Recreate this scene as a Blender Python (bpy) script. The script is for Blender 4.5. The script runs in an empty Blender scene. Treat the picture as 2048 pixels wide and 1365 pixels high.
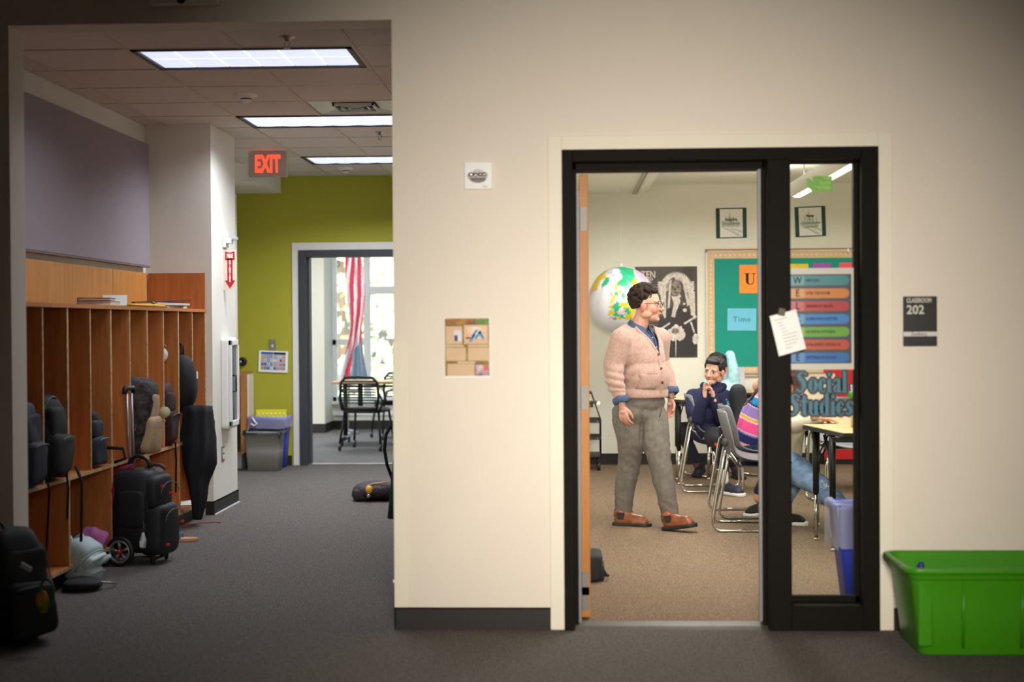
import bpy, math, random
import numpy as np
from mathutils import Vector, Matrix
from mathutils import noise as mnoise
S = bpy.context.scene
C = S.collection
PI = math.pi
random.seed(7)
# ------------------------------------------------------------------ camera
YAW, PITCH, ROLL, FPX, EYE = math.radians(2.287), math.radians(0.663), math.radians(0.384), 2844.0, 1.394
_f = np.array([-math.sin(YAW)*math.cos(PITCH), math.cos(YAW)*math.cos(PITCH), -math.sin(PITCH)])
_r = np.array([math.cos(YAW), math.sin(YAW), 0.0]); _d = np.cross(_f, _r)
_r2 = _r*math.cos(ROLL) + _d*math.sin(ROLL); _d2 = -_r*math.sin(ROLL) + _d*math.cos(ROLL)
cd = bpy.data.cameras.new('camera'); cam = bpy.data.objects.new('camera', cd); C.objects.link(cam)
m = Matrix(((_r2[0], -_d2[0], -_f[0], 0), (_r2[1], -_d2[1], -_f[1], 0), (_r2[2], -_d2[2], -_f[2], EYE), (0, 0, 0, 1)))
cam.matrix_world = m
cd.sensor_width = 36.0; cd.lens = 36.0*FPX/2048; cd.clip_start = .05; cd.clip_end = 400
cd.dof.use_dof = True; cd.dof.focus_distance = 9.85; cd.dof.aperture_fstop = 1.7
S.camera = cam
def ray(u, v):
    q = _f + _r2*((u-1024)/FPX) + _d2*((v-682.5)/FPX); return q
def P(u, v, Y):                      # point of the plane y=Y seen at photo position (u,v)
    q = ray(u, v); t = Y/q[1]; return Vector((q[0]*t, Y, EYE+q[2]*t))
def PZ(u, v, Z=0.0):
    q = ray(u, v); t = (Z-EYE)/q[2]; return Vector((q[0]*t, q[1]*t, Z))
# ------------------------------------------------------------------ world, exposure
w = bpy.data.worlds.new('world'); S.world = w; w.use_nodes = True
wn = w.node_tree; bg = wn.nodes['Background']
sky = wn.nodes.new('ShaderNodeTexSky'); sky.sky_type = 'NISHITA'; sky.sun_disc = False
sky.sun_elevation = math.radians(38); sky.sun_rotation = math.radians(160); sky.dust_density = 4; sky.air_density = 1.0
wn.links.new(sky.outputs[0], bg.inputs[0]); bg.inputs[1].default_value = 1.2
S.view_settings.view_transform = 'Standard'; S.view_settings.look = 'None'
S.view_settings.exposure = 0.0; S.view_settings.gamma = 1.0; S.view_settings.use_curve_mapping = False
def area(name, loc, sx, sy, power, color=(1, 1, 1), rot=(0, 0, 0), spread=180):
    l = bpy.data.lights.new(name, 'AREA'); l.shape = 'RECTANGLE'; l.size = sx; l.size_y = sy
    l.energy = power; l.color = color; l.spread = math.radians(spread)
    o = bpy.data.objects.new(name, l); o.location = loc; o.rotation_euler = rot; C.objects.link(o); return o
COOL = (.86, .91, 1.0); WARM = (1.0, .86, .68); NEUT = (1.0, .97, .92)
# hallway troffers (one lamp behind each lens), classroom pendants, added lobby fills
for i, yy in enumerate((7.87, 10.3, 12.65)):
    area('hall_lamp', (-1.745, yy, 2.83), 1.1, .5, (19, 42, 62)[i], COOL, spread=150)
for xx in (.9, 3.1):
    for yy in (8.6, 11.6):
        area('classroom_lamp', (xx, yy, 2.45), .3, 2.2, 56, NEUT)
area('lobby_vignette_fill', (.35, .4, 2.0), .9, .7, 38, (1.0, .92, .82), (math.radians(80.5), 0, math.radians(0)), 47)  # added unseen light; its narrow spread imitates lens darkening towards the corners
area('lobby_fill', (-.3, 2.5, 3.2), 1.2, .6, 8, WARM)  # added unseen fill that warms the near carpet
for yy in (8.6, 11.6): area('classroom_uplight', (1.745, yy, 2.47), .3, 2.0, 26, NEUT, (PI, 0, 0))
area('far_room_lamp', (-2.6, 16.8, 2.8), 1.2, 1.2, 60, COOL)

# ------------------------------------------------------------------ helpers
def lin(c):
    return tuple((x/12.92 if x <= .04045 else ((x+.055)/1.055)**2.4) for x in [q/255 for q in c])
MATS = {}
def M(name, rgb, rough=.6, metal=0., var=.12, vs=6., bump=0., bs=150., rgb2=None, coord='Object', stretch=(1, 1, 1), spec=.5, coat=0, trans=0, ior=1.45, emit=0, attr=None, alpha=1, sheen=0, detail=3):
    if name in MATS: return MATS[name]
    m = bpy.data.materials.new(name); m.use_nodes = True; n = m.node_tree; b = n.nodes['Principled BSDF']
    L = n.links.new
    c1 = lin(rgb); c2 = lin(rgb2) if rgb2 else tuple(x*(1-var) for x in c1)
    tc = n.nodes.new('ShaderNodeTexCoord'); mp = n.nodes.new('ShaderNodeMapping'); mp.inputs['Scale'].default_value = stretch
    L(tc.outputs[coord], mp.inputs[0])
    nz = n.nodes.new('ShaderNodeTexNoise'); nz.inputs['Scale'].default_value = vs; nz.inputs['Detail'].default_value = detail
    L(mp.outputs[0], nz.inputs['Vector'])
    if attr:
        at = n.nodes.new('ShaderNodeAttribute'); at.attribute_name = attr
        mx = n.nodes.new('ShaderNodeMix'); mx.data_type = 'RGBA'; mx.blend_type = 'MULTIPLY'; mx.inputs[0].default_value = 1
        rp = n.nodes.new('ShaderNodeMapRange'); rp.inputs[3].default_value = 1-var; rp.inputs[4].default_value = 1+var
        L(nz.outputs[0], rp.inputs[0]); L(at.outputs['Color'], mx.inputs[6]); L(rp.outputs[0], mx.inputs[7]); L(mx.outputs[2], b.inputs['Base Color'])
    else:
        r = n.nodes.new('ShaderNodeValToRGB'); r.color_ramp.elements[0].position = .35; r.color_ramp.elements[1].position = .65
        r.color_ramp.elements[0].color = (*c2, 1); r.color_ramp.elements[1].color = (*c1, 1)
        L(nz.outputs[0], r.inputs[0]); L(r.outputs[0], b.inputs['Base Color'])
    b.inputs['Roughness'].default_value = rough; b.inputs['Metallic'].default_value = metal
    b.inputs['Specular IOR Level'].default_value = spec; b.inputs['IOR'].default_value = ior
    if coat: b.inputs['Coat Weight'].default_value = coat
    if sheen: b.inputs['Sheen Weight'].default_value = sheen
    if trans: b.inputs['Transmission Weight'].default_value = trans
    if alpha < 1: b.inputs['Alpha'].default_value = alpha
    if emit:
        b.inputs['Emission Color'].default_value = (*c1, 1); b.inputs['Emission Strength'].default_value = emit
    if bump:
        n2 = n.nodes.new('ShaderNodeTexNoise'); n2.inputs['Scale'].default_value = bs; n2.inputs['Detail'].default_value = 2
        L(mp.outputs[0], n2.inputs['Vector'])
        bp = n.nodes.new('ShaderNodeBump'); bp.inputs['Strength'].default_value = bump; bp.inputs['Distance'].default_value = .004
        L(n2.outputs[0], bp.inputs['Height']); L(bp.outputs[0], b.inputs['Normal'])
    MATS[name] = m; return m
ORG = {}
def org(o): return ORG.get(o.name, Vector((0, 0, 0))) if o else Vector((0, 0, 0))
def tag(o, label=None, cat=None, group=None, kind=None):
    if label: o['label'] = label
    if cat: o['category'] = cat
    if group: o['group'] = group
    if kind: o['kind'] = kind
    return o
def thing(name, label, cat, loc=(0, 0, 0), group=None):
    o = bpy.data.objects.new(name, None); o.empty_display_size = .1; o.location = loc; C.objects.link(o)
    ORG[o.name] = Vector(loc); return tag(o, label, cat, group)
class MB:
    def __init__(s): s.v = []; s.f = []; s.m = []; s.s = []
    def add(s, vs, fs, m=0, sm=False):
        b = len(s.v); s.v += [tuple(p) for p in vs]
        for f in fs: s.f.append([i+b for i in f]); s.m.append(m); s.s.append(sm)
        return s
    def box(s, x0, x1, y0, y1, z0, z1, m=0):
        v = [(x0, y0, z0), (x1, y0, z0), (x1, y1, z0), (x0, y1, z0), (x0, y0, z1), (x1, y0, z1), (x1, y1, z1), (x0, y1, z1)]
        return s.add(v, [(0, 3, 2, 1), (4, 5, 6, 7), (0, 1, 5, 4), (1, 2, 6, 5), (2, 3, 7, 6), (3, 0, 4, 7)], m)
    def obox(s, c, sx, sy, sz, R=None, m=0):           # box centred on c, turned by R
        R = R or Matrix.Identity(3); c = Vector(c); k = len(s.v)
        s.box(-sx/2, sx/2, -sy/2, sy/2, -sz/2, sz/2, m)
        for i in range(k, len(s.v)): s.v[i] = tuple(c + R @ Vector(s.v[i]))
        return s
    def quad(s, a, b, c, d, m=0): return s.add([a, b, c, d], [(0, 1, 2, 3)], m)
    def prism(s, poly, y0, y1, m=0, ax='y', sm=False):  # poly of (a,b); extruded along ax
        n = len(poly)
        def pt(a, b, c): return {'y': (a, c, b), 'x': (c, a, b), 'z': (a, b, c)}[ax]
        v = [pt(a, b, y0) for a, b in poly] + [pt(a, b, y1) for a, b in poly]
        s.add(v, [tuple(range(n)), tuple(range(2*n-1, n-1, -1))], m)
        k = len(s.v) - 2*n
        for i in range(n):
            s.f.append([k+i, k+n+i, k+n+(i+1) % n, k+(i+1) % n]); s.m.append(m); s.s.append(sm)
        return s
    def loft(s, rings, m=0, sm=True, cap=True, closed=False):
        n = len(rings[0]); k = len(s.v); v = [p for r in rings for p in r]; f = []
        R = len(rings)
        for j in range(R if closed else R-1):
            a = j*n; b = ((j+1) % R)*n
            for i in range(n): f.append((a+i, a+(i+1) % n, b+(i+1) % n, b+i))
        s.add(v, f, m, sm)
        if cap and not closed:
            s.f.append([k+i for i in range(n-1, -1, -1)]); s.m.append(m); s.s.append(False)
            s.f.append([k+(R-1)*n+i for i in range(n)]); s.m.append(m); s.s.append(False)
        return s
    def tube(s, pts, r, n=8, m=0, closed=False, flat=1.0):
        pts = [Vector(p) for p in pts]; N = len(pts); rr = r if isinstance(r, (list, tuple)) else [r]*N
        T = []
        for i in range(N):
            a = pts[i-1] if (i > 0 or closed) else pts[i]; b = pts[(i+1) % N] if (i < N-1 or closed) else pts[i]
            T.append((b-a).normalized())
        u = T[0].orthogonal().normalized()
        if abs(T[0].z) < .9: u = Vector((0, 0, 1)).cross(T[0]).normalized()
        rings = []
        for i in range(N):
            u = (u - T[i]*u.dot(T[i])).normalized(); w_ = T[i].cross(u)
            rings.append([tuple(pts[i] + (u*math.cos(2*PI*k/n)*flat + w_*math.sin(2*PI*k/n))*rr[i]) for k in range(n)])
        return s.loft(rings, m, True, True, closed)
    def lathe(s, prof, c=(0, 0, 0), n=24, m=0, ax='z', sm=True):
        rings = []
        for r, h in prof:
            ring = []
            for k in range(n):
                a = 2*PI*k/n; x, y = r*math.cos(a), r*math.sin(a)
                p = {'z': (x, y, h), 'y': (x, -h, y) if 0 else (y, h, x), 'x': (h, x, y)}[ax]
                ring.append((c[0]+p[0], c[1]+p[1], c[2]+p[2]))
            rings.append(ring)
        return s.loft(rings, m, sm)
    def ell(s, c, r, R=None, m=0, n=16, k=10):
        if not hasattr(r, '__len__'): r = (r, r, r)
        c = Vector(c); rings = []
        for j in range(k+1):
            t = PI*(.002+.996*j/k)-PI/2
            ring = []
            for i in range(n):
                a = 2*PI*i/n; p = Vector((r[0]*math.cos(t)*math.cos(a), r[1]*math.cos(t)*math.sin(a), r[2]*math.sin(t)))
                ring.append(tuple(c + (R @ p if R else p)))
            rings.append(ring)
        return s.loft(rings, m, True, True)
    def cap(s, a, b, ra, rb, n=14):                    # tapered capsule, for fuse()
        a = Vector(a); b = Vector(b); T = (b-a); L = T.length
        if L < 1e-5: return s.ell(a, ra)
        T.normalize(); u = T.orthogonal().normalized(); w_ = T.cross(u); rings = []
        for j in range(5):
            t = -PI/2 + PI/2*j/4.0 + (.03 if j == 0 else 0)
            rings.append((a + T*ra*math.sin(t), ra*math.cos(t)))
        for j in range(5):
            t = PI/2*j/4.0 - (.03 if j == 4 else 0)
            rings.append((b + T*rb*math.sin(t), rb*math.cos(t)))
        return s.loft([[tuple(c + (u*math.cos(2*PI*k/n) + w_*math.sin(2*PI*k/n))*r) for k in range(n)] for c, r in rings])
    def chain(s, pts, rs):
        for i in range(len(pts)-1): s.cap(pts[i], pts[i+1], rs[i], rs[i+1])
        return s
    def xf(s, M4, k=0):
        for i in range(k, len(s.v)): s.v[i] = tuple(M4 @ Vector(s.v[i]))
        return s
    def mesh(s, name, mats, shift=Vector((0, 0, 0))):
        me = bpy.data.meshes.new(name)
        v = [(a-shift[0], b-shift[1], c-shift[2]) for a, b, c in s.v]
        me.from_pydata(v, [], s.f); me.polygons.foreach_set('material_index', s.m); me.polygons.foreach_set('use_smooth', s.s)
        for q in (mats if isinstance(mats, (list, tuple)) else [mats]): me.materials.append(q)
        me.update(); return me
    def build(s, name, mats, parent=None, bevel=0, seg=2, label=None, cat=None, group=None, kind=None, sub=0, loc=None):
        if parent is not None: sh = org(parent)
        elif loc is not None: sh = Vector(loc)
        else:
            a = np.array(s.v); lo, hi = a.min(0), a.max(0); sh = Vector(((lo[0]+hi[0])/2, (lo[1]+hi[1])/2, lo[2]))
        me = s.mesh(name, mats, sh); o = bpy.data.objects.new(name, me); C.objects.link(o)
        ORG[o.name] = sh
        if parent is not None: o.parent = parent
        else: o.location = sh
        if bevel:
            b = o.modifiers.new('bevel', 'BEVEL'); b.width = bevel; b.segments = seg; b.limit_method = 'ANGLE'; b.angle_limit = .6; b.harden_normals = False
        if sub:
            b = o.modifiers.new('sub', 'SUBSURF'); b.levels = sub; b.render_levels = sub
        tag(o, label, cat, group, kind); return o
def fuse(name, mb, mats, parent=None, vox=.008, smooth=4, disp=None, colf=None, decim=0, **kw):
    """many closed shapes -> one continuous skin (voxel remesh), then smoothed"""
    me = mb.mesh(name+'_t', []); o = bpy.data.objects.new('tmp', me); C.objects.link(o)
    r = o.modifiers.new('r', 'REMESH'); r.mode = 'VOXEL'; r.voxel_size = vox; r.use_smooth_shade = True
    if smooth:
        q = o.modifiers.new('s', 'SMOOTH'); q.factor = .5; q.iterations = smooth
    dg = bpy.context.evaluated_depsgraph_get(); e = o.evaluated_get(dg); nm = bpy.data.meshes.new_from_object(e, depsgraph=dg)
    bpy.data.objects.remove(o)
    n = len(nm.vertices); co = np.empty(n*3); nm.vertices.foreach_get('co', co); co = co.reshape(-1, 3)
    if disp is not None:
        no = np.empty(n*3); nm.vertices.foreach_get('normal', no); no = no.reshape(-1, 3)
        co = co + no*disp(co, no)[:, None]
    sh = org(parent) if parent is not None else Vector((*( (co.min(0)+co.max(0))/2)[:2], co.min(0)[2]))
    if colf is not None:
        cc = colf(co); at = nm.color_attributes.new('Col', 'FLOAT_COLOR', 'POINT')
        at.data.foreach_set('color', np.concatenate([cc, np.ones((n, 1))], 1).astype(np.float32).ravel())
    nm.vertices.foreach_set('co', (co-np.array(sh)).ravel()); nm.name = name
    nm.polygons.foreach_set('use_smooth', [True]*len(nm.polygons)); nm.update()
    nm.materials.clear()
    for q in (mats if isinstance(mats, (list, tuple)) else [mats]): nm.materials.append(q)
    o = bpy.data.objects.new(name, nm); C.objects.link(o); ORG[o.name] = sh
    if parent is not None: o.parent = parent
    else: o.location = sh
    return tag(o, kw.get('label'), kw.get('cat'), kw.get('group'), kw.get('kind'))
def nz3(co, f, seed=0.):
    """cheap smooth noise on an (n,3) array, about -1..1"""
    r = np.random.RandomState(int(seed*7+3)); out = np.zeros(len(co)); 
    for k in range(6):
        d = r.normal(size=3); d /= np.linalg.norm(d); p = r.rand()*6.28
        out += np.sin(co@d*f*(.7+.6*r.rand()) + p + 1.3*np.sin(co@r.normal(size=3)*f*.5+r.rand()*6))
    return out/3.5
def blend(co, pts, base, soft=.004):
    """colour per vertex: base, overridden inside ellipsoids (c, r, rgb)"""
    out = np.tile(np.array(lin(base)), (len(co), 1))
    for c, r, rgb in pts:
        r = np.array(r if hasattr(r, '__len__') else (r, r, r)); d = np.sqrt((((co-np.array(c))/r)**2).sum(1))
        k = np.clip((1.0-d)/.25, 0, 1)[:, None]; out = out*(1-k) + np.array(lin(rgb))*k
    return out
def copy_tree(o, parent=None):
    c = o.copy(); C.objects.link(c)
    if parent is not None: c.parent = parent
    for ch in list(o.children): copy_tree(ch, c)
    return c
def text(body, size, loc, mat, parent, ext=.0008, align='CENTER', sx=1., sy=1., bold=0., rot=(PI/2, 0, 0), name='lettering', sp=1., shear=0):
    cu = bpy.data.curves.new(name, 'FONT'); cu.body = body; cu.size = size; cu.extrude = ext; cu.align_x = align; cu.align_y = 'CENTER'
    cu.offset = bold; cu.space_character = sp; cu.resolution_u = 3; cu.shear = shear
    t = bpy.data.objects.new('tmp', cu); C.objects.link(t)
    dg = bpy.context.evaluated_depsgraph_get(); me = bpy.data.meshes.new_from_object(t.evaluated_get(dg), depsgraph=dg)
    bpy.data.objects.remove(t); me.name = name
    from mathutils import Euler
    Mx = Euler(rot).to_matrix().to_4x4() @ Matrix.Diagonal((sx, sy, 1, 1)); me.transform(Mx)
    me.materials.clear(); me.materials.append(mat)
    o = bpy.data.objects.new(name, me); C.objects.link(o); o.parent = parent; o.location = Vector(loc) - org(parent); ORG[o.name] = Vector(loc)
    return o
def struct(mb, name, mat, parent=None, **k):
    o = mb.build(name, mat, parent, **k)
    if parent is None: o['kind'] = 'structure'
    return o
def rrect(x0, x1, y0, y1, r, n=4):
    out = []
    for cx, cy, a0 in ((x1-r, y1-r, 0), (x0+r, y1-r, 90), (x0+r, y0+r, 180), (x1-r, y0+r, 270)):
        for i in range(n+1):
            a = math.radians(a0+90*i/n); out.append((cx+r*math.cos(a), cy+r*math.sin(a)))
    return out
# ------------------------------------------------------------------ materials
wall_m = M('cream_paint', (222, 212, 197), .75, var=.02, vs=3, bump=.15, bs=220)
trimw_m = M('trim_paint', (226, 219, 200), .7, var=.02, vs=3, bump=.08, bs=200)
room_m = M('pale_paint', (226, 225, 212), .75, var=.02, vs=3, bump=.1, bs=200)
green_m = M('green_paint', (160, 157, 42), .7, var=.03, vs=3, bump=.1, bs=200)
hallw_m = M('hall_paint', (222, 219, 208), .7, var=.02, vs=3, bump=.1, bs=200)
base_m = M('rubber_base', (26, 24, 22), .55, var=.1)
frame_m = M('bronze_metal', (17, 13, 8), .7, metal=.0, var=.06, spec=.15)
door_m = M('door_wood', (172, 110, 30), .5, var=.12, vs=8, stretch=(8, 8, .6))
maple_m = M('maple_ply', (188, 116, 58), .5, rgb2=(170, 100, 46), vs=7, stretch=(6, 6, .5), bump=.03, bs=60)
plyedge_m = M('ply_edge', (205, 170, 125), .6, rgb2=(170, 130, 90), vs=40, stretch=(1, 1, 1))
panel_m = M('birch_panel', (200, 140, 72), .5, rgb2=(184, 124, 58), vs=5, stretch=(5, 5, .5))
fabric_m = M('acoustic_fabric', (150, 140, 146), .95, var=.08, vs=90, bump=.3, bs=400)
tile_m = M('ceiling_tile', (206, 198, 190), .9, var=.05, vs=60, bump=.2, bs=160)
tbar_m = M('tee_bar', (196, 186, 172), .6, var=.02)
chrome_m = M('chrome', (205, 205, 200), .12, metal=1., var=.05)
steel_m = M('brushed_steel', (170, 168, 160), .35, metal=1., var=.08, vs=20)
black_m = M('black_plastic', (22, 22, 23), .45, var=.15)
white_m = M('white_plastic', (225, 225, 222), .4, var=.03)
paper_m = M('white_paper', (232, 230, 226), .8, var=.02)
ink_m = M('ink', (30, 28, 30), .8, var=.1)
dfabric_m = M('black_nylon', (20, 21, 25), .75, var=.3, vs=25, bump=.4, bs=300)
def carpet(name, c1, c2, c3):
    m = M(name, c1, .95, rgb2=c2, vs=140, bump=.8, bs=260, detail=4, spec=.15)
    n = m.node_tree; r = [q for q in n.nodes if q.type == 'VALTORGB'][0]
    e = r.color_ramp.elements.new(.5); e.color = (*lin(c3), 1); return m
hallcarpet_m = carpet('hall_carpet', (128, 120, 112), (70, 66, 66), (98, 92, 88))  # greyer variant of the classroom carpet; cool hallway light put into the colour
roomcarpet_m = carpet('room_carpet', (158, 138, 114), (88, 73, 60), (122, 104, 86))
farcarpet_m = carpet('far_carpet', (150, 148, 145), (100, 98, 98), (125, 122, 120))
# ------------------------------------------------------------------ levels
YW, YW2 = 6.48, 6.66           # front wall and its back face
XC = -.80                      # free corner of the front wall
XL = -2.575                    # left side of the wide opening
YB = 14.10                     # back wall of classroom and hallway
ZC = 2.89
XJ0, XJ1 = P(1126, 700, YW).x, P(1756, 700, YW).x      # door frame, outer edges
ZD = 2.185
# floors
struct(MB().box(-5.2, 4.8, -3, YW+.09, -.12, 0), 'floor', hallcarpet_m)
struct(MB().box(-4.6, -.42, YW+.09, YB+.08, -.12, 0), 'floor_hallway', hallcarpet_m)
struct(MB().box(-.42, 4.8, YW+.09, YB+.2, -.12, 0), 'floor_classroom', roomcarpet_m)
struct(MB().box(-5.4, -.42, YB+.08, 19.3, -.12, 0), 'floor_far_room', farcarpet_m)
# front wall with the wide opening and the door opening
wb = MB()
wb.box(-5.2, XL, YW, YW2, 0, 3.3); wb.box(XL, XC, YW, YW2, 2.79, 3.3); wb.box(XC, XJ0+.02, YW, YW2, 0, 3.3)
wb.box(XJ0+.02, XJ1-.02, YW, YW2, ZD-.02, 3.3); wb.box(XJ1-.02, 4.8, YW, YW2, 0, 3.3)
struct(wb, 'wall_front', wall_m)
struct(MB().box(-5.35, -5.2, -3, YW, 0, 3.3), 'wall_lobby_left', wall_m)
struct(MB().box(4.8, 4.95, -3, YW, 0, 3.3), 'wall_lobby_right', wall_m)
struct(MB().box(-5.2, 4.8, -3.15, -3, 0, 3.3), 'wall_lobby_back', wall_m)
struct(MB().box(-5.2, 4.8, -3, YW2, 3.3, 3.4), 'ceiling_lobby', tile_m)
# hallway: left wall with column, green end wall, right wall
XLW, XCOL = -3.12, -2.63
struct(MB().box(-3.3, XLW, YW2, 10.4, 0, 3.1), 'wall_left', hallw_m)
struct(MB().box(-3.6, XCOL, 10.4, 11.16, 0, 3.1), 'wall_left_column', hallw_m)
struct(MB().box(-3.75, -3.6, 11.0, YB, 0, 3.1), 'wall_left_recess', hallw_m)
DX0, DX1 = P(614, 700, YB).x, P(614, 700, YB).x+.93    # far door opening
gb = MB(); gb.box(-3.75, DX0-.03, YB, YB+.15, 0, 3.1); gb.box(DX1+.03, -.42, YB, YB+.15, 0, 3.1); gb.box(DX0-.03, DX1+.03, YB, YB+.15, 2.17, 3.1)
struct(gb, 'wall_back_green', green_m)
struct(MB().box(-.5, -.42, YW2, YB, 0, 3.1), 'wall_right', hallw_m)
struct(MB().box(-.42, -.35, YW2, YB, 0, 3.1), 'wall_classroom_left', room_m)
struct(MB().box(-.42, 4.8, YB, YB+.2, 0, 3.1), 'wall_classroom_back', room_m)
struct(MB().box(4.8, 4.95, YW2, YB, 0, 3.1), 'wall_classroom_right', room_m)
# small steps of wall above the green wall's left end
struct(MB().box(-3.6, -2.86, 12.9, YB, 2.72, 2.89), 'trim_1', hallw_m)
# baseboards
def bb(name, x0, x1, y0, y1, h=.1): struct(MB().box(x0, x1, y0, y1, 0, h).box(x0, x1, y0, y1, h-.006, h), name, base_m)
XT0, XT1 = P(1098, 700, YW).x, P(1785, 700, YW).x      # pale trim round the door
bb('baseboard_front', XC-.004, XT0, YW-.007, YW)
bb('baseboard_front_end', XC-.007, XC, YW-.007, YW2+.007)
bb('baseboard_front_right', XT1, 4.8, YW-.007, YW)
bb('baseboard_front_left', -5.2, XL, YW-.007, YW)
bb('baseboard_classroom', -.35, 4.8, YB-.007, YB, .11)
bb('baseboard_column', XCOL, XCOL+.007, 10.4, 11.165)
bb('baseboard_column_front', XCOL-.06, XCOL+.007, 10.393, 10.4)
bb('baseboard_back_left', -3.6, P(584, 900, YB).x, YB-.007, YB)
# white strip under the column baseboard edge
struct(MB().box(XCOL+.007, XCOL+.012, 10.4, 11.165, 0, .012).build, 'x', None) if 0 else None
# pale trim round the classroom door, a corner guard
tb = MB(); T = .012
tb.box(XT0, XJ0, YW-T, YW, 0, ZD+.065); tb.box(XJ1, XT1, YW-T, YW, 0, ZD+.065); tb.box(XJ0, XJ1, YW-T, YW, ZD, ZD+.065)
struct(tb, 'trim_2', trimw_m, bevel=.003)
gz = P(790, 683, YW).z
struct(MB().box(XC-.004, XC+.055, YW-.006, YW+0, .1, gz).box(XC-.006, XC, YW-.006, YW2, .1, gz), 'trim_3', trimw_m, bevel=.003)
# ------------------------------------------------------------------ classroom door frame, side light, door leaf
XM0, XM1 = P(1537, 700, YW).x, P(1577, 700, YW).x       # mullion
XO0 = P(1147, 700, YW).x; XS1 = P(1722, 700, YW).x
dz0 = ZD-.055
fb = MB(); y0, y1 = YW-.03, YW2+.02
def jamb(b, xa, xb, za, zb):
    b.box(xa, xb, y0, y1, za, zb)
jb = MB(); jamb(jb, XJ0, XO0, 0, ZD); d1 = struct(jb, 'door_1', frame_m, bevel=.003)
for nm, a, b_, za, zb in (('frame_head', XO0, XS1, dz0, ZD), ('mullion', XM0-.006, XM1+.006, 0, dz0), ('frame_side', XS1, XJ1, 0, ZD), ('frame_sill', XM1+.006, XS1, 0, .115)):
    q = MB(); jamb(q, a, b_, za, zb); q.build(nm, frame_m, d1, bevel=.003)
# stops (rebates) and rubber seals inside the opening
st = MB(); st.box(XO0, XO0+.018, YW+.05, y1, 0, dz0); st.box(XM0-.02, XM0-.006, YW+.05, y1, 0, dz0); st.box(XO0, XM0, YW+.05, y1, dz0-.03, dz0)
st.build('door_stop', frame_m, d1, bevel=.002)
sl = MB(); sl.box(XO0+.018, XO0+.03, YW+.09, YW+.115, 0, dz0-.12); sl.box(XM0-.033, XM0-.02, YW+.09, YW+.115, .02, dz0-.03)
for z in (.2, .55, .9, 1.25, 1.6, 1.95): sl.box(XM0-.036, XM0-.019, YW+.084, YW+.1, z, z+.006)
sl.build('weather_seal', M('seal_grey', (128, 126, 128), .5, var=.06), d1)
gbd = MB()
for a, b_, c_, d_ in ((XM1+.006, XM1+.02, .115, dz0), (XS1-.02, XS1, .115, dz0), (XM1, XS1, dz0-.012, dz0), (XM1, XS1, .115, .145)):
    gbd.box(a, b_, YW+.055, YW+.085, c_, d_)
gbd.build('glazing_bead', frame_m, d1, bevel=.002)
gm = bpy.data.materials.new('clear_glass'); gm.use_nodes = True; gn = gm.node_tree
for q in list(gn.nodes): gn.nodes.remove(q)
go = gn.nodes.new('ShaderNodeOutputMaterial'); gt = gn.nodes.new('ShaderNodeBsdfTransparent'); gg = gn.nodes.new('ShaderNodeBsdfGlossy'); gx = gn.nodes.new('ShaderNodeMixShader'); gf = gn.nodes.new('ShaderNodeFresnel')
gt.inputs[0].default_value = (.95, .97, .95, 1); gg.inputs['Roughness'].default_value = .02; gf.inputs[0].default_value = 1.35
gn.links.new(gf.outputs[0], gx.inputs[0]); gn.links.new(gt.outputs[0], gx.inputs[1]); gn.links.new(gg.outputs[0], gx.inputs[2]); gn.links.new(gx.outputs[0], go.inputs[0])
MB().box(XM1+.01, XS1-.004, YW+.066, YW+.072, .118, dz0-.003).build('pane', gm, d1)
struct(MB().prism([(YW+.0, 0), (YW+.02, .012), (YW+.13, .012), (YW+.16, 0)], XO0, XM0, ax='x'), 'trim_4', M('worn_threshold', (92, 88, 82), .5, metal=.5, var=.2, vs=12))
# open door leaf seen on its hinge edge
hx = XO0+.032; lf = thing('door_leaf', 'orange maple door leaf standing open into the classroom, seen edge on', 'door', (hx+.02, YW2+.04, 0))
MB().box(hx, hx+.042, YW2+.03, YW2+.96, .012, dz0-.035).build('slab', door_m, lf, bevel=.002)
for v in (437, 797, 1240-70, 1230):
    z = P(1160, v, YW2).z if v != 1230 else .10
    MB().box(hx+.002, hx+.036, YW2+.026, YW2+.031, z-.055, z+.055).tube([(hx-.004, YW2+.026, z-.055), (hx-.004, YW2+.026, z+.055)], .007, 8).build('hinge', M('hinge_steel', (120, 116, 108), .5, metal=.3), lf)
hb = MB().tube([(hx+.042, YW2+.88, .98), (hx+.09, YW2+.88, .98), (hx+.1, YW2+.78, .98)], .009, 8); hb.lathe([(.032, 0), (.03, .012)], (hx+.042, YW2+.88, .98), 16, ax='x'); hb.build('handle', steel_m, lf)
# classroom ceilings
struct(MB().box(-.42, P(1294, 388, YB).x-.001, YW2, YB, P(1240, 387, YB).z, 3.0), 'ceiling_classroom_left', tile_m if 0 else room_m)
struct(MB().box(P(1294, 388, YB).x, 4.8, YW2, YB, P(1400, 369, YB).z, 3.0), 'ceiling_classroom', room_m)
xt = P(1265, 386, YB).x; zt = P(1240, 387, YB).z
struct(MB().box(xt, xt+.03, YW2, YB-.02, zt-.012, zt).box(xt+.035, xt+.045, YW2, YB-.02, zt-.01, zt), 'trim_5', steel_m)
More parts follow.
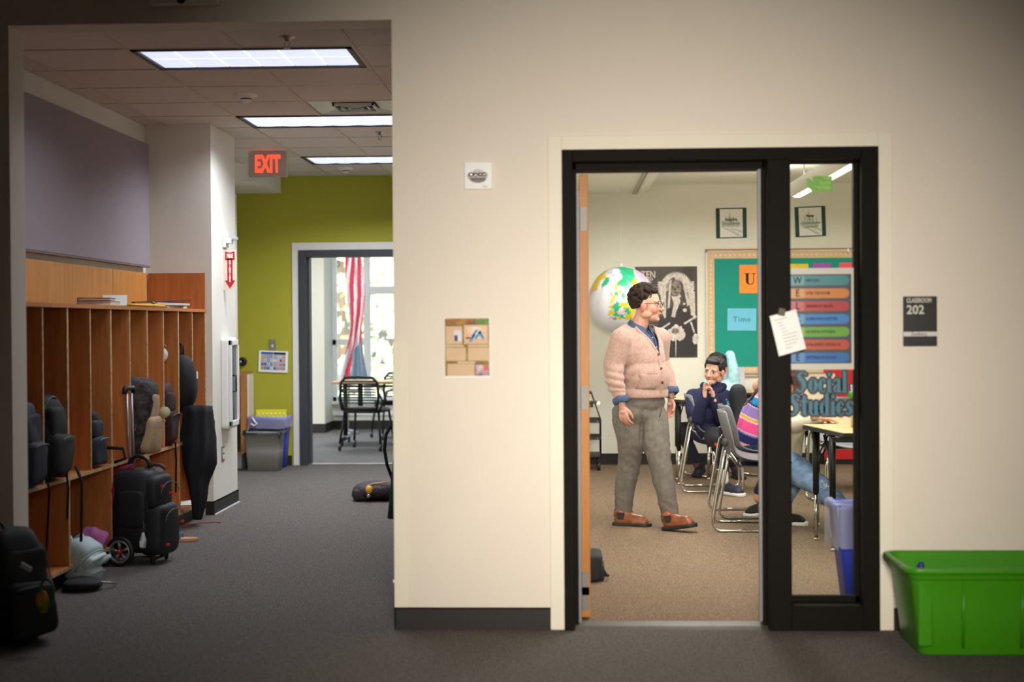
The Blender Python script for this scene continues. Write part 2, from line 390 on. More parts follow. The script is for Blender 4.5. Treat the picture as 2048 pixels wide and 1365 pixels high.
# ------------------------------------------------------------------ hallway ceiling: tee grid with tiles and troffers
ceil = struct(MB().box(-3.75, -.42, YW2, YB, ZC+.02, ZC+.2), 'ceiling', tile_m)
xs = [-3.58, -2.97, -2.36, -1.75, -1.14, -.53]; ys = [7.56+.61*k-1.22 for k in range(14)]
FIX = {(2, 2), (2, 6), (2, 10)}; VENT = (3, 5)
tcache = {}
for i in range(5):
    for j in range(-1, 13):
        xa, xb = max(xs[i], -3.75), xs[i+1]; ya, yb = ys[j] if j >= 0 else ys[0]-.61, ys[j+1] if j >= 0 else ys[0]
        xb = min(xb, -.5)
        ya, yb = max(ya, YW2), min(yb, YB)
        if yb-ya < .02: continue
        if (i, j) == VENT or any(j == f[1] and i in (f[0], f[0]+1) for f in FIX): continue
        zz = ZC-.002-random.random()*.002
        MB().box(xa+.012, xb-.012, ya+.012, yb-.012, zz, ZC+.019).build('ceiling_tile', tile_m, ceil)
for k_, x in enumerate(xs[1:5]):
    if k_ == 2:
        cut = [YW2] + [q for f_ in sorted(FIX) for q in (ys[f_[1]], ys[f_[1]+1])] + [YB]
        for a, b in zip(cut[0::2], cut[1::2]): MB().box(x-.011, x+.011, a, b, ZC-.009, ZC+.001).build('tee_bar', tbar_m, ceil)
    else: MB().box(x-.011, x+.011, YW2, YB, ZC-.009, ZC+.001).build('tee_bar', tbar_m, ceil)
for y in ys[1:]:
    if YW2 < y < YB: MB().box(-3.6, -.5, y-.008, y+.008, ZC-.006, ZC+.001).build('tee_bar', tbar_m, ceil)
MB().box(XLW, XLW+.02, YW2, 10.4, ZC-.01, ZC+.01).build('wall_angle', tbar_m, ceil)
lens_m = M('lit_lens', (222, 230, 255), .5, emit=.95, var=0.02)
for n_, (fi, fj) in enumerate(sorted(FIX)):
    xa, xb, ya, yb = xs[fi]+.012, xs[fi+2]-.012, ys[fj]+.012, ys[fj+1]-.012
    t = thing('ceiling_light', ('lit ceiling light panel nearest the opening', 'lit ceiling light panel in the middle of the hallway', 'lit ceiling light panel farthest down the hallway by the exit sign')[n_], 'light', ((xa+xb)/2, (ya+yb)/2, ZC), 'hallway ceiling light panels')
    q = MB(); h = .03
    for a in ((xa, xb, ya, ya+h), (xa, xb, yb-h, yb), (xa, xa+h, ya, yb), (xb-h, xb, ya, yb)): q.box(*a, ZC-.012, ZC+.012)
    q.build('frame', M('dark_trim', (40, 38, 40), .5), t)
    nx, ny = 6, 2
    lx, ly = (xb-xa-2*h)/nx, (yb-ya-2*h)/ny
    for a in range(nx):
        for b in range(ny):
            x0_, y0_ = xa+h+a*lx, ya+h+b*ly; e = .003
            k = MB(); g = 6; vs = []
            for jj in range(g+1):
                for ii in range(g+1):
                    u_, v_ = ii/g, jj/g
                    vs.append((x0_+e+(lx-2*e)*u_, y0_+e+(ly-2*e)*v_, ZC-.004-.010*math.sin(PI*u_)**.6*math.sin(PI*v_)**.6 if 0 < u_ < 1 and 0 < v_ < 1 else ZC-.002))
            k.add(vs, [(jj*(g+1)+ii, (jj+1)*(g+1)+ii, (jj+1)*(g+1)+ii+1, jj*(g+1)+ii+1) for jj in range(g) for ii in range(g)], 0, True)
            k.box(x0_+e, x0_+lx-e, y0_+e, y0_+ly-e, ZC, ZC+.004); k.build('lens', lens_m, t)
# air diffuser
xa, xb, ya, yb = xs[3]+.012, xs[4]-.012, ys[5]+.012, ys[6]-.012
t = thing('ceiling_vent', 'square metal air diffuser in the hallway ceiling beside the second light panel', 'vent', ((xa+xb)/2, (ya+yb)/2, ZC))
al_m = M('satin_aluminium', (190, 190, 182), .3, metal=.5)
cx, cy = (xa+xb)/2, (ya+yb)/2
q = MB(); ro = .285; ri = .15
out = [(cx-ro, cy-ro), (cx+ro, cy-ro), (cx+ro, cy+ro), (cx-ro, cy+ro)]; inn = [(cx-ri, cy-ri), (cx+ri, cy-ri), (cx+ri, cy+ri), (cx-ri, cy+ri)]
for i in range(4):
    j = (i+1) % 4; q.quad((*out[j], ZC-.004), (*out[i], ZC-.004), (*inn[i], ZC+.012), (*inn[j], ZC+.012))
q.build('surround', al_m, t)
for k, r_ in enumerate((.14, .095, .05)):
    q = MB()
    for a in ((cx-r_, cx+r_, cy-r_, cy-r_+.012), (cx-r_, cx+r_, cy+r_-.012, cy+r_), (cx-r_, cx-r_+.012, cy-r_, cy+r_), (cx+r_-.012, cx+r_, cy-r_, cy+r_)): q.box(*a, ZC-.012, ZC+.006)
    q.build('louvre', al_m, t)
MB().box(cx-.15, cx+.15, cy-.15, cy+.15, ZC+.012, ZC+.018).build('backing', black_m, t)
# sprinklers, smoke detectors
def sprink(u, v, lab):
    D = (ZC-EYE)*FPX/(651-v); p = P(u, v, D)
    t = thing('sprinkler', lab, 'sprinkler', (p.x, D, ZC))
    MB().lathe([(.045, 0), (.043, -.006), (.02, -.012), (.012, -.03)], (p.x, D, ZC), 20).build('escutcheon', steel_m, t)
    MB().tube([(p.x-.012, D, ZC-.03), (p.x-.014, D, ZC-.05), (p.x, D, ZC-.062)], .0025, 6).tube([(p.x+.012, D, ZC-.03), (p.x+.014, D, ZC-.05), (p.x, D, ZC-.062)], .0025, 6).lathe([(.018, -.062), (.018, -.064)], (p.x, D, ZC), 14).build('deflector', steel_m, t)
sprink(574, 68, 'brass toned sprinkler head in the ceiling above the nearest light panel')
sprink(760, 262, 'small sprinkler head in the ceiling past the second light panel')
def smoke(u, v, lab):
    D = (ZC-EYE)*FPX/(651-v); p = P(u, v, D)
    t = thing('smoke_detector', lab, 'smoke detector', (p.x, D, ZC))
    MB().lathe([(.075, 0), (.073, -.012), (.05, -.026), (.035, -.03)], (p.x, D, ZC), 28).build('base', white_m, t)
    MB().lathe([(.036, -.03), (.036, -.037)], (p.x, D, ZC), 24).build('sensor_ring', black_m, t)
    MB().lathe([(.036, -.037), (.034, -.042), (.018, -.054), (.002, -.056)], (p.x, D, ZC), 24).build('cap', white_m, t)
smoke(492, 183, 'round smoke detector on the hallway ceiling between the two nearest light panels')
smoke(692, 333, 'round smoke detector on the hallway ceiling near the green wall')
# box on the beam above the opening
p = P(370, 2, YW-.03)
t = thing('emergency_light', 'flat white box fixed to the beam above the hallway opening', 'light', (p.x, YW-.03, p.z))
MB().box(p.x-.16, p.x+.16, YW-.06, YW, p.z-.02, p.z+.14).build('housing', wall_m, t, bevel=.008)
MB().lathe([(.02, -.006), (.02, 0)], (p.x-.01, YW-.06, p.z), 16, ax='y').build('lamp', frame_m, t)
# exit sign
p0, p1 = P(498, 355, 12.05), P(574, 305, 12.05)
t = thing('exit_sign', 'lit EXIT sign hanging from the hallway ceiling', 'sign', ((p0.x+p1.x)/2, 12.05, ZC))
MB().prism(rrect(p0.x, p1.x, p0.z, p1.z, .012), 12.03, 12.075).build('housing', M('sign_grey', (176, 160, 150), .5), t, bevel=.002)
MB().box((p0.x+p1.x)/2-.065, (p0.x+p1.x)/2+.065, 12.02, 12.08, p1.z, ZC-.004).build('canopy', M('sign_grey', (176, 160, 150)), t, bevel=.004)
text('EXIT', .2, ((p0.x+p1.x)/2+.0, 12.028, (p0.z+p1.z)/2), M('red_glow', (255, 62, 38), .5, emit=2.2, var=0), t, ext=.001, sx=.5, sy=.98, bold=.008, sp=1.08)
# ------------------------------------------------------------------ acoustic panel, wood panels over the cubbies
zb_ = 1.84; zt_ = 2.735
ap = thing('acoustic_panel', 'large grey fabric acoustic panel on the left hallway wall', 'panel', (XLW+.036, 8.4, zb_))
MB().box(XLW+.022, XLW+.05, 6.7, 10.33, zb_, zt_).build('board', fabric_m, ap, bevel=.004)
MB().box(XLW+.022, XLW+.055, 6.7, 10.33, zb_-.012, zb_-.001).build('edge_strip', M('panel_edge', (120, 105, 98), .7), ap)
ys_p = [6.70, 7.22, 7.98, 8.77, 9.56, 10.34]
pw = struct(MB().box(XLW, XLW+.012, 6.68, 10.4, 1.50, 1.785), 'wainscot', maple_m)
for a, b in zip(ys_p[:-1], ys_p[1:]):
    MB().box(XLW+.012, XLW+.024+random.random()*.002, a+.002, b-.002, 1.50, 1.79).build('panel', panel_m, pw, bevel=.0015)
MB().box(XLW+.024, XCOL-.045, 10.376, 10.39, 1.50, 1.79).build('panel', maple_m, pw, bevel=.0015)
# ------------------------------------------------------------------ cubbies
def cubby(name, lab, xf, xbk, ya, n, step, inward):
    """front plane xf, back xbk; n bays of depth step from ya"""
    t = thing(name, lab, 'cubby shelf', ((xf+xbk)/2, ya+n*step/2, 0))
    x0_, x1_ = min(xf, xbk), max(xf, xbk); yb = ya+n*step
    def brd(nm, *a):
        MB().box(*a).build(nm, [maple_m], t)
    ev = .004*(1 if xf > xbk else -1)
    def edge(ya_, yb_, za, zb):
        MB().box(min(xf, xf+ev), max(xf, xf+ev), ya_, yb_, za, zb).build('edge_band', plyedge_m, t)
    brd('back', xbk, xbk+.01 if xf > xbk else xbk-.01, ya, yb, .1, 1.5) if xf > xbk else brd('back', xbk-.01, xbk, ya, yb, .1, 1.5)
    for k in range(n+1):
        y = ya+k*step; lo = .1 if k % 2 == 0 else .597
        th = .012 if k % 2 == 0 else .008
        brd('divider', x0_, x1_, y-th, y+th, lo, 1.5); edge(y-th, y+th, lo, 1.5)
    for z, nm in ((.1, 'bottom_board'), (.578, 'shelf_board')):
        for k in range(0, n, 2):
            brd(nm, x0_, x1_, ya+k*step+.012, ya+(k+2)*step-.012, z-.004, z+.016); edge(ya+k*step+.012, ya+(k+2)*step-.012, z-.004, z+.016)
    brd('top_board', x0_, x1_+(.01 if xf > xbk else 0), ya-.012, yb+.012, 1.5, 1.522); edge(ya-.012, yb+.012, 1.5, 1.522)
    MB().box(x0_+(0 if xf > xbk else .05), x1_-(.05 if xf > xbk else 0), ya, yb, 0, .096).build('plinth', base_m, t)
    for k in range(n): # coat hooks at the back
        y = ya+(k+.5)*step; xb2 = xbk+(.012 if xf > xbk else -.012); s = 1 if xf > xbk else -1
        MB().tube([(xb2, y, 1.42), (xb2+s*.03, y, 1.41), (xb2+s*.045, y, 1.43)], .005, 6).build('hook', black_m, t)
    return t
XF = -2.68
cubby('cubby_unit', 'long maple cubby unit standing along the left hallway wall', XF, XLW+.03, 6.78, 10, .36, 1)
cubby('cubby_unit', 'maple cubby unit hidden behind the wall corner on the right of the hallway', -.93, -.51, 7.7, 10, .36, -1)
# ------------------------------------------------------------------ hallway objects
def superell(mb, c, r, e1=.5, e2=.5, R=None, m=0, n=28, k=14, taper=0., lean=(0, 0)):
    c = Vector(c); rings = []
    sp = lambda x, e: math.copysign(abs(x)**e, x)
    for j in range(k+1):
        t = PI*(.004+.992*j/k)-PI/2; ring = []
        for i in range(n):
            a = 2*PI*i/n; ct = sp(math.cos(t), e1); z = sp(math.sin(t), e1)
            f = 1-taper*(z+1)/2
            p = Vector((r[0]*ct*sp(math.cos(a), e2)*f+lean[0]*z, r[1]*ct*sp(math.sin(a), e2)*f+lean[1]*z, r[2]*z))
            ring.append(tuple(c+(R @ p if R else p)))
        rings.append(ring)
    return mb.loft(rings, m, True, True)
def wob(mb, amt, f, seed=0, k=0):
    a = np.array(mb.v[k:]); 
    for ax in range(3): a[:, ax] += amt*nz3(a, f, seed+ax*11)
    mb.v[k:] = [tuple(p) for p in a]; return mb
def Rz(a): return Matrix.Rotation(a, 3, 'Z')
def Rx(a): return Matrix.Rotation(a, 3, 'X')
def Ry(a): return Matrix.Rotation(a, 3, 'Y')
blk2 = M('black_webbing', (14, 15, 18), .8, var=.2, vs=60)
zip_m = M('zip_grey', (74, 76, 80), .5, var=.1)
def backpack(label, c, w, d, h, rz, body_m, pocket_m, name='backpack', group=None, tilt=0, strap=None, loop=True, zipc=None, e=.55, strapm=None):
    """c = base centre; front faces local +X"""
    t = thing(name, label, 'backpack', c, group)
    R = Rz(rz) @ Ry(tilt); c = Vector(c); L = lambda x, y, z: c + R @ Vector((x, y, z))
    sm_ = strapm or blk2
    b = superell(MB(), L(0, 0, h/2), (d/2, w/2, h/2), .45, e, R, taper=.18); wob(b, .016, 14, len(label)); wob(b, .005, 40, 3); b.build('body', body_m, t)
    b = superell(MB(), L(d*.36, 0, h*.29), (d*.2, w*.4, h*.24), .35, .4, R); wob(b, .012, 20, len(label)+3); b.build('front_pocket', pocket_m, t)
    b = superell(MB(), L(d*.33, 0, h*.66), (d*.12, w*.36, h*.17), .35, .5, R); wob(b, .010, 20, len(label)+5); b.build('upper_pocket', pocket_m, t)
    z = MB(); pts = []
    for i in range(17):
        a = PI*i/16; pts.append(L(d*.2+.02*math.sin(a), (w*.49)*math.cos(a), h*.35+h*.6*math.sin(a)**.6))
    z.tube(pts, .004, 6); z.tube([L(d*.6, w*.3*math.cos(PI*i/8), h*.47+.01*math.sin(PI*i/8)) for i in range(9)], .0035, 6)
    z.build('zip', zipc or zip_m, t)
    if loop: MB().tube([L(-d*.35, .035*math.cos(PI*i/8), h*.97+.06*math.sin(PI*i/8)) for i in range(9)], .011, 8, flat=.5).build('carry_loop', sm_, t)
    for s in (-1, 1):
        MB().tube([L(-d*.45-.03*math.sin(PI*i/10), s*w*.25, h*(.92-.8*i/10)) for i in range(11)], .02, 8, flat=.35).build('shoulder_strap', sm_, t)
    if strap:
        for sp_ in strap: 
            MB().tube([Vector(q) for q in sp_], .011, 6, flat=.25).build('strap_end', sm_, t)
    return t
def bayY(k): return 6.78+.36*(k+.5)
navy_m = M('navy_nylon', (22, 26, 48), .7, var=.25, vs=20, bump=.4, bs=300)
maroon_m = M('maroon_check', (62, 20, 28), .8, rgb2=(16, 14, 18), vs=14)
tan_m = M('tan_canvas', (176, 150, 118), .85, var=.2, vs=20)
blue_m = M('sky_blue_trim', (40, 120, 190), .5, var=.1)
camo_m = M('dark_floral', (70, 58, 56), .8, rgb2=(14, 14, 18), vs=26)
zs = .596
backpack('navy backpack in the nearest cubby, its long strap hanging down', (-2.76, bayY(0), zs), .29, .24, .44, 0, navy_m, navy_m,
         strap=[[(-2.64, bayY(0)+.06, zs+.12), (-2.62, bayY(0)+.1, zs-.02), (-2.625, bayY(0)+.09, zs-.16), (-2.63, bayY(0)+.07, zs-.36)]])
backpack('black backpack with a raised carry loop in the second cubby', (-2.765, bayY(1), zs), .3, .26, .46, 0, dfabric_m, dfabric_m,
         strap=[[(-2.63, bayY(1)+.0, zs+.06), (-2.615, bayY(1), zs-.04), (-2.62, bayY(1)-.01, zs-.2)], [(-2.63, bayY(1)+.15, zs+.06), (-2.61, bayY(1)+.19, zs-.03), (-2.615, bayY(1)+.18, zs-.35)]])
backpack('small black backpack with sky blue trim in the fourth cubby', (-2.78, bayY(3)-.03, zs), .25, .22, .33, 0, dfabric_m, M('dark_slate', (28, 36, 50), .7, var=.2), zipc=blue_m,
         strap=[[(-2.68, bayY(3)+.1, zs+.1), (-2.6, bayY(3)+.14, zs+.09), (-2.59, bayY(3)+.15, zs+.03), (-2.65, bayY(3)+.13, zs+.01)]])
b4 = backpack('black and tan patterned backpack in the sixth cubby', (-2.74, bayY(5), zs), .28, .3, .48, 0, camo_m, tan_m, tilt=math.radians(6), loop=False, zipc=tan_m)
MB().lathe([(.001, -.003), (.035, -.003), (.035, .003), (.001, .003)], (-2.55, bayY(5)+.11, zs+.26), 20, ax='y').build('charm', M('cream_plastic', (200, 190, 150), .5), b4)
backpack('maroon and black checked backpack in the eighth cubby', (-2.76, bayY(7), zs), .28, .2, .43, 0, maroon_m, maroon_m,
         strap=[[(-2.66, bayY(7)+.02, zs+.02), (-2.655, bayY(7)+.02, zs-.1), (-2.66, bayY(7)+.02, zs-.32)]])
# hanging bag and long dark coat in the ninth bay
y9 = bayY(8)
t = thing('drawstring_bag', 'black soft bag hanging high in the ninth cubby', 'bag', (-2.7, y9, .86))
b = superell(MB(), (-2.70, y9, 1.01), (.1, .13, .2), .8, .8, taper=.1); wob(b, .012, 16, 2); b.build('body', dfabric_m, t)
MB().tube([(-2.70, y9+.02*math.cos(PI*i/8)-.0, 1.19+.08*math.sin(PI*i/8)) for i in range(9)], .012, 8, flat=.4).tube([(-2.70, y9, 1.26), (-2.8, y9, 1.36), (XLW+.085, y9, 1.425)], .006, 6).build('strap', blk2, t)
MB().box(-2.6, -2.594, y9-.015, y9+.01, 1.03, 1.08).build('zip_pull', white_m, t)
t = thing('coat', 'long black coat hanging down from the ninth cubby to the floor', 'coat', (-2.62, y9, .03))
b = MB(); rings = []
for j in range(15):
    f = j/14; z = .84-.79*f
    wx = (.085+.03*math.sin(PI*min(1, f*1.25+.1)))*(1 if f < .5 else 1-(f-.5)*1.3); wy = (.13+.03*math.sin(PI*f))*(1 if f < .5 else 1-(f-.5)*1.2)
    rings.append([(-2.60+wx*math.cos(a)*(1+.08*math.sin(5*a+f*3))+.04*f*(1-f), y9+wy*math.sin(a)*(1+.1*math.sin(7*a+f*4)), z) for a in [2*PI*i/32 for i in range(32)]])
b.loft(rings); wob(b, .012, 20, 8).build('body', M('dark_cloth', (20, 22, 30), .9, var=.3, vs=12, bump=.4, bs=200), t)
MB().chain([(-2.6, y9-.02, .8), (-2.54, y9+.1, .72), (-2.54, y9+.13, .6)], [.03, .04, .03]).build('sleeve', M('dark_cloth', (20, 22, 30)), t)
MB().tube([(-2.66, y9, .86), (-2.8, y9, 1.2), (XLW+.085, y9, 1.425)], .012, 6, flat=.5).build('hanging_loop', blk2, t)
MB().box(-2.575, -2.57, y9-.09, y9-.06, .62, .66).build('patch', white_m, t)
# bottle + white cap
t = thing('water_bottle', 'pale blue water bottle standing in the last cubby', 'bottle', (-2.71, bayY(9)-.1, zs))
MB().lathe([(.002, 0), (.033, .002), (.035, .02), (.035, .16), (.02, .2), (.018, .22)], (-2.71, bayY(9)-.1, zs), 20).build('body', M('pale_blue', (90, 140, 170), .3, var=.1), t)
MB().lathe([(.022, .215), (.022, .245), (.004, .25)], (-2.71, bayY(9)-.1, zs), 16).tube([(-2.71, bayY(9)-.1, zs+.24), (-2.68, bayY(9)-.1, zs+.3), (-2.72, bayY(9)-.1, zs+.36), (-2.735, bayY(9)-.1, zs+.24)], .005, 6).build('cap', blue_m, t)
t = thing('sun_hat', 'white cap hanging inside the eighth cubby', 'hat', (-2.74, bayY(7)+.12, 1.14))
b = MB(); b.ell((-2.78, bayY(7)+.13, 1.2), (.045, .035, .055)); wob(b, .004, 30); b.build('crown', white_m, t)
MB().tube([(-2.74, bayY(7)+.11, 1.26), (-2.85, bayY(7)+.08, 1.36), (XLW+.085, bayY(7), 1.425)], .003, 6).build('loop', white_m, t)
# floor level things in the cubbies
ice_m = M('ice_blue_nylon', (176, 196, 200), .6, var=.1, vs=20, bump=.3, bs=200)
c = (-2.71, 7.66, .03)
t = backpack('pale ice blue backpack lying in the lower cubby and spilling onto the floor', c, .21, .2, .22, math.radians(-15), ice_m, M('ice_blue_light', (196, 212, 214), .6, var=.06), tilt=math.radians(30), loop=False, zipc=ice_m, strapm=ice_m)
MB().tube([(-2.57+.05*math.sin(PI*i/8), 7.68+.05*math.cos(PI*i/8), .1+.04*math.sin(PI*i/8)) for i in range(9)], .012, 8, flat=.6).build('carry_loop', ice_m, t)
t = thing('black_pouch', 'small black bag crumpled on the floor under the pale blue backpack', 'bag', (-2.58, 7.44, 0))
b = superell(MB(), (-2.58, 7.44, .035), (.1, .11, .035), .7, .8); wob(b, .015, 18, 4); b.build('body', dfabric_m, t)
MB().box(-2.5, -2.48, 7.4, 7.42, .03, .05).tube([(-2.49, 7.42, .045), (-2.45, 7.48, .03), (-2.44, 7.55, .012)], .006, 6).build('buckle', steel_m, t)
t = thing('pink_sweater', 'crumpled pink sweater in the lower cubby behind the wheeled backpack', 'clothing', (-2.74, 8.08, .117))
b = superell(MB(), (-2.74, 8.08, .178), (.08, .09, .06), .8, .8); wob(b, .014, 34, 9); wob(b, .008, 55, 9); b.build('body', M('pink_knit', (190, 112, 170), .9, var=.12, vs=12), t)
t = thing('loose_papers', 'white papers lying on the bottom of the last cubby', 'paper', (-2.76, 10.15, .117))
MB().obox((-2.75, 10.12, .121), .14, .22, .004, Rz(.1)).build('sheet', paper_m, t); MB().obox((-2.73, 10.16, .1255), .14, .2, .003, Rz(-.15)).build('sheet', paper_m, t)
# wheeled backpack
c = Vector((-2.53, 8.34, 0)); R = Rz(math.radians(-9))
L = lambda x, y, z: c + R @ Vector((x, y, z))
t = thing('rolling_backpack', 'big black wheeled backpack with raised handle standing in front of the cubbies', 'backpack', c)
bn = M('black_ballistic', (20, 23, 29), .6, var=.3, vs=18, bump=.5, bs=350)
b = superell(MB(), L(-.02, 0, .31), (.13, .165, .245), .35, .4, R, taper=.06); wob(b, .006, 18, 2); b.build('body', bn, t)
b = superell(MB(), L(.11, -.01, .2), (.07, .14, .15), .35, .4, R); wob(b, .006, 18, 5); b.build('front_pocket', bn, t)
b = superell(MB(), L(.095, -.01, .42), (.055, .125, .1), .4, .45, R); wob(b, .005, 18, 7); b.build('upper_pocket', bn, t)
b = superell(MB(), L(.0, -.155, .33), (.09, .025, .11), .5, .5, R); b.build('side_pocket', bn, t)
b = superell(MB(), L(-.13, -.0, .38), (.03, .15, .15), .6, .6, R); wob(b, .01, 25, 4); b.build('jacket', M('crimson_cloth', (120, 26, 50), .85, var=.3, vs=18), t)
MB().tube([L(-.14, -.1, .48), L(-.09, -.08, .555), L(-.02, -.08, .57)], .022, 8, flat=.5).build('jacket_sleeve', M('crimson_cloth', (120, 26, 50)), t)
for yy in (-.15, .15):
    wheel = MB(); ax = c + R @ Vector((-.055, yy*1.3, .088))
    rings = []
    for r_, h_ in ((.062, -.012), (.085, -.012), (.087, 0), (.085, .012), (.062, .012)):
        rings.append([tuple(ax + R @ Vector((r_*math.cos(2*PI*i/28), h_, r_*math.sin(2*PI*i/28)))) for i in range(28)])
    wheel.loft(rings, closed=True); wo = wheel.build('wheel', black_m, t)
    sp_ = MB()
    rings = []
    for r_, h_ in ((.056, -.014), (.066, -.014), (.066, .014), (.056, .014)):
        rings.append([tuple(ax + R @ Vector((r_*math.cos(2*PI*i/28), h_, r_*math.sin(2*PI*i/28)))) for i in range(28)])
    sp_.loft(rings, closed=True)
    for k in range(5):
        a = 2*PI*k/5+.4; d0 = R @ Vector((math.cos(a), 0, math.sin(a))); sp_.tube([ax+d0*.01, ax+d0*.058], [.008, .013], 6)
    sp_.build('rim', M('alloy_grey', (150, 146, 150), .35, metal=.6, var=.05), wo)
    k = MB(); k.ell(ax + R @ Vector((0, math.copysign(.012, yy), 0)), (.014, .012, .014)); k.build('hub', M('red_plastic', (190, 25, 20), .4, var=.05), wo)
hp = MB()
for yy in (-.03, .03): hp.tube([L(-.07, yy, .5), L(-.085, yy, 1.0)], .008, 8)
hp.build('handle_tube', M('alloy_grey', (150, 146, 150)), t)
MB().tube([L(-.086, -.06, 1.0), L(-.086, -.05, 1.03), L(-.086, .05, 1.03), L(-.086, .06, 1.0)], .016, 8).build('handle_grip', black_m, t)
MB().tube([L(-.06+.07*math.cos(PI*i/10)+.05, -.03, .56+.07*math.sin(PI*i/10)) for i in range(11)], .012, 8).build('carry_loop', black_m, t)
MB().tube([L(.02+.06*math.cos(PI*i/10)+.04, .04, .545+.03*math.sin(PI*i/10)) for i in range(11)], .012, 8, flat=.6).build('carry_loop', zip_m, t)
z = MB(); z.tube([L(.17, .12*math.cos(PI*i/10), .42+.06*math.sin(PI*i/10)) for i in range(11)], .003, 6); z.tube([L(.2, .13*math.cos(PI*i/10), .25+.07*math.sin(PI*i/10)) for i in range(11)], .003, 6); z.build('zip', zip_m, t)
rp = MB()
for q in ((.165, -.09, .46), (.165, .02, .41), (.2, .1, .23), (.2, -.1, .12)): rp.obox(L(*q), .012, .03, .012, R)
rp.build('zip_pull', M('red_plastic', (190, 25, 20)), t)
MB().tube([L(.075, -.165, .3), L(.085, -.175, .24), L(.085, -.178, .2)], .003, 6).build('tag_cord', zip_m, t)
tg = MB(); tg.lathe([(.002, 0), (.018, .002), (.02, .05), (.012, .07), (.008, .09)], L(.085, -.185, .11), 12); tgo = tg.build('sanitiser_bottle', M('clear_plastic', (170, 172, 180), .3, var=.05), t)
tgo2 = MB().obox(L(.085, -.206, .137), .022, .003, .035, R).build('bottle_label', paper_m, tgo)
ft = MB(); [ft.cap(L(.1, q, .012), L(.1, q, .09), .012, .02) for q in (-.09, .09)]; ft.cap(L(.1, -.09, .03), L(.1, .09, .03), .008, .008); ft.build('foot', black_m, t)
# far left black backpack
c = (-2.43, 6.17, 0)
t = backpack('large black backpack on the floor against the left pier of the opening', c, .3, .27, .5, math.radians(-35), dfabric_m, dfabric_m, tilt=math.radians(-8))
q = P(85, 1205, 6.03)
kc = MB(); kc.ell(q, (.03, .012, .05)); kc.build('key_charm', M('amber_plastic', (190, 120, 20), .4, rgb2=(60, 110, 30), vs=20), t)
kc = MB(); kc.tube([(q.x+.02+.03*math.sin(2*PI*i/16), q.y-.0, q.z+.04+.06*math.cos(2*PI*i/16)) for i in range(16)], .006, 6, closed=True); kc.build('green_ring', M('green_rubber', (30, 90, 40), .5), t)
q = P(52, 1135, 6.0); MB().obox(q, .05, .006, .02, Ry(.5)).build('woven_badge', M('pale_badge', (180, 178, 182), .6), t)
# cord and scrap on the carpet
pts = [PZ(u, v, .006) for u, v in ((362, 1052), (385, 1049), (400, 1046), (418, 1046), (430, 1044), (441, 1046))]
MB().tube(pts, .004, 6).tube([PZ(u, v, .006) for u, v in ((365, 1055), (378, 1052), (388, 1051))], .003, 6).build('cord', M('red_cord', (150, 60, 45), .6), None, label='thin red cord lying on the carpet at the foot of the cubbies', cat='cord')
c = PZ(369, 1083, 0); t = thing('sandal', 'tan sandal sole showing behind the wheeled backpack', 'shoe', c)
b = MB(); b.prism([(c.x+.13*math.cos(a)-.04, c.y+.045*math.sin(a)*(1+.2*math.cos(a))) for a in [2*PI*i/24 for i in range(24)]], .002, .022, ax='z'); b.build('sole', M('tan_sole', (190, 140, 95), .7), t, bevel=.003)
MB().tube([(c.x-.02, c.y-.042, .02), (c.x-.02, c.y-.02, .05), (c.x-.02, c.y+.02, .05), (c.x-.02, c.y+.042, .02)], .01, 8, flat=.4).build('strap', blue_m, t)
MB().box(XF-.0, XF+.3, 9.0, 9.0, 0, 0) if 0 else None
# books and things on the cubby top (z = 1.522)
ZT = 1.523
def book(label, x, y, z, w, l, h, rz, cover, name='book', pages=None, group=None, tilt=0):
    t = thing(name, label, 'book', (x, y, z), group); R = Rz(rz) @ Rx(tilt); c = Vector((x, y, z))
    pb = MB(); pb.obox(c+R @ Vector((0.002, 0, h/2)), w-.008, l-.008, h-.006, R); pb.build('pages', pages or M('page_cream', (214, 204, 184), .8, var=.1, vs=60, stretch=(1, 1, 30)), t)
    cb = MB(); cb.obox(c+R @ Vector((0, 0, .0015)), w, l, .003, R); cb.obox(c+R @ Vector((0, 0, h-.0015)), w, l, .003, R); cb.obox(c+R @ Vector((-w/2+.0015, 0, h/2)), .003, l, h, R)
    cb.build('cover', cover, t); return t
red_c = M('dark_red_cover', (90, 24, 34), .5, var=.1); dk_c = M('charcoal_cover', (44, 36, 40), .5)
yb_ = 2.68*2844/(1137-232)
book('thick cream-paged book, lower of the pair left on top of the cubbies', XF-.15, yb_+.05, ZT, .2, .27, .028, .1, M('cream_cover', (190, 176, 150), .6))
book('thin dark red book, upper of the pair left on top of the cubbies', XF-.16, yb_+.04, ZT+.029, .19, .27, .018, .2, red_c)
yb_ = 2.68*2844/(1137-285)
t = thing('open_booklet', 'white booklet lying half open on top of the cubbies', 'book', (XF-.2, yb_, ZT))
MB().obox((XF-.2, yb_, ZT+.003), .16, .2, .004, Rz(.3)).build('lower_page', paper_m, t); MB().obox((XF-.205, yb_+.0, ZT+.042), .15, .2, .003, Rz(.3) @ Rx(.35)).build('raised_page', paper_m, t)
MB().obox((XF-.205, yb_-.0, ZT+.037), .15, .2, .003, Rz(.3) @ Rx(.35)).build('cover', dk_c, t)
t = thing('pencil_case', 'flat yellow pencil case along the front edge of the cubby top', 'pencil case', (XF-.06, 9.15, ZT))
b = superell(MB(), (XF-.06, 9.15, ZT+.011), (.045, .36, .011), .6, .6); b.build('pouch', M('yellow_vinyl', (226, 178, 10), .4, var=.05), t)
MB().tube([(XF-.03, 8.85, ZT+.022), (XF-.03, 9.45, ZT+.022)], .003, 6).build('zip', M('orange_plastic', (220, 120, 20), .5), t)
g = MB(); g.ell((XF-.03, 9.18, ZT+.026), (.012, .022, .012)); g.build('charm', M('green_rubber', (30, 90, 40)), t)
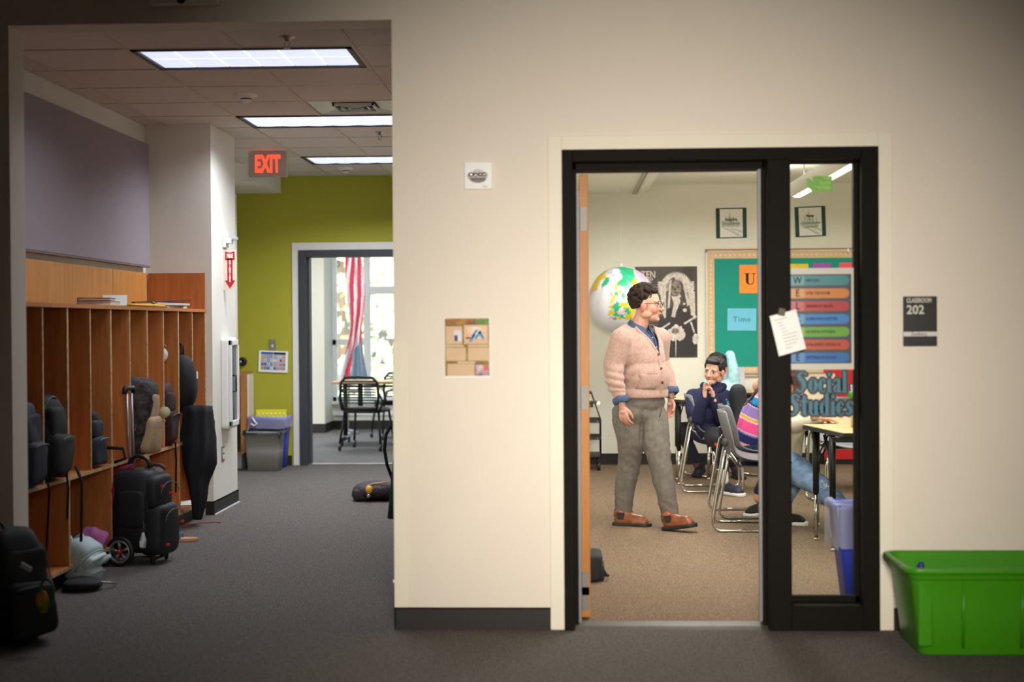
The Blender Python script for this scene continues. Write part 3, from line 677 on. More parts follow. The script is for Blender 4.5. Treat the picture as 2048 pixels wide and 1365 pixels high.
yb_ = 2.68*2844/(1137-352)
book('wide cream-paged book at the bottom of the right pile on the cubbies', XF-.14, yb_+.1, ZT, .2, .42, .016, -.05, M('cream_cover', (190, 176, 150)))
book('black and red paperback in the middle of the right pile on the cubbies', XF-.12, yb_, ZT+.017, .18, .48, .024, -.2, M('paperback_cover', (60, 20, 28), .5, rgb2=(30, 28, 34), vs=9), pages=M('page_cream', (214, 204, 184)))
book('thin dark magazine tilted on top of the right pile on the cubbies', XF-.14, yb_+.05, ZT+.045, .2, .42, .006, -.3, M('magazine_cover', (80, 40, 60), .4, rgb2=(40, 34, 44), vs=12), tilt=.04)
# ------------------------------------------------------------------ things on the column
xk = XCOL
t = thing('extinguisher_cabinet', 'white fire extinguisher cabinet on the side of the hallway column', 'cabinet', (xk+.04, 10.8, .62))
za, zb = .615, 1.31; ya, yb = 10.65, 10.95
MB().prism(rrect(ya, yb, za, zb, .03), xk, xk+.055, ax='x').build('body', white_m, t, bevel=.01)
b = MB(); xx = xk+.055
for a in ((ya+.02, yb-.02, za+.02, za+.06), (ya+.02, yb-.02, zb-.06, zb-.02), (ya+.02, ya+.05, za+.02, zb-.02), (yb-.05, yb-.02, za+.02, zb-.02)): b.box(xx, xx+.022, *a)
do = b.build('door', white_m, t, bevel=.004)
MB().box(xx+.002, xx+.006, ya+.04, yb-.04, za+.05, zb-.05).build('window', M('dark_pane', (60, 66, 76), .12, var=.1), do)
MB().tube([(xx+.02, ya+.07, .9), (xx+.045, ya+.07, .9), (xx+.045, ya+.07, 1.02), (xx+.02, ya+.07, 1.02)], .006, 8).build('handle', black_m, do)
t = thing('fire_extinguisher_sign', 'red and white FIRE EXTINGUISHER arrow sign projecting from the hallway column', 'sign', (xk+.06, 10.75, P(450, 581, 10.75).z))
z0, z1 = P(450, 581, 10.75).z, P(450, 500, 10.75).z; x0, x1 = xk+.004, xk+.102
MB().box(x0, x1, 10.75, 10.753, z0, z1).box(xk, xk+.004, 10.75, 10.8, z0, z1).build('plate', M('sign_cream', (226, 214, 196), .5), t)
xm = (x0+x1)/2; hh = z1-z0
arr = [(xm-.036, z1-.012), (xm-.02, z1-.02), (xm+.02, z1-.02), (xm+.036, z1-.012), (xm+.036, z1-.075), (xm+.02, z1-.075), (xm+.02, z0+.08), (xm+.04, z0+.08), (xm, z0+.012), (xm-.04, z0+.08), (xm-.02, z0+.08), (xm-.02, z1-.075), (xm-.036, z1-.075)]
arr = arr[::-1]
MB().prism([(xm-.02, z0+.07), (xm+.02, z0+.07), (xm+.02, z1-.07), (xm-.02, z1-.07)], 10.7485, 10.75).prism([(xm-.036, z1-.078), (xm+.036, z1-.078), (xm+.036, z1-.012), (xm, z1-.022), (xm-.036, z1-.012)], 10.7485, 10.75).prism([(xm-.04, z0+.075), (xm, z0+.012), (xm+.04, z0+.075)], 10.7485, 10.75).build('red_arrow', M('sign_red', (190, 30, 32), .5, var=.02), t)
text('FIRE', .042, (xm, 10.747, z1-.048), paper_m, t, sx=.62, bold=.002, ext=.0005)
for k, ch in enumerate('EXTINGUISHER'): text(ch, .0185, (xm, 10.747, z1-.086-.0139*k), paper_m, t, sx=1.15, bold=.001, ext=.0005)
q = P(452, 480, 10.8)
t = thing('fire_strobe', 'small white fire alarm strobe projecting from the column above the arrow sign', 'alarm', (xk+.05, 10.8, q.z-.05))
MB().box(xk, xk+.02, 10.74, 10.86, q.z-.06, q.z+.075).build('plate', white_m, t, bevel=.004)
MB().box(xk+.02, xk+.06, 10.76, 10.84, q.z-.03, q.z+.01).build('body', white_m, t, bevel=.006)
MB().box(xk+.06, xk+.1, 10.77, 10.83, q.z-.005, q.z+.022).build('lens', M('clear_plastic', (170, 172, 180)), t, bevel=.006)
t = thing('outlet_plate', 'steel outlet plate low on the side of the hallway column', 'outlet', (xk+.005, 10.55, .4))
zc = P(437, 908, 10.68).z
MB().box(xk, xk+.006, 10.64, 10.72, zc-.06, zc+.06).build('plate', steel_m, t, bevel=.002)
MB().box(xk+.006, xk+.012, 10.66, 10.7, zc-.04, zc-.008).box(xk+.006, xk+.012, 10.66, 10.7, zc+.008, zc+.04).build('socket', white_m, t, bevel=.002)
struct(MB().box(XCOL+.007, XCOL+.016, 10.4, 11.165, 0, .008), 'trim_6', white_m)
# ------------------------------------------------------------------ green end wall
Yg = YB
p0, p1 = P(584, 486, Yg), P(614, 515, Yg); xr = DX1
tb = MB(); tb.box(p0.x, P(598, 600, Yg).x, Yg-.015, Yg, 0, p0.z); tb.box(P(598, 600, Yg).x, xr+.16, Yg-.015, Yg, P(700, 500, Yg).z, p0.z)
struct(tb, 'trim_7', M('trim_white', (214, 212, 206), .6, var=.02), bevel=.003)
zt2 = P(700, 500, Yg).z; zt3 = P(700, 514, Yg).z
d2 = struct(MB().box(P(598, 600, Yg).x, DX0, Yg-.03, Yg+.17, 0, zt2), 'door_2', M('slate_frame', (52, 55, 60), .5, var=.05), bevel=.003)
sf = M('slate_frame', (52, 55, 60))
MB().box(DX0, DX1, Yg-.03, Yg+.17, zt3, zt2).build('frame_head', sf, d2, bevel=.003)
MB().box(DX1, DX1+.08, Yg-.03, Yg+.17, 0, zt2).build('frame_side', sf, d2, bevel=.003)
sb_ = MB().box(DX0, DX0+.02, Yg+.05, Yg+.17, 0, zt3); sb_.build('door_stop', sf, d2)
struct(MB().box(DX0, DX1, Yg+.02, Yg+.14, 0, .01), 'trim_8', steel_m)
struct(MB().box(-3.58, P(472, 500, 13.2).x, 13.2, 13.24, .9, P(470, 388, 13.2).z), 'trim_9', M('trim_white', (214, 212, 206)))
t = thing('light_switch', 'steel light switch plate on the green wall', 'switch', P(545, 704, Yg))
a, b = P(538, 704, Yg), P(552, 680, Yg)
MB().box(a.x, b.x, Yg-.006, Yg, a.z, b.z).build('plate', steel_m, t, bevel=.002); MB().box((a.x+b.x)/2-.008, (a.x+b.x)/2+.008, Yg-.014, Yg-.006, (a.z+b.z)/2-.014, (a.z+b.z)/2+.014).build('toggle', M('sign_cream', (226, 214, 196)), t)
# picture chart
a, b = P(517, 745, Yg), P(575, 702, Yg); w_, h_ = b.x-a.x, b.z-a.z
t = thing('picture_chart', 'white sheet with small colour pictures pinned to the green wall under the switch', 'poster', ((a.x+b.x)/2, Yg, a.z)); t.rotation_euler = (0, math.radians(2.5), 0)
MB().box(a.x, b.x, Yg-.012, Yg-.009, a.z, b.z).build('sheet', paper_m, t)
mx_ = (a.x+b.x)/2
for s, mt in ((-1, M('print_blue', (40, 90, 150), .7)), (1, M('print_black', (36, 36, 40), .7))):
    xa_, xb_ = (mx_-w_*.42, mx_-.002) if s < 0 else (mx_+.002, mx_+w_*.42)
    MB().box(xa_, xb_, Yg-.014, Yg-.012, b.z-.035, b.z-.014).build('heading', mt, t)
    text('THINK' if s < 0 else 'DO', .014, ((xa_+xb_)/2, Yg-.0145, b.z-.025), paper_m, t) if 0 else None
    MB().box(xa_, xb_, Yg-.0135, Yg-.012, a.z+.02, b.z-.036).build('print_panel', M('print_pale_blue', (150, 176, 206), .7), t)
    cols = [(200, 60, 60), (230, 180, 60), (60, 110, 170), (230, 230, 235), (90, 60, 120), (220, 140, 110)]
    k = MB(); rr_ = random.Random(4+s); ms = [M('print_%s' % n, cols[i], .7) for i, n in enumerate(('red', 'yellow', 'mid_blue', 'white', 'purple', 'salmon'))]
    for i in range(4):
        for j in range(4):
            cx_ = xa_+(xb_-xa_)*(j+.5)/4; cz_ = a.z+.02+(b.z-.036-a.z-.02)*(i+.5)/4
            k.box(cx_-.011, cx_+.011, Yg-.0145, Yg-.0135, cz_-.012, cz_+.01, rr_.randrange(6))
            k.box(cx_-.005, cx_+.004, Yg-.015, Yg-.0145, cz_-.008, cz_+.006, rr_.randrange(6))
    k.build('small_pictures', ms, t)
# door holder
q = P(485, 724, Yg); t = thing('door_holder', 'round black magnetic door holder on the left end of the green wall', 'door hardware', (q.x, Yg, q.z-.045))
MB().lathe([(.001, -.03), (.02, -.032), (.038, -.05), (.044, -.03), (.046, 0)], (q.x, Yg, q.z), 24, ax='y').build('body', black_m, t)
MB().lathe([(.001, -.062), (.014, -.06), (.015, -.045)], (q.x-.008, Yg, q.z), 16, ax='y').build('pad', steel_m, t)
# low wooden cabinet at the left end of the green wall
t = thing('low_cabinet', 'low wooden cabinet with dark open shelves left of the grey bin', 'cabinet', (-3.3, 13.9, 0))
lw = M('cabinet_wood', (170, 112, 60), .5, var=.15, vs=7, stretch=(5, 5, .6))
x1_ = P(490, 800, 13.75).x; ztop = P(485, 746, 13.75).z
b = MB(); b.box(-3.58, x1_, 13.75, 14.08, ztop-.03, ztop); b.build('top_board', lw, t)
b = MB(); b.box(x1_-.045, x1_, 13.75, 13.77, .16, ztop-.03); b.box(x1_-.02, x1_, 13.77, 14.08, .16, ztop-.03); b.build('side_board', lw, t)
b = MB(); b.box(-3.58, x1_-.02, 13.77, 14.08, .14, .16); b.box(-3.58, x1_-.02, 13.77, 14.08, .5, .52); b.build('shelf_board', lw, t)
MB().box(-3.58, x1_-.02, 14.06, 14.08, .16, ztop-.03).build('back', black_m, t); MB().box(-3.56, x1_-.05, 13.8, 14.08, 0, .14).build('plinth', M('cabinet_grey', (150, 150, 148), .6), t)
MB().box(x1_, x1_+.012, 13.85, 14.08, .3, ztop-.02).build('side_panel', M('sign_cream', (226, 214, 196)), t)
hbm = MB(); [hbm.box(x1_-.06, x1_-.045, 13.74, 13.78, z, z+.06) for z in (.45, .78)]; hbm.build('hinge', black_m, t)
# bins
def bin_(name, label, c, w0, w1, d0, d1, h, mat, rz=0, ribs=False):
    t = thing(name, label, 'bin', c); R = Rz(rz); c = Vector(c); b = MB(); rings = []
    def ring(w_, d_, z, r=.03): return [tuple(c + R @ Vector((x, y, z))) for x, y in rrect(-w_/2, w_/2, -d_/2, d_/2, r, 5)]
    for f in (0, .5, .93): rings.append(ring(w0+(w1-w0)*f, d0+(d1-d0)*f, .002+h*f))
    rings += [ring(w1+.012, d1+.012, h*.935), ring(w1+.014, d1+.014, h), ring(w1-.002, d1-.002, h+.001), ring(w1-.012, d1-.012, h*.93), ring(w0-.006, d0-.006, .01)]
    b.loft(rings, 0, True, True); b.build('body', mat, t, bevel=.0)
    return t, (lambda x, y, z: c + R @ Vector((x, y, z)))
def liner(t, L, w, d, h, drop, mat, seed=0, name='bin_liner'):
    b = MB(); rings = []; prof = [(-.03, -.04), (-.012, -.005), (.004, .006), (.012, -.01), (.014, -drop*.5), (.016, -drop)]
    for j, (o_, z) in enumerate(prof):
        ring = []
        base = rrect(-w/2-o_, w/2+o_, -d/2-o_, d/2+o_, .035, 10)
        for i, (x, y) in enumerate(base):
            n_ = .006*math.sin(i*2.3+seed+j*.7)+.005*math.sin(i*.9+seed*2+j)
            ring.append(tuple(L(x*(1+n_*1.2), y*(1+n_*1.2), h+z+n_*(1.6 if j > 3 else .9))))
        rings.append(ring)
    b.loft(rings, 0, True, False); return b.build(name, mat, t)
film = M('clear_film', (205, 205, 225), .25, var=.05, alpha=.32, bump=.4, bs=40)
bluebin = M('blue_bin', (40, 62, 190), .45, var=.06)
c = P(541, 938, 13.92); c = (c.x, 13.93, 0)
t, L = bin_('recycling_bin', 'blue recycling bin with clear liner against the green wall', c, .3, .38, .19, .24, .50, bluebin)
liner(t, L, .38, .24, .5, .1, film, 1)
MB().tube([L(-.15, -.13, .5), L(-.13, -.145, .47), L(-.1, -.15, .44), L(-.13, -.15, .42), L(-.16, -.14, .44)], .01, 8).build('liner_knot', M('film_white', (214, 214, 226), .4), t)
pm = M('polka_paper', (214, 206, 30), .7, var=.02)
t2 = thing('polka_dot_folder', 'yellow polka dot paper sticking out of the blue recycling bin', 'paper', (c[0]+.02, 13.95, .12))
b = MB(); b.obox((c[0]+.0, 13.96, .36), .3, .01, .42, Rx(-.12)); b.build('sheet', pm, t2)
b = MB()
for i in range(7):
    for j in range(2): b.obox((c[0]-.12+.042*i+(j % 2)*.02, 13.965+.004+.0-.012, .53-.03*j), .012, .003, .012, Rx(-.12) @ Ry(.78))
b.build('white_dots', paper_m, t2)
c = P(529, 942, 13.6); c = (c.x, 13.62, 0)
t, L = bin_('waste_bin', 'grey wastebasket with black liner in front of the blue bin', c, .30, .355, .2, .24, .385, M('grey_bin', (128, 126, 120), .5, var=.04))
liner(t, L, .355, .24, .385, .035, M('black_film', (12, 12, 14), .35, var=.1, bump=.4, bs=50), 5)
MB().tube([L(.17, -.08, .39), L(.175, -.13, .36), L(.17, -.135, .32), L(.165, -.13, .36)], .012, 8).build('liner_knot', M('black_film', (12, 12, 14)), t)
# ------------------------------------------------------------------ room beyond the green wall
struct(MB().box(-5.4, -5.25, YB+.15, 19.2, 0, 3.1), 'wall_far_left', room_m)
struct(MB().box(-.5, -.42, YB+.15, 19.2, 0, 3.1), 'wall_far_right', room_m)
struct(MB().box(-5.4, -.42, YB+.15, 19.2, 3.0, 3.1), 'ceiling_far', room_m)
struct(MB().box(-5.4, P(585/2.352+400, 700, 18.35).x, 18.35, 19.0, 0, 3.0), 'wall_far_pilaster', room_m)
xp = P(585/2.352+400, 700, 18.35).x; xw = P(664, 700, 19.0).x; zw0, zw1 = P(700, 803, 19).z, 2.75
wb = MB(); wb.box(-5.4, xw, 19.0, 19.2, 0, 3.0); wb.box(xw, -.42, 19.0, 19.2, 0, zw0); wb.box(xw, -.42, 19.0, 19.2, zw1, 3.0)
struct(wb, 'wall_far_window', room_m)
bb('baseboard_far', -5.2, xp, 18.343, 18.35, .12); bb('baseboard_far_window', xp, -.5, 18.993, 19.0, .12); bb('baseboard_far_pilaster', xp, xp+.007, 18.35, 19.0, .12)
winw = M('window_frame', (236, 238, 238), .5, var=.02)
fr = MB(); fr.box(xw, xw+.06, 19.0, 19.12, zw0, zw1); fr.box(xw, -.6, 19.0, 19.12, zw0, zw0+.06); fr.box(xw, -.6, 19.0, 19.12, zw1-.06, zw1); fr.box(-.66, -.6, 19.0, 19.12, zw0, zw1)
w1 = struct(fr, 'window_1', winw, bevel=.004)
xm0, xm1 = P(727, 600, 19).x, P(739, 600, 19).x; zl = P(700, 685, 19).z; zr = P(750, 581, 19).z
MB().box(xm0, xm1, 18.99, 19.12, zw0, zw1).build('mullion', winw, w1, bevel=.004); MB().box(-1.7, -1.62, 18.99, 19.12, zw0, zw1).build('mullion', winw, w1, bevel=.004)
MB().box(xw, xm0, 19.0, 19.11, zl-.04, zl+.04).build('transom', winw, w1, bevel=.004); MB().box(xm1, -1.7, 19.0, 19.11, zr-.05, zr+.05).build('transom', winw, w1, bevel=.004); MB().box(-1.62, -.66, 19.0, 19.11, zr-.05, zr+.05).build('transom', winw, w1, bevel=.004)
for a, b in ((xw+.06, xm0), (xm1, -1.7), (-1.62, -.66)): MB().box(a, b, 19.06, 19.066, zw0+.06, zw1-.06).build('pane', gm, w1)
MB().box(xw-.05, -.55, 18.9, 19.0, zw0-.035, zw0).build('sill', winw, w1, bevel=.004)
MB().box(xw-.08, -.55, 18.97, 19.0, zw0-.19, zw0-.035).build('apron', winw, w1, bevel=.004)
# flag on its pole
fx = P(708, 600, 18.2).x; Yf = 18.2; z1, z0 = 2.32, P(700, 762, Yf).z
t = thing('flag', 'United States flag hanging from a pole by the far window', 'flag', (fx, Yf, 0))
nu, nv = 36, 70; vs, fs, ms = [], [], []
for j in range(nv+1):
    f = j/nv; z = z1+(z0-z1)*f; hw = .10+.03*math.sin(f*7)+ (.07*max(0, f-.55)/.45)
    off = .02*math.sin(f*5)+.03*f-.06*max(0, f-.7)
    for i in range(nu+1):
        g = i/nu; x = fx+off+(g-.5)*2*hw; y = Yf-.03+.035*math.sin(g*16+f*4)+.02*math.sin(g*7-f*9)
        vs.append((x, y, z-.05*g*(1-f)))
for j in range(nv):
    for i in range(nu):
        fs.append((j*(nu+1)+i, (j+1)*(nu+1)+i, (j+1)*(nu+1)+i+1, j*(nu+1)+i+1)); f = j/nv; g = i/nu
        if f > .66 and g > .25+.3*math.sin(f*9)**2*.5 and f > .66+.15*(1-g): mm = 2
        else: mm = 0 if int(g*5.2+f*3.2+.3*math.sin(f*9)) % 2 == 0 else 1
        ms.append(mm)
b = MB(); b.v = vs; b.f = fs; b.m = ms; b.s = [True]*len(fs)
b.build('cloth', [M('flag_red', (206, 74, 92), .8, var=.04), M('flag_white', (238, 234, 236), .8, var=.03), M('flag_blue', (140, 160, 180), .8, var=.1)], t)
MB().tube([(fx-.1, Yf+.03, .05), (fx+.0, Yf+.03, 2.6)], .014, 10).build('pole', M('pole_wood', (196, 190, 170), .4), t); MB().lathe([(.001, .06), (.05, .055), (.14, .02), (.15, 0)], (fx-.1, Yf+.03, 0), 24).build('base', steel_m, t)
# rolling table and armchairs
def caster(b, x, y, r=.028):
    b.tube([(x-.012, y, r), (x+.012, y, r)], r, 14); b.tube([(x, y, r), (x+.012, y+.012, r*2+.01), (x+.012, y+.012, r*2+.03)], .008, 6)
a = P(661, 766, 16.3); t = thing('rolling_table', 'maple topped rolling table by the far window', 'table', (a.x+.7, 16.5, 0))
MB().box(a.x, a.x+1.5, 16.3, 16.95, .72, .745).build('tabletop', M('table_maple', (206, 170, 120), .45, var=.06, vs=5, stretch=(.5, 5, 5)), t, bevel=.002)
for x in (a.x+.12, a.x+1.35):
    b = MB(); b.tube([(x, 16.62, .1), (x, 16.62, .72)], .026, 8); b.tube([(x, 16.35, .07), (x, 16.9, .07)], .022, 8); caster(b, x, 16.36); caster(b, x, 16.88); b.build('leg', black_m, t)
b = MB(); b.tube([(a.x+.12, 16.62, .68), (a.x+1.35, 16.62, .68)], .015, 8); b.tube([(a.x+.3, 16.6, .7), (a.x+.3, 16.6, .45)], .03, 8); b.build('crossbar', black_m, t)
def armchair(label, c, rz):
    t = thing('caster_chair', label, 'chair', (0, 0, 0), 'black slatted armchairs'); 
    b = superell(MB(), (0, 0, .445), (.235, .23, .03), .5, .4); b.build('seat', black_m, t)
    fr_ = MB(); pr = [(-.2, .46), (-.225, .6), (-.215, .76), (-.16, .815), (0, .825), (.16, .815), (.215, .76), (.225, .6), (.2, .46)]
    fr_.tube([(x, -.235-.05*(z-.45), z) for x, z in pr], .016, 8); fr_.tube([(-.2, -.23, .47), (.2, -.23, .47)], .014, 8); fr_.build('back_frame', black_m, t)
    for k in range(9):
        z = .53+.03*k; w_ = .205 if z < .76 else .19
        MB().box(-w_, w_, -.255-.05*(z-.45)-.004, -.245-.05*(z-.45), z, z+.014).build('back_slat', black_m, t)
    for s in (-1, 1):
        b = MB(); b.tube([(s*.22, -.2, .45), (s*.27, -.16, .58), (s*.275, -.1, .66), (s*.275, .1, .665)], .013, 8); b.build('armrest', black_m, t)
        for yy in (-1, 1):
            b = MB(); b.tube([(s*.2, yy*.17, .43), (s*.24, yy*.23, .08)], .014, 8); caster(b, s*.24, yy*.23, .026); b.build('leg', black_m, t)
    t.location = c; t.rotation_euler.z = rz; return t
q = PZ(735, 897, 0); armchair('black slatted armchair on casters nearest in the room beyond the green wall', (q.x+.02, 15.9, 0), math.radians(-12))
armchair('black slatted armchair half hidden behind the nearer one by the far window', (P(790, 800, 17.4).x, 17.45, 0), math.radians(25))
# ------------------------------------------------------------------ outdoors
struct(MB().box(-60, 40, 22, 120, -4.6, -4.5), 'ground', M('lawn', (120, 130, 90), .9, rgb2=(90, 105, 70), vs=.6))
def tree(label, x, y, h, r, cols, seed):
    rr_ = random.Random(seed); t = thing('tree', label, 'tree', (x, y, -4.5))
    tr = MB(); tr.tube([(x, y, -4.5), (x+.2, y, -2), (x+.1, y+.1, h-1)], [.22, .16, .05], 8)
    for k in range(7):
        a = rr_.random()*6.28; z = -3+(h+1)*k/7; tr.tube([(x+.1, y, z), (x+math.cos(a)*r*.7, y+math.sin(a)*r*.7, z+1.2)], [.07, .02], 5)
    tr.build('trunk', M('bark', (120, 108, 92), .9, var=.2, vs=4), t)
    b = MB(); 
    for k in range(2600):
        u_ = rr_.random()**.4; a = rr_.random()*6.28; ph = math.acos(2*rr_.random()-1); z = -3.6+(h+3.6)*rr_.random(); rad = r*(.35+.65*math.sin(PI*min(1, max(0, (z+3.6)/(h+3.6)*.85+.12))))*u_
        c_ = Vector((x+rad*math.cos(a), y+rad*math.sin(a), z)); s = .09+.1*rr_.random(); d1_ = Vector((rr_.gauss(0, 1), rr_.gauss(0, 1), rr_.gauss(0, 1))).normalized(); d2_ = d1_.orthogonal().normalized()
        b.add([c_-d1_*s, c_-d2_*s*.6, c_+d1_*s, c_+d2_*s*.6], [(0, 1, 2, 3)], rr_.randrange(len(cols)))
    b.build('foliage', cols, t, kind='stuff')
lv = [M('leaf_green', (196, 206, 176), .6), M('leaf_yellow', (226, 220, 190), .6), M('leaf_pale', (214, 220, 204), .6)]  # overexposed outdoor haze put into the leaf colours
tree('yellow green tree outside the far window, nearest the glass', -4.5, 27, 5.5, 2.0, lv[:2], 1)
tree('pale green tree outside the far window behind the flag', -8.2, 31.5, 5, 2.0, lv[1:]+lv[:1], 2)
tree('taller green tree farther off outside the far window', -5.6, 38, 8, 3.2, [lv[0], lv[2]], 3)
tree('wide pale tree farthest from the far window', -13, 42, 8, 3.4, [lv[2], lv[0]], 4)
# ------------------------------------------------------------------ bags at the right side of the hallway
flor = M('floral_nylon', (60, 48, 56), .7, rgb2=(12, 12, 16), vs=45)
c = P(752, 985, 11.3); c = Vector((c.x, 11.3, 0))
t = thing('floral_backpack', 'dark floral backpack slumped flat on the carpet at the right of the hallway', 'backpack', c)
b = superell(MB(), c+Vector((.02, 0, .07)), (.2, .16, .07), .7, .7, lean=(.02, 0)); wob(b, .012, 16, 3); b.build('body', flor, t)
b = superell(MB(), c+Vector((-.1, -.08, .05)), (.07, .07, .045), .6, .6); wob(b, .006, 20, 3); b.build('front_pocket', flor, t)
MB().tube([c+Vector((-.12, -.05, .1)), c+Vector((0, -.1, .14)), c+Vector((.12, -.12, .155))], .008, 6).build('zip', M('brass_zip', (190, 160, 90), .4), t)
k = MB(); k.ell(P(738, 980, 11.12), (.028, .028, .034)); k.build('yellow_charm', M('yolk_plastic', (226, 170, 50), .5, var=.03), t)
k = MB(); k.lathe([(.001, -.004), (.016, -.004), (.016, .004)], P(737, 993, 11.1), 14, ax='y'); k.build('button_badge', steel_m, t)
xr_ = -.93
c = Vector((-.99, 8.6, .62))
t = backpack('black backpack in the right hand cubbies, mostly hidden, strap looping out', (-.86, 8.52, zs), .28, .22, .42, PI, dfabric_m, dfabric_m,
             strap=[[P(783, 850, 8.5), P(772, 870, 8.5), P(769, 900, 8.5), P(774, 930, 8.5), P(786, 962, 8.5)]])
q = P(786, 1140, 7.75); t = thing('jacket', 'dark teal jacket hanging from the right hand cubbies, edge showing at the wall corner', 'clothing', (-.93, 7.8, .3))
b = MB(); rings = []
for j in range(9):
    f = j/8; z = .95-.62*f; ww = .05+.06*f
    rings.append([(-.89+ww*math.cos(a)*(1+.1*math.sin(4*a)), 7.82+.1*math.sin(a), z) for a in [2*PI*i/24 for i in range(24)]])
b.loft(rings); b.build('body', M('teal_cloth', (24, 58, 56), .9, var=.15, vs=14), t)
MB().tube([(-.89, 7.82, .95), (-.75, 7.82, 1.3), (-.565, 7.8, 1.425)], .012, 6, flat=.5).build('hanging_loop', M('teal_cloth', (24, 58, 56)), t)
t = thing('slipper', 'brown and white shoe on the carpet at the foot of the wall corner', 'shoe', (-.93, 7.6, 0))
b = superell(MB(), (-.9, 7.62, .045), (.05, .12, .045), .8, .8); wob(b, .004, 30); b.build('upper', M('brown_suede', (110, 84, 62), .9), t); MB().prism([(-.9+.055*math.cos(a), 7.62+.125*math.sin(a)) for a in [2*PI*i/20 for i in range(20)]], .0, .02, ax='z').build('sole', white_m, t)
# ------------------------------------------------------------------ front wall fittings
a, b = P(929, 380, YW), P(985, 324, YW)
t = thing('wall_strobe', 'white fire alarm strobe on the cream wall above the collage sheet', 'alarm', ((a.x+b.x)/2, YW, a.z)); cx = (a.x+b.x)/2; cz = (a.z+b.z)/2
MB().prism(rrect(a.x, b.x, a.z, b.z, .006), YW-.016, YW).build('plate', white_m, t, bevel=.003)
MB().prism([(cx+.035*math.cos(x), cz-.002+.03*math.sin(x)) for x in [PI*i/14 for i in range(15)]], YW-.026, YW-.016).build('grille', M('speaker_white', (196, 194, 190), .5), t, bevel=.002)
MB().prism(rrect(cx-.045, cx+.045, cz-.014, cz+.012, .01), YW-.055, YW-.016).build('lens_housing', white_m, t, bevel=.008)
k = MB(); 
for dx in (-.03, -.01, .012, .03): k.ell((cx+dx, YW-.058, cz), (.012, .008, .01))
k.build('lens', M('silver_lens', (190, 190, 190), .15, metal=1.), t)
MB().prism([(cx+.036*math.cos(x), cz-.016+.016*math.sin(x)) for x in [PI+PI*i/14 for i in range(15)]], YW-.04, YW-.016).build('lower_housing', M('speaker_grey', (120, 112, 104), .5), t, bevel=.003)
text('FIRE', .012, (cx+.03, YW-.0165, a.z+.012), M('sign_red', (190, 30, 32)), t)
# collage sheet
a, b = P(890, 757, YW), P(979, 637, YW); w_, h_ = b.x-a.x, b.z-a.z
t = thing('collage_sheet', 'printed collage sheet of tan blocks and small photos on the cream wall', 'poster', ((a.x+b.x)/2, YW, a.z))
MB().box(a.x, b.x, YW-.006, YW-.003, a.z, b.z).build('sheet', paper_m, t)
MB().box(a.x+.002, b.x-.002, YW-.0068, YW-.006, a.z+h_*.04, b.z-.002).build('background_print', M('collage_ground', (110, 66, 44), .6, rgb2=(150, 140, 40), vs=14), t)
U = lambda x, y: (a.x+w_*x, b.z-h_*y)
def patch(nm, x0, y0, x1, y1, mt, d=.0076):
    p_, q_ = U(x0, y1), U(x1, y0); MB().box(p_[0], q_[0], YW-d, YW-.0066, p_[1], q_[1]).build(nm, mt, t)
kraft = M('kraft_print', (206, 176, 142), .7, var=.05, vs=10)
patch('print_green', .72, .0, .98, .1, M('foliage_print', (70, 120, 50), .6, rgb2=(120, 140, 60), vs=40)); patch('print_gold', .04, .0, .7, .1, M('gold_print', (170, 120, 40), .6, rgb2=(110, 70, 40), vs=30))
for r_ in ((.03, .13, .39, .43), (.43, .11, .97, .43), (.03, .49, .47, .71), (.52, .49, .98, .71), (.06, .76, .66, .96), (.03, .44, .43, .48), (.52, .44, .97, .48), (.29, .72, .68, .755)): patch('tan_block', *r_, kraft)
patch('small_photo', .21, .2, .38, .38, M('photo_white', (214, 214, 226), .6), .0084); patch('photo_dark_shape', .22, .28, .29, .38, M('photo_navy', (46, 48, 84), .6), .009)
patch('small_photo', .47, .14, .91, .34, M('photo_warm', (214, 160, 96), .6, rgb2=(226, 214, 206), vs=18), .0084); patch('photo_dark_shape', .47, .315, .64, .34, M('photo_brown', (80, 30, 20), .6), .009)
k = MB(); 
for x, y in ((.62, .33), (.67, .25), (.74, .28)): p_ = U(x, y); k.obox((p_[0], YW-.009, p_[1]), .01, .001, .04, Ry(.6))
p_ = U(.82, .28); k.obox((p_[0], YW-.009, p_[1]), .012, .001, .04, Ry(-.5)); k.build('photo_blue_shape', M('photo_blue', (50, 130, 190), .6), t)
patch('small_photo', .68, .78, .97, .96, M('photo_plum', (120, 70, 90), .6, rgb2=(210, 190, 200), vs=26), .0084); patch('photo_red_shape', .86, .78, .97, .87, M('photo_coral', (220, 90, 80), .6), .009)
# classroom sign
a, b = P(1806, 693, YW), P(1873, 593, YW); w_, h_ = b.x-a.x, b.z-a.z
t = thing('room_sign', 'black CLASSROOM 202 sign on the wall right of the door', 'sign', ((a.x+b.x)/2, YW, a.z))
MB().prism(rrect(a.x, b.x, a.z, b.z, .003), YW-.01, YW).build('plate', M('sign_black', (26, 24, 22), .45, var=.05), t, bevel=.0015)
MB().box(a.x, b.x, YW-.0115, YW-.009, b.z-h_*.80, b.z-h_*.71).build('name_strip', M('strip_white', (214, 210, 204), .6), t)
lt = M('sign_letter', (216, 212, 200), .6)
text('CLASSROOM', .0275, (a.x+w_*.09, YW-.011, b.z-h_*.085), lt, t, align='LEFT', sx=.70, bold=.0006)
text('202', .056, (a.x+w_*.09, YW-.011, b.z-h_*.275), lt, t, align='LEFT', sx=.95, bold=.0008)
text('Zaidberg', .022, (a.x+w_*.22, YW-.012, b.z-h_*.755), ink_m, t, align='LEFT', sx=.88, ext=.0003, name='strip_lettering')
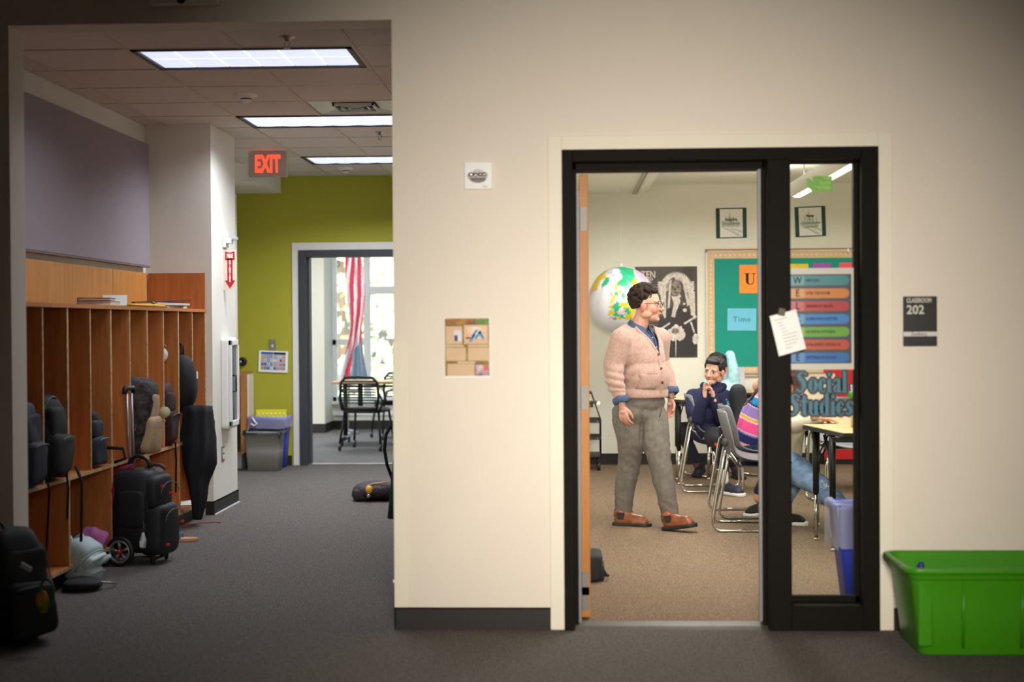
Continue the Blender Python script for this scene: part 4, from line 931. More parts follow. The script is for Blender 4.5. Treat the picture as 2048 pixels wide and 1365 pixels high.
# green tub
c = Vector((0, 0, 0)); x0, y0t, y1t = P(1783, 1120, 6.2).x, 5.93, 6.42; lx = .98
t = thing('green_tub', 'large bright green plastic tub on the carpet right of the classroom door', 'tub', (x0+lx/2, 6.18, 0))
gt_ = M('lime_plastic', (62, 138, 14), .35, var=.03, vs=4)
cx, cy = x0+lx/2, (y0t+y1t)/2; wy = y1t-y0t; H = .372
def rg(lx_, wy_, z, r): return [(cx+x, cy+y, z) for x, y in rrect(-lx_/2, lx_/2, -wy_/2, wy_/2, r, 6)]
b = MB(); b.loft([rg(lx*.86, wy*.8, .002, .05), rg(lx*.9, wy*.86, H*.5, .055), rg(lx*.935, wy*.9, H*.86, .06), rg(lx*.955, wy*.93, H*.87, .06), rg(lx*.96, wy*.94, H*.93, .06), rg(lx, wy, H*.935, .07), rg(lx+.004, wy+.004, H*.975, .07), rg(lx, wy, H, .07), rg(lx*.955, wy*.93, H, .06), rg(lx*.94, wy*.905, H*.9, .055), rg(lx*.85, wy*.79, .012, .05)], 0, True, True)
b.build('body', gt_, t, bevel=.004)
for k in range(1, 4): MB().tube([(cx-lx*.5+k*.24, y0t+.028, .04), (cx-lx*.5+k*.24, y0t+.018, H*.84)], .006, 8).build('rib', gt_, t)
fx_ = cx-lx*.43; MB().box(fx_-.012, fx_+.05, y0t+.03, y0t+.05, .04, H*.86).build('corner_step', gt_, t, bevel=.01)
t = thing('blue_item', 'small blue object peeping over the rim inside the green tub', 'toy', (P(1842, 1125, 6.2).x, 6.2, .03)); b = MB(); b.chain([(P(1842, 1125, 6.25).x, 6.25, .03), (P(1842, 1122, 6.25).x, 6.25, P(1842, 1124, 6.25).z-.014)], [.03, .014]); b.build('body', M('cobalt_plastic', (24, 50, 130), .5), t)
t['label'] = 'small blue object peeping up inside the green tub'
# ------------------------------------------------------------------ classroom: lights and things on the back wall
for xx, lab in ((1.745, 'curved white pendant light hanging over the tables'), (-.1, 'curved white pendant light over the door side of the classroom')):
    if xx < 0: continue
    yA, yB, z = 8.2, 11.0, 2.36
    t = thing('pendant_light', lab, 'light', (xx, (yA+yB)/2, z))
    def prof(w_, h_, n=12): return [(xx+w_*math.cos(PI+PI*i/n), z+h_*math.sin(PI+PI*i/n)+.05) for i in range(n+1)]
    b = MB(); rings = []
    for y, f in ((yB+.14, .15), (yB+.12, .5), (yB+.05, .88), (yB-.05, 1), (yA, 1)):
        rings.append([(a, y, c_) for a, c_ in prof(.115*f, .06*f)]+[(xx+.115*f, y, z+.06), (xx-.115*f, y, z+.06)])
    b.loft(rings); b.build('housing', M('fixture_white', (214, 212, 204), .5, var=.02), t)
    b = MB(); n = 5; dl = (yB-.08-yA)/n
    for k in range(n):
        rr_ = []
        for y in (yA+dl*k+.01, yA+dl*(k+1)-.01): rr_.append([(xx+.075*math.cos(PI+PI*(.12+.76*i/8)), y, z+.05+.066*math.sin(PI+PI*(.12+.76*i/8))) for i in range(9)])
        b.loft(rr_, 0, True, False)
    b.build('diffuser', M('lit_diffuser', (250, 248, 240), .5, emit=2.0, var=0), t)
    b = MB(); [b.tube([(xx, y, z+.06), (xx, y, 2.78)], .0025, 6) for y in (8.6, 10.6)]; b.build('suspension_wire', steel_m, t)
# inflatable globe
gc = P(1243, 600.5, 13.3); gr = .307
t = thing('inflatable_globe', 'inflatable world globe hanging on a string left of the sepia poster', 'globe', gc)
ax_ = Vector((-.30, -.60, .74)).normalized(); l0 = Vector((-.17, -.89, -.42)); l0 = (l0-ax_*l0.dot(ax_)).normalized(); ea = ax_.cross(l0)
Gr, Yl, Pk = (40, 168, 120), (214, 190, 50), (222, 170, 196)
LAND = [  # (colour, [(lon, lat), ...])
 (Gr, [(-73, 78), (-60, 82), (-30, 83), (-18, 76), (-24, 70), (-42, 60), (-52, 65), (-58, 74)]),
 (Yl, [(-165, 60), (-140, 70), (-95, 72), (-80, 68), (-64, 60), (-56, 52), (-70, 45), (-125, 48), (-140, 59)]),
 (Pk, [(-125, 48), (-70, 45), (-80, 26), (-98, 26), (-117, 32)]), (Yl, [(-122, 72), (-100, 78), (-68, 82), (-70, 70), (-90, 70)]),
 (Gr, [(30, 60), (30, 69), (60, 69), (100, 77), (140, 73), (178, 68), (160, 60), (140, 54), (130, 44), (110, 50), (80, 50), (60, 52), (48, 46), (38, 50)]),
 (Yl, [(50, 46), (60, 52), (80, 50), (87, 48), (78, 42), (60, 42)]), (Pk, [(75, 38), (88, 48), (118, 49), (130, 42), (120, 25), (100, 22), (82, 29)]),
 (Yl, [(5, 58), (14, 66), (25, 71), (30, 69), (22, 65), (17, 60), (12, 56)]), (Gr, [(20, 60), (24, 66), (30, 69), (31, 61)]),
 (Yl, [(-5, 48), (2, 51), (8, 48), (6, 43), (-2, 43)]), (Gr, [(6, 47), (8, 54), (14, 54), (14, 48)]), (Yl, [(14, 49), (15, 54), (24, 54), (24, 49)]), (Pk, [(24, 46), (24, 54), (32, 56), (38, 50), (30, 46)]),
 (Yl, [(-9, 37), (-9, 43), (-1, 43), (2, 41), (-2, 37)]), (Pk, [(8, 44), (13, 46), (18, 40), (15, 38), (10, 42)]), (Gr, [(19, 40), (20, 46), (29, 45), (26, 40), (23, 37)]), (Pk, [(-6, 50), (-5, 58), (-2, 58), (1, 52)]), (Yl, [(-10, 52), (-8, 55), (-6, 54), (-6, 52)]), (Yl, [(-24, 64), (-22, 66), (-14, 66), (-14, 64)]),
 (Yl, [(27, 37), (27, 41), (42, 41), (44, 37)]),
 (Yl, [(-13, 28), (-6, 35), (-2, 35), (-3, 29), (-9, 26)]), (Gr, [(-8, 28), (-2, 32), (0, 36), (9, 37), (10, 28), (4, 19), (-3, 23)]), (Yl, [(10, 30), (12, 33), (24, 32), (25, 20), (15, 22)]), (Gr, [(25, 22), (25, 31), (34, 31), (36, 22)]),
 (Yl, [(-17, 15), (-17, 21), (-9, 26), (-5, 24), (-6, 15)]), (Gr, [(-6, 14), (-5, 24), (3, 19), (4, 14), (-2, 11)]), (Pk, [(4, 14), (4, 19), (13, 23), (15, 15), (10, 12)]), (Gr, [(15, 9), (16, 22), (24, 20), (23, 9)]), (Yl, [(23, 9), (24, 21), (37, 21), (36, 10), (30, 5)]),
 (Pk, [(-16, 12), (-8, 12), (-9, 5), (-13, 8)]), (Gr, [(-8, 5), (-8, 11), (-3, 11), (-3, 5)]), (Yl, [(-3, 5), (-2, 11), (3, 12), (4, 6)]), (Gr, [(4, 5), (4, 13), (13, 13), (10, 4)]), (Yl, [(10, 3), (13, 10), (23, 9), (28, 4), (20, -5)]), (Pk, [(30, 3), (36, 12), (50, 11), (40, -2)]), (Gr, [(12, -6), (28, -5), (30, -14), (14, -16)]), (Yl, [(30, -2), (40, -3), (40, -14), (31, -12)]), (Pk, [(13, -18), (30, -16), (33, -26), (27, -33), (18, -34)]),
 (Pk, [(35, 30), (46, 30), (56, 24), (55, 17), (44, 13), (38, 21)]), (Gr, [(45, 36), (55, 37), (61, 34), (60, 26), (50, 29)])]
def inpoly(x, y, poly):
    c_ = np.zeros(len(x), bool); n = len(poly)
    for i in range(n):
        x1, y1 = poly[i]; x2, y2 = poly[(i+1) % n]
        if y1 == y2: continue
        c_ ^= ((y1 > y) != (y2 > y)) & (x < (x2-x1)*(y-y1)/(y2-y1)+x1)
    return c_
b = MB(); nu, nv = 240, 120; vs = []; LO = []; LA = []
for j in range(nv+1):
    la = -89.9+179.8*j/nv
    for i in range(nu):
        lo = -180+360*i/nu; gore = 1-.012*abs(math.sin(math.radians(lo*6)))**3*math.cos(math.radians(la)); wr = 1+.004*math.sin(lo*.9)*abs(math.sin(math.radians(la)))**2
        d0 = (l0*math.cos(math.radians(lo))+ea*math.sin(math.radians(lo)))*math.cos(math.radians(la))+ax_*math.sin(math.radians(la))
        sq = 1.05 if d0.z < -.35 else 1
        q = gc+d0*gr*gore*wr; q.z = gc.z+(q.z-gc.z)*1.03
        vs.append(q); LO.append(lo); LA.append(la)
b.add(vs, [(j*nu+i, j*nu+(i+1) % nu, (j+1)*nu+(i+1) % nu, (j+1)*nu+i) for j in range(nv) for i in range(nu)], 0, True)
LO = np.array(LO); LA = np.array(LA); LOj = LO+2.0*np.sin(LA*.9)+1.2*np.sin(LA*2.3+LO); LAj = LA+1.5*np.sin(LO*.7)+1.*np.sin(LO*2.1)
cc = np.tile(np.array(lin((214, 216, 226))), (len(LO), 1))
for colr, poly in LAND: cc[inpoly(LOj, LAj, poly)] = lin(colr)
o = b.build('vinyl_ball', M('globe_vinyl', (255, 255, 255), .3, attr='Col', var=.03, vs=4), t)
at = o.data.color_attributes.new('Col', 'FLOAT_COLOR', 'POINT'); at.data.foreach_set('color', np.concatenate([cc, np.ones((len(cc), 1))], 1).astype(np.float32).ravel())
MB().lathe([(.012, 0), (.01, .015), (.004, .03)], (gc.x, gc.y, gc.z+gr*1.01), 12).build('valve', white_m, t)
MB().tube([(gc.x, gc.y, gc.z+gr+.02), (gc.x-.002, gc.y, P(1240, 387, YB).z-.004)], .0022, 6).build('string', white_m, t)
# sepia poster
a, b_ = P(1271, 716, YB), P(1394, 533, YB); w_, h_ = b_.x-a.x, b_.z-a.z
t = thing('portrait_poster', 'large sepia portrait poster on the back wall between the globe and the teal board', 'poster', ((a.x+b_.x)/2, YB, a.z))
U = lambda x, y: (a.x+w_*x, b_.z-h_*y)
MB().box(a.x, b_.x, YB-.006, YB-.002, a.z, b_.z).build('sheet', M('sepia_dark', (52, 42, 38), .5, rgb2=(82, 70, 62), vs=3), t)
def flat(nm, shapes, mt, d, parent=None, y=None):
    y = y or YB; k = MB()
    for i, poly in enumerate(shapes): k.prism([U(*q) for q in poly], y-d-i*.00006, y-d-i*.00006+.00004)
    return k.build(nm, mt, parent or t, kind='stuff' if len(shapes) > 1 else None)
def elp(cx, cy, rx, ry, rot=0, n=18, jag=0, seed=0):
    rr_ = random.Random(seed); o_ = []
    for i in range(n):
        a_ = 2*PI*i/n; k_ = 1+jag*(rr_.random()-.5); x, y = rx*k_*math.cos(a_), ry*k_*math.sin(a_); o_.append((cx+x*math.cos(rot)-y*math.sin(rot), cy+x*math.sin(rot)+y*math.cos(rot)))
    return o_
sw = M('sepia_light', (222, 214, 204), .5, rgb2=(176, 166, 156), vs=60); sm2 = M('sepia_mid', (150, 134, 122), .5, rgb2=(80, 68, 60), vs=30); sd = M('sepia_black', (30, 24, 24), .5)
HX, HY = .66, .22
fe = []
for k in range(30):
    an = math.radians(-205+230*k/29); L0, L1 = .11, (.245 if 5 < k < 24 else .30); dx, dy = math.cos(an), math.sin(an)
    cx1, cy1 = HX+dx*L1*.9, HY+dy*L1*.55; px_, py_ = -dy*.022, dx*.016
    fe.append([(HX+dx*L0, HY+dy*L0*.55), (cx1+px_, cy1+py_), (HX+dx*L1*1.03, HY+dy*L1*.68), (cx1-px_, cy1-py_)])
flat('body_shape', [[(min(.995, x), min(.995, y)) for x, y in elp(.68, .78, .34, .36, n=30, jag=.06, seed=2)]], sd, .0068)
flat('feather_print', fe, sw, .0074)
flat('hanging_feather_print', [[(.40+.03*k, .26+.01*k), (.44+.03*k, .26+.01*k), (.47+.012*k, .52+.02*k), (.44+.012*k, .53+.02*k)] for k in range(3)]+[[(.85+.035*k, .28), (.89+.035*k, .28), (.93+.02*k, .54+.02*k), (.90+.02*k, .54)] for k in range(3)], sw, .0078)
flat('headband_print', [elp(HX, HY-.03, .125, .075)], M('sepia_band', (96, 82, 74), .5, rgb2=(60, 50, 46), vs=80), .0082)
flat('face_print', [elp(HX-.005, HY+.02, .085, .085)], sm2, .0088)
flat('feature_print', [elp(HX-.045, HY+.005, .018, .006), elp(HX+.03, HY+.005, .018, .006), elp(HX-.01, HY+.065, .03, .006), elp(HX-.015, HY+.03, .012, .02)], sd, .0094)
flat('side_lock_print', [[(.55, .17), (.59, .14), (.555, .45), (.52, .46)], [(.76, .15), (.80, .18), (.88, .42), (.84, .44)]], sw, .0092)
flat('shirt_print', [[(.60, .33), (.70, .33), (.73, .38), (.66, .5), (.64, .56), (.58, .55), (.62, .42)], [(.58, .31), (.64, .35), (.72, .30), (.74, .33), (.66, .38), (.60, .37)]], sw, .0084)
flat('fan_print', [elp(.66, .73, .14, .085, n=26, jag=.35, seed=5), elp(.97, .8, .05, .06, n=16, jag=.3, seed=6), elp(.80, .48, .035, .02), elp(.79, .41, .02, .012)], sw, .0086)
flat('fan_core_print', [elp(.645, .71, .06, .035, n=14, jag=.4, seed=8)], sm2, .0092)
flat('stick_print', [[(.645, .8), (.66, .8), (.655, .99), (.645, .99)], [(.42, .67), (.56, .61), (.56, .63), (.43, .69)], [(.78, .62), (.98, .54), (.99, .56), (.79, .64)], [(.88, .61), (.91, .61), (.96, .72), (.94, .73)]], sw, .0090)
text('THE', .034, (*[U(.05, .05)[0]], YB-.008, U(0, .085)[1]), sw, t, align='LEFT', rot=(PI/2, -PI/2*0, 0), sx=.8, bold=.001)
text('TEN', .094, (U(.10, 0)[0], YB-.008, U(0, .09)[1]), sw, t, align='LEFT', sx=.8, bold=.002)
text('INDIAN', .048, (U(.075, 0)[0], YB-.008, U(0, .135)[1]), sw, t, align='LEFT', sx=.78, bold=.001)
text('PRECEPTS', .032, (U(.08, 0)[0], YB-.008, U(0, .168)[1]), sw, t, align='LEFT', sx=.8, bold=.0006)
# value posters
dkg = M('mat_green', (34, 72, 68), .7, var=.04)
pgr = M('print_sage', (190, 202, 190), .7, var=.04)
def value_poster(label, px0, px1, py0, py1, lines, rot=0):
    global U
    a, b_ = P(px0, py1, YB), P(px1, py0, YB); w_, h_ = b_.x-a.x, b_.z-a.z; cx, cz = (a.x+b_.x)/2, (a.z+b_.z)/2
    t = thing('value_poster', label, 'poster', (cx, YB, cz)); U = lambda x, y: (a.x+w_*x, b_.z-h_*y)
    MB().box(a.x, b_.x, YB-.005, YB-.002, a.z, b_.z).build('mat_board', dkg, t)
    MB().box(U(.13, 0)[0], U(.87, 0)[0], YB-.0062, YB-.005, U(0, .965)[1], U(0, .035)[1]).build('sheet', paper_m, t)
    tr = []
    for x, y0_, y1_, ww in ((.45, .12, .62, .09), (.32, .26, .62, .07), (.58, .27, .62, .07), (.22, .38, .62, .05), (.70, .36, .62, .06)):
        for s in range(3): tr.append([(x, y0_+(y1_-y0_)*.22*s), (x+ww*(.6+.25*s), y0_+(y1_-y0_)*(.45+.27*s)), (x-ww*(.6+.25*s), y0_+(y1_-y0_)*(.45+.27*s))])
    flat('tree_print', tr, pgr, .0068, t)
    flat('road_print', [[(.18, .66), (.4, .68), (.85, .93), (.70, .93), (.4, .74)], [(.42, .64), (.85, .76), (.85, .84), (.5, .69)]]+[[(.2+.15*k, .60), (.3+.15*k, .60), (.3+.15*k, .635), (.2+.15*k, .635)] for k in range(4)], pgr, .0068, t)
    k = MB(); x0_, x1_ = U(.17, 0)[0], U(.83, 0)[0]; z0_, z1_ = U(0, .58)[1], U(0, .30)[1]
    for q in ((x0_, x1_, z0_, z0_+.0015), (x0_, x1_, z1_, z1_+.0015), (x0_, x0_+.0015, z0_, z1_), (x1_-.0015, x1_, z0_, z1_)): k.box(q[0], q[1], YB-.0074, YB-.0068, q[2], q[3])
    k.build('print_border', pgr, t)
    for s, x, y, mt in lines: text(s, .046 if len(lines) < 3 else .034, (U(x, 0)[0], YB-.0078, U(0, y)[1]), mt, t, bold=.0012, sx=.9)
    for ch in t.children: pass
    t.rotation_euler = (0, rot, 0)
gt2 = M('ink_grey', (140, 148, 142), .7)
value_poster('green and white "Inspire Excellence" poster high on the back wall, seen through the open door', 1432, 1493, 416, 477, [('Inspire', .5, .38, ink_m), ('Excellence', .5, .51, gt2)], -.012)
value_poster('green and white "Foster A Compassionate Community" poster seen through the side glass', 1590, 1651, 413, 474, [('Foster', .5, .31, ink_m), ('A', .5, .42, gt2), ('Compassionate', .5, .54, gt2), ('Community', .5, .66, gt2)], -.035)
# bulletin board
a, b_ = P(1412, 748, YB), P(1411, 502, YB); x0, x1 = a.x, a.x+2.45; z0, z1 = a.z, b_.z
t = thing('bulletin_board', 'teal covered bulletin board with tan border strips on the back wall', 'board', ((x0+x1)/2, YB, z0))
MB().box(x0+.02, x1-.02, YB-.012, YB, z0+.02, z1-.02).build('backing_paper', M('teal_paper', (12, 146, 130), .75, var=.04, vs=3, bump=.3, bs=6), t)
k = MB(); k.box(x0, x0+.018, YB-.025, YB, z0, z1); k.box(x1-.018, x1, YB-.025, YB, z0, z1); k.box(x0, x1, YB-.025, YB, z1-.012, z1); k.box(x0, x1, YB-.025, YB, z0, z0+.018); MB().box(x0, x1, YB-.03, YB-.005, z0-.028, z0-.012).build('lower_rail', M('frame_aluminium', (190, 186, 176), .35, metal=.3), t); k.build('frame', M('frame_aluminium', (190, 186, 176), .35, metal=.3), t, bevel=.001)
MB().box(x0, x1, YB-.024, YB-.004, z1, z1+.014).box(x0, x1, YB-.02, YB, z0-.03, z0-.0).build('cork_rail', M('cork', (170, 120, 64), .8), t)
tanb = M('tan_border', (216, 186, 148), .75, var=.06, vs=30)
bw = .068
for nm, q in (('border_strip', (x0+.018, x0+.018+bw, z0+.018, z1-.012)), ('border_strip', (x0+.018+bw, x1-.018-bw, z1-.012-bw, z1-.012)), ('border_strip', (x0+.018+bw, x1-.018-bw, z0+.018, z0+.018+bw*.7)), ('border_strip', (x1-.018-bw, x1-.018, z0+.018, z1-.012))):
    MB().box(q[0], q[1], YB-.0145, YB-.012, q[2], q[3]).build(nm, tanb, t)
k = MB()
for i in range(26): k.obox((x0+.018+bw*.5, YB-.015, z1-.1-i*.045), .018, .001, .018, Ry(.785))
for i in range(50): k.obox((x0+.1+i*.047, YB-.015, z1-.012-bw*.5), .018, .001, .018, Ry(.785)); k.obox((x0+.1+i*.047, YB-.015, z0+.018+bw*.35), .014, .001, .014, Ry(.785))
k.build('border_print', M('tan_print', (232, 214, 186), .75), t, kind='stuff')
for v in (1522-1400, 1695-1400):
    q = P(1400+v, 500, YB); MB().box(q.x-.006, q.x+.006, YB-.035, YB-.02, q.z-.03, q.z+.012).tube([(q.x, YB-.035, q.z-.02), (q.x, YB-.045, q.z-.035), (q.x, YB-.035, q.z-.045)], .003, 6).build('map_hook', steel_m, t)
def card(label, u0, v0, u1, v1, rgb, nm, rot=0):
    a, b_ = P(u0, v1, YB), P(u1, v0, YB)
    c = thing('card', label, 'card', ((a.x+b_.x)/2, YB-.016, (a.z+b_.z)/2))
    MB().box(a.x, b_.x, YB-.0175, YB-.0155, a.z, b_.z).build('sheet', M(nm, rgb, .75, var=.03), c)
    k = MB(); k.ell(((a.x+b_.x)/2, YB-.019, b_.z-.01), (.004, .004, .004)); k.build('pin', steel_m, c)
    c.rotation_euler = (0, rot, 0); return c, a, b_
c, a, b_ = card('orange card with a large black letter U in a ring on the teal board', 1478.5, 530, 1522.5, 587, (246, 150, 62), 'card_orange')
cx, cz = (a.x+b_.x)/2, (a.z+b_.z)/2
MB().tube([(cx+.095*math.cos(2*PI*i/40), YB-.018, cz+.095*math.sin(2*PI*i/40)) for i in range(40)], .0009, 4, closed=True).build('ring_print', M('ring_brown', (170, 90, 40), .7), c)
k = MB(); q = .059
def UZ(p_): return [(cx+x, cz+z) for x, z in p_]
outer = [(-.05, .057), (-.05, -.02), (-.042, -.045), (-.02, -.058), (.006, -.057), (.028, -.043), (.036, -.015), (.036, .057)]
k.prism(UZ([(-.045, .055), (-.045, -.02), (-.036, -.044), (-.018, -.054), (-.012, -.048), (-.019, -.03), (-.019, .055)])[::1], YB-.0185, YB-.0175); k.prism(UZ([(-.02, -.054), (.006, -.057), (.026, -.045), (.034, -.02), (.034, .055), (.028, .055), (.028, -.018), (.02, -.04), (.002, -.05), (-.012, -.048)]), YB-.0185, YB-.0175)
k.prism(UZ([(-.058, .050), (-.006, .050), (-.006, .057), (-.058, .057)]), YB-.0185, YB-.0175); k.prism(UZ([(.014, .050), (.05, .050), (.05, .057), (.014, .057)]), YB-.0185, YB-.0175); k.build('letter', ink_m, c)
c, a, b_ = card('light blue card reading Time on the teal board', 1454.5, 617, 1512, 662, (112, 196, 228), 'card_blue', .012)
text('Time', .075, ((a.x+b_.x)/2, YB-.0182, (a.z+b_.z)/2), M('ink_teal', (50, 110, 130), .7), c, sp=1.15)
c, a, b_ = card('green card with black handwriting, cut off by the door post', 1513.5, 643, 1560, 686, (44, 160, 92), 'card_green', .02)
text('Path', .065, (a.x+.03, YB-.0182, (a.z+b_.z)/2+.02), ink_m, c, align='LEFT', shear=.3, bold=.001)
card('sky blue card beside the orange U card, mostly behind the door post', 1524.5, 530, 1566, 587, (84, 190, 226), 'card_sky')
card('yellow card on the teal board above the welcome poster', 1572, 528, 1616, 585, (236, 206, 60), 'card_yellow')
card('purple card on the teal board above the welcome poster', 1625, 526, 1661, 583, (160, 90, 176), 'card_purple')
card('pink card on the teal board above the welcome poster', 1678, 525, 1722, 582, (240, 96, 110), 'card_pink')
card('amber card on the teal board right of the welcome poster', 1708, 610, 1745, 660, (236, 170, 70), 'card_amber')
# red board low on the back wall, seen below the table
a, b_ = P(1648, 922, YB-.02), P(1722, 846, YB-.02)
t = thing('red_panel', 'red panel standing on the floor against the back wall, seen below the right table', 'panel', ((a.x+b_.x)/2+.1, YB-.04, a.z))
MB().box(a.x, a.x+.85, YB-.04, YB-.02, .02, .95).build('board', M('red_card', (206, 24, 34), .55, var=.05), t, bevel=.002); MB().box(a.x-.01, a.x+.86, YB-.045, YB-.015, .0, .05).build('foot', black_m, t)
# ------------------------------------------------------------------ things on the side light glass
t = thing('welcome_poster', 'laminated WELCOME acrostic poster with coloured bars taped inside the side glass', 'poster', (0, 0, 0))
yP = YW+.075; a, b_ = P(1579, 740, yP), P(1712, 536, yP); w_, h_ = b_.x-a.x, b_.z-a.z; t.location = ((a.x+b_.x)/2, yP, a.z); ORG[t.name] = Vector(t.location)
yf = YW+.062
a, b_ = P(1574, 740, yf), P(1712, 536, yf); w_, h_ = b_.x-a.x, b_.z-a.z; U = lambda x, y: (a.x+w_*x, b_.z-h_*y)
MB().box(max(a.x, XM1+.008), b_.x, yf-.002, yf+.001, a.z, b_.z).build('laminate', M('laminate', (190, 190, 178), .25, var=.02), t)
MB().box(max(a.x, XM1+.008), U(.93, 0)[0], yf-.003, yf-.002, U(0, .94)[1], U(0, .06)[1]).build('ground_print', M('poster_dark', (48, 44, 56), .4, var=.1), t)
bars = [('W', 'HEN YOU', (36, 116, 120)), ('E', 'NTER THIS ROOM', (184, 110, 26)), ('L', 'EARNING IS VALUED', (160, 30, 34)), ('C', 'OOPERATION IS EXPECTED', (26, 110, 172)), ('O', 'UR POSITIVE ATTITUDE &', (84, 144, 24)), ('M', 'UTUAL RESPECT ARE PART OF', (168, 60, 26)), ('E', 'VERYTHING WE DO & SAY', (14, 92, 156))]
for i, (L_, s, c_) in enumerate(bars):
    yc = .122+.1266*i; z0_, z1_ = U(0, yc+.048)[1], U(0, yc-.048)[1]; xa_, xb_ = U(.06, 0)[0], U(.90, 0)[0]; r_ = (z1_-z0_)/2
    poly = [(xa_, z0_)]+[(xb_-r_+r_*math.sin(PI*k/10), (z0_+z1_)/2-r_*math.cos(PI*k/10)) for k in range(11)]+[(xa_, z1_)]
    br = MB().prism(poly, yf-.004, yf-.003).build('colour_bar', M('bar_%s' % ('teal', 'orange', 'red', 'azure', 'green', 'rust', 'blue')[i], c_, .35, var=.04), t)
    MB().box(xa_, U(.25, 0)[0], yf-.0046, yf-.004, z0_, z1_).build('initial_block', M('block_%s' % ('teal', 'orange', 'red', 'azure', 'green', 'rust', 'blue')[i], tuple(min(255, q*.7+60) for q in c_), .35, var=.04), br)
    text(L_, .047, ((xa_+U(.25, 0)[0])/2, yf-.005, (z0_+z1_)/2), ink_m, br, sx=.8, bold=.0006, ext=.0003)
    text(s, .0185, (U(.275, 0)[0], yf-.005, (z0_+z1_)/2), ink_m, br, align='LEFT', sx=.62 if len(s) > 20 else .72, ext=.0003, bold=.0003)
# state-shaped sticker
ys_ = YW+.0655; t = thing('green_sticker', 'green state shaped sticker reading THIS PLACE MATTERS high on the side glass', 'sticker', P(1640, 370, ys_))
pl = [(1613, 358), (1617, 356.5), (1622, 360), (1623.5, 365), (1626, 362), (1625.5, 352), (1664, 352), (1665, 382), (1649, 383), (1640, 382.5), (1632, 385), (1625, 387), (1622, 380), (1616, 376), (1614, 368)]
MB().prism([(P(u, v, ys_).x, P(u, v, ys_).z) for u, v in pl][::-1], ys_-.001, ys_).build('shape', M('sticker_green', (96, 160, 34), .4, var=.02), t)
lg = M('sticker_light', (160, 205, 110), .5)
for s, v in (('THIS', 356.5), ('PLACE', 366), ('MATTERS', 376)):
    q = P(1661, v, ys_-.0014); text(s, .019, (q.x, ys_-.0014, q.z), lg, t, align='RIGHT', sx=.85, bold=.0003, ext=.0002)
# Social Studies lettering (each letter a fat shape with a dark outline)
t = thing('glass_lettering', 'blue Social Studies lettering with dark outline on the side glass', 'lettering', P(1640, 800, ys_))
s_in, s_out = M('letter_blue', (48, 104, 122), .45, var=.04), M('letter_outline', (8, 14, 26), .45)
def ring_letter(k, cx, cz, rx, rz, hx, hz, n=20):
    o_ = [(cx+rx*math.cos(2*PI*i/n), cz+rz*math.sin(2*PI*i/n)) for i in range(n)]; i_ = [(cx+hx*math.cos(2*PI*i/n), cz+hz*math.sin(2*PI*i/n)) for i in range(n)]
    return o_, i_
def glyphs(word, u0, u1, vbase, vx, vtop):
    """fat letters in photo pixels: strokes as capsule chains (u, v, radius)"""
    out = []
    return out
STR = {  # strokes in unit box: width w, baseline 0, x-height 1, ascender 1.45 ; (pts, radii)
 'S': (1.0, [([(.82, 1.25), (.6, 1.42), (.35, 1.36), (.25, 1.15), (.38, .95), (.6, .75), (.66, .45), (.5, .15), (.3, .05), (.12, .2)], [.1, .05, .09, .15, .19, .2, .18, .09, .06, .1])]),
 'o': (.8, [([(.22, .8), (.16, .5), (.22, .2)], [.13, .17, .13]), ([(.58, .8), (.64, .5), (.58, .2)], [.13, .17, .13]), ([(.3, .95), (.5, .95)], [.06, .06]), ([(.3, .05), (.5, .05)], [.06, .06])]),
 'c': (.7, [([(.22, .8), (.17, .5), (.22, .2)], [.13, .18, .13]), ([(.3, .95), (.48, .93), (.54, .78)], [.06, .07, .11]), ([(.3, .05), (.46, .05), (.58, .2)], [.06, .05, .05])]),
 'i': (.46, [([(.22, .85), (.22, .12)], [.15, .15]), ([(.22, 1.27), (.22, 1.3)], [.15, .15]), ([(.05, .05), (.4, .05)], [.05, .05])]),
 'a': (.8, [([(.54, .82), (.54, .12)], [.15, .15]), ([(.2, .25), (.26, .45), (.42, .55)], [.13, .09, .05]), ([(.18, .78), (.3, .95), (.48, .93)], [.09, .06, .08]), ([(.2, .12), (.4, .06), (.7, .05)], [.08, .05, .06])]),
 'l': (.46, [([(.22, 1.4), (.22, .12)], [.15, .15]), ([(.05, .05), (.4, .05)], [.05, .05]), ([(.08, 1.45), (.25, 1.45)], [.05, .06])]),
 't': (.54, [([(.24, 1.25), (.24, .12)], [.14, .15]), ([(-.02, .96), (.5, .96)], [.07, .07]), ([(.24, .05), (.44, .07)], [.06, .05])]),
 'u': (.88, [([(.2, .88), (.2, .25), (.3, .08)], [.15, .14, .08]), ([(.64, .88), (.64, .12)], [.15, .15]), ([(.3, .05), (.5, .06)], [.05, .05]), ([(.6, .05), (.8, .05)], [.05, .05])]),
 'd': (.85, [([(.22, .78), (.16, .5), (.22, .2)], [.12, .17, .12]), ([(.6, 1.4), (.6, .12)], [.15, .15]), ([(.28, .94), (.5, .92)], [.06, .05]), ([(.28, .05), (.75, .05)], [.05, .05])]),
 'e': (.72, [([(.22, .8), (.17, .5), (.22, .2)], [.13, .18, .13]), ([(.3, .95), (.45, .92), (.54, .72)], [.06, .07, .1]), ([(.5, .58), (.3, .5)], [.06, .05]), ([(.3, .05), (.46, .05), (.58, .2)], [.06, .05, .05])]),
 's': (.66, [([(.56, .82), (.4, .96), (.22, .85), (.2, .68), (.4, .48), (.46, .25), (.3, .06), (.1, .16)], [.08, .05, .1, .13, .15, .13, .06, .09])])}
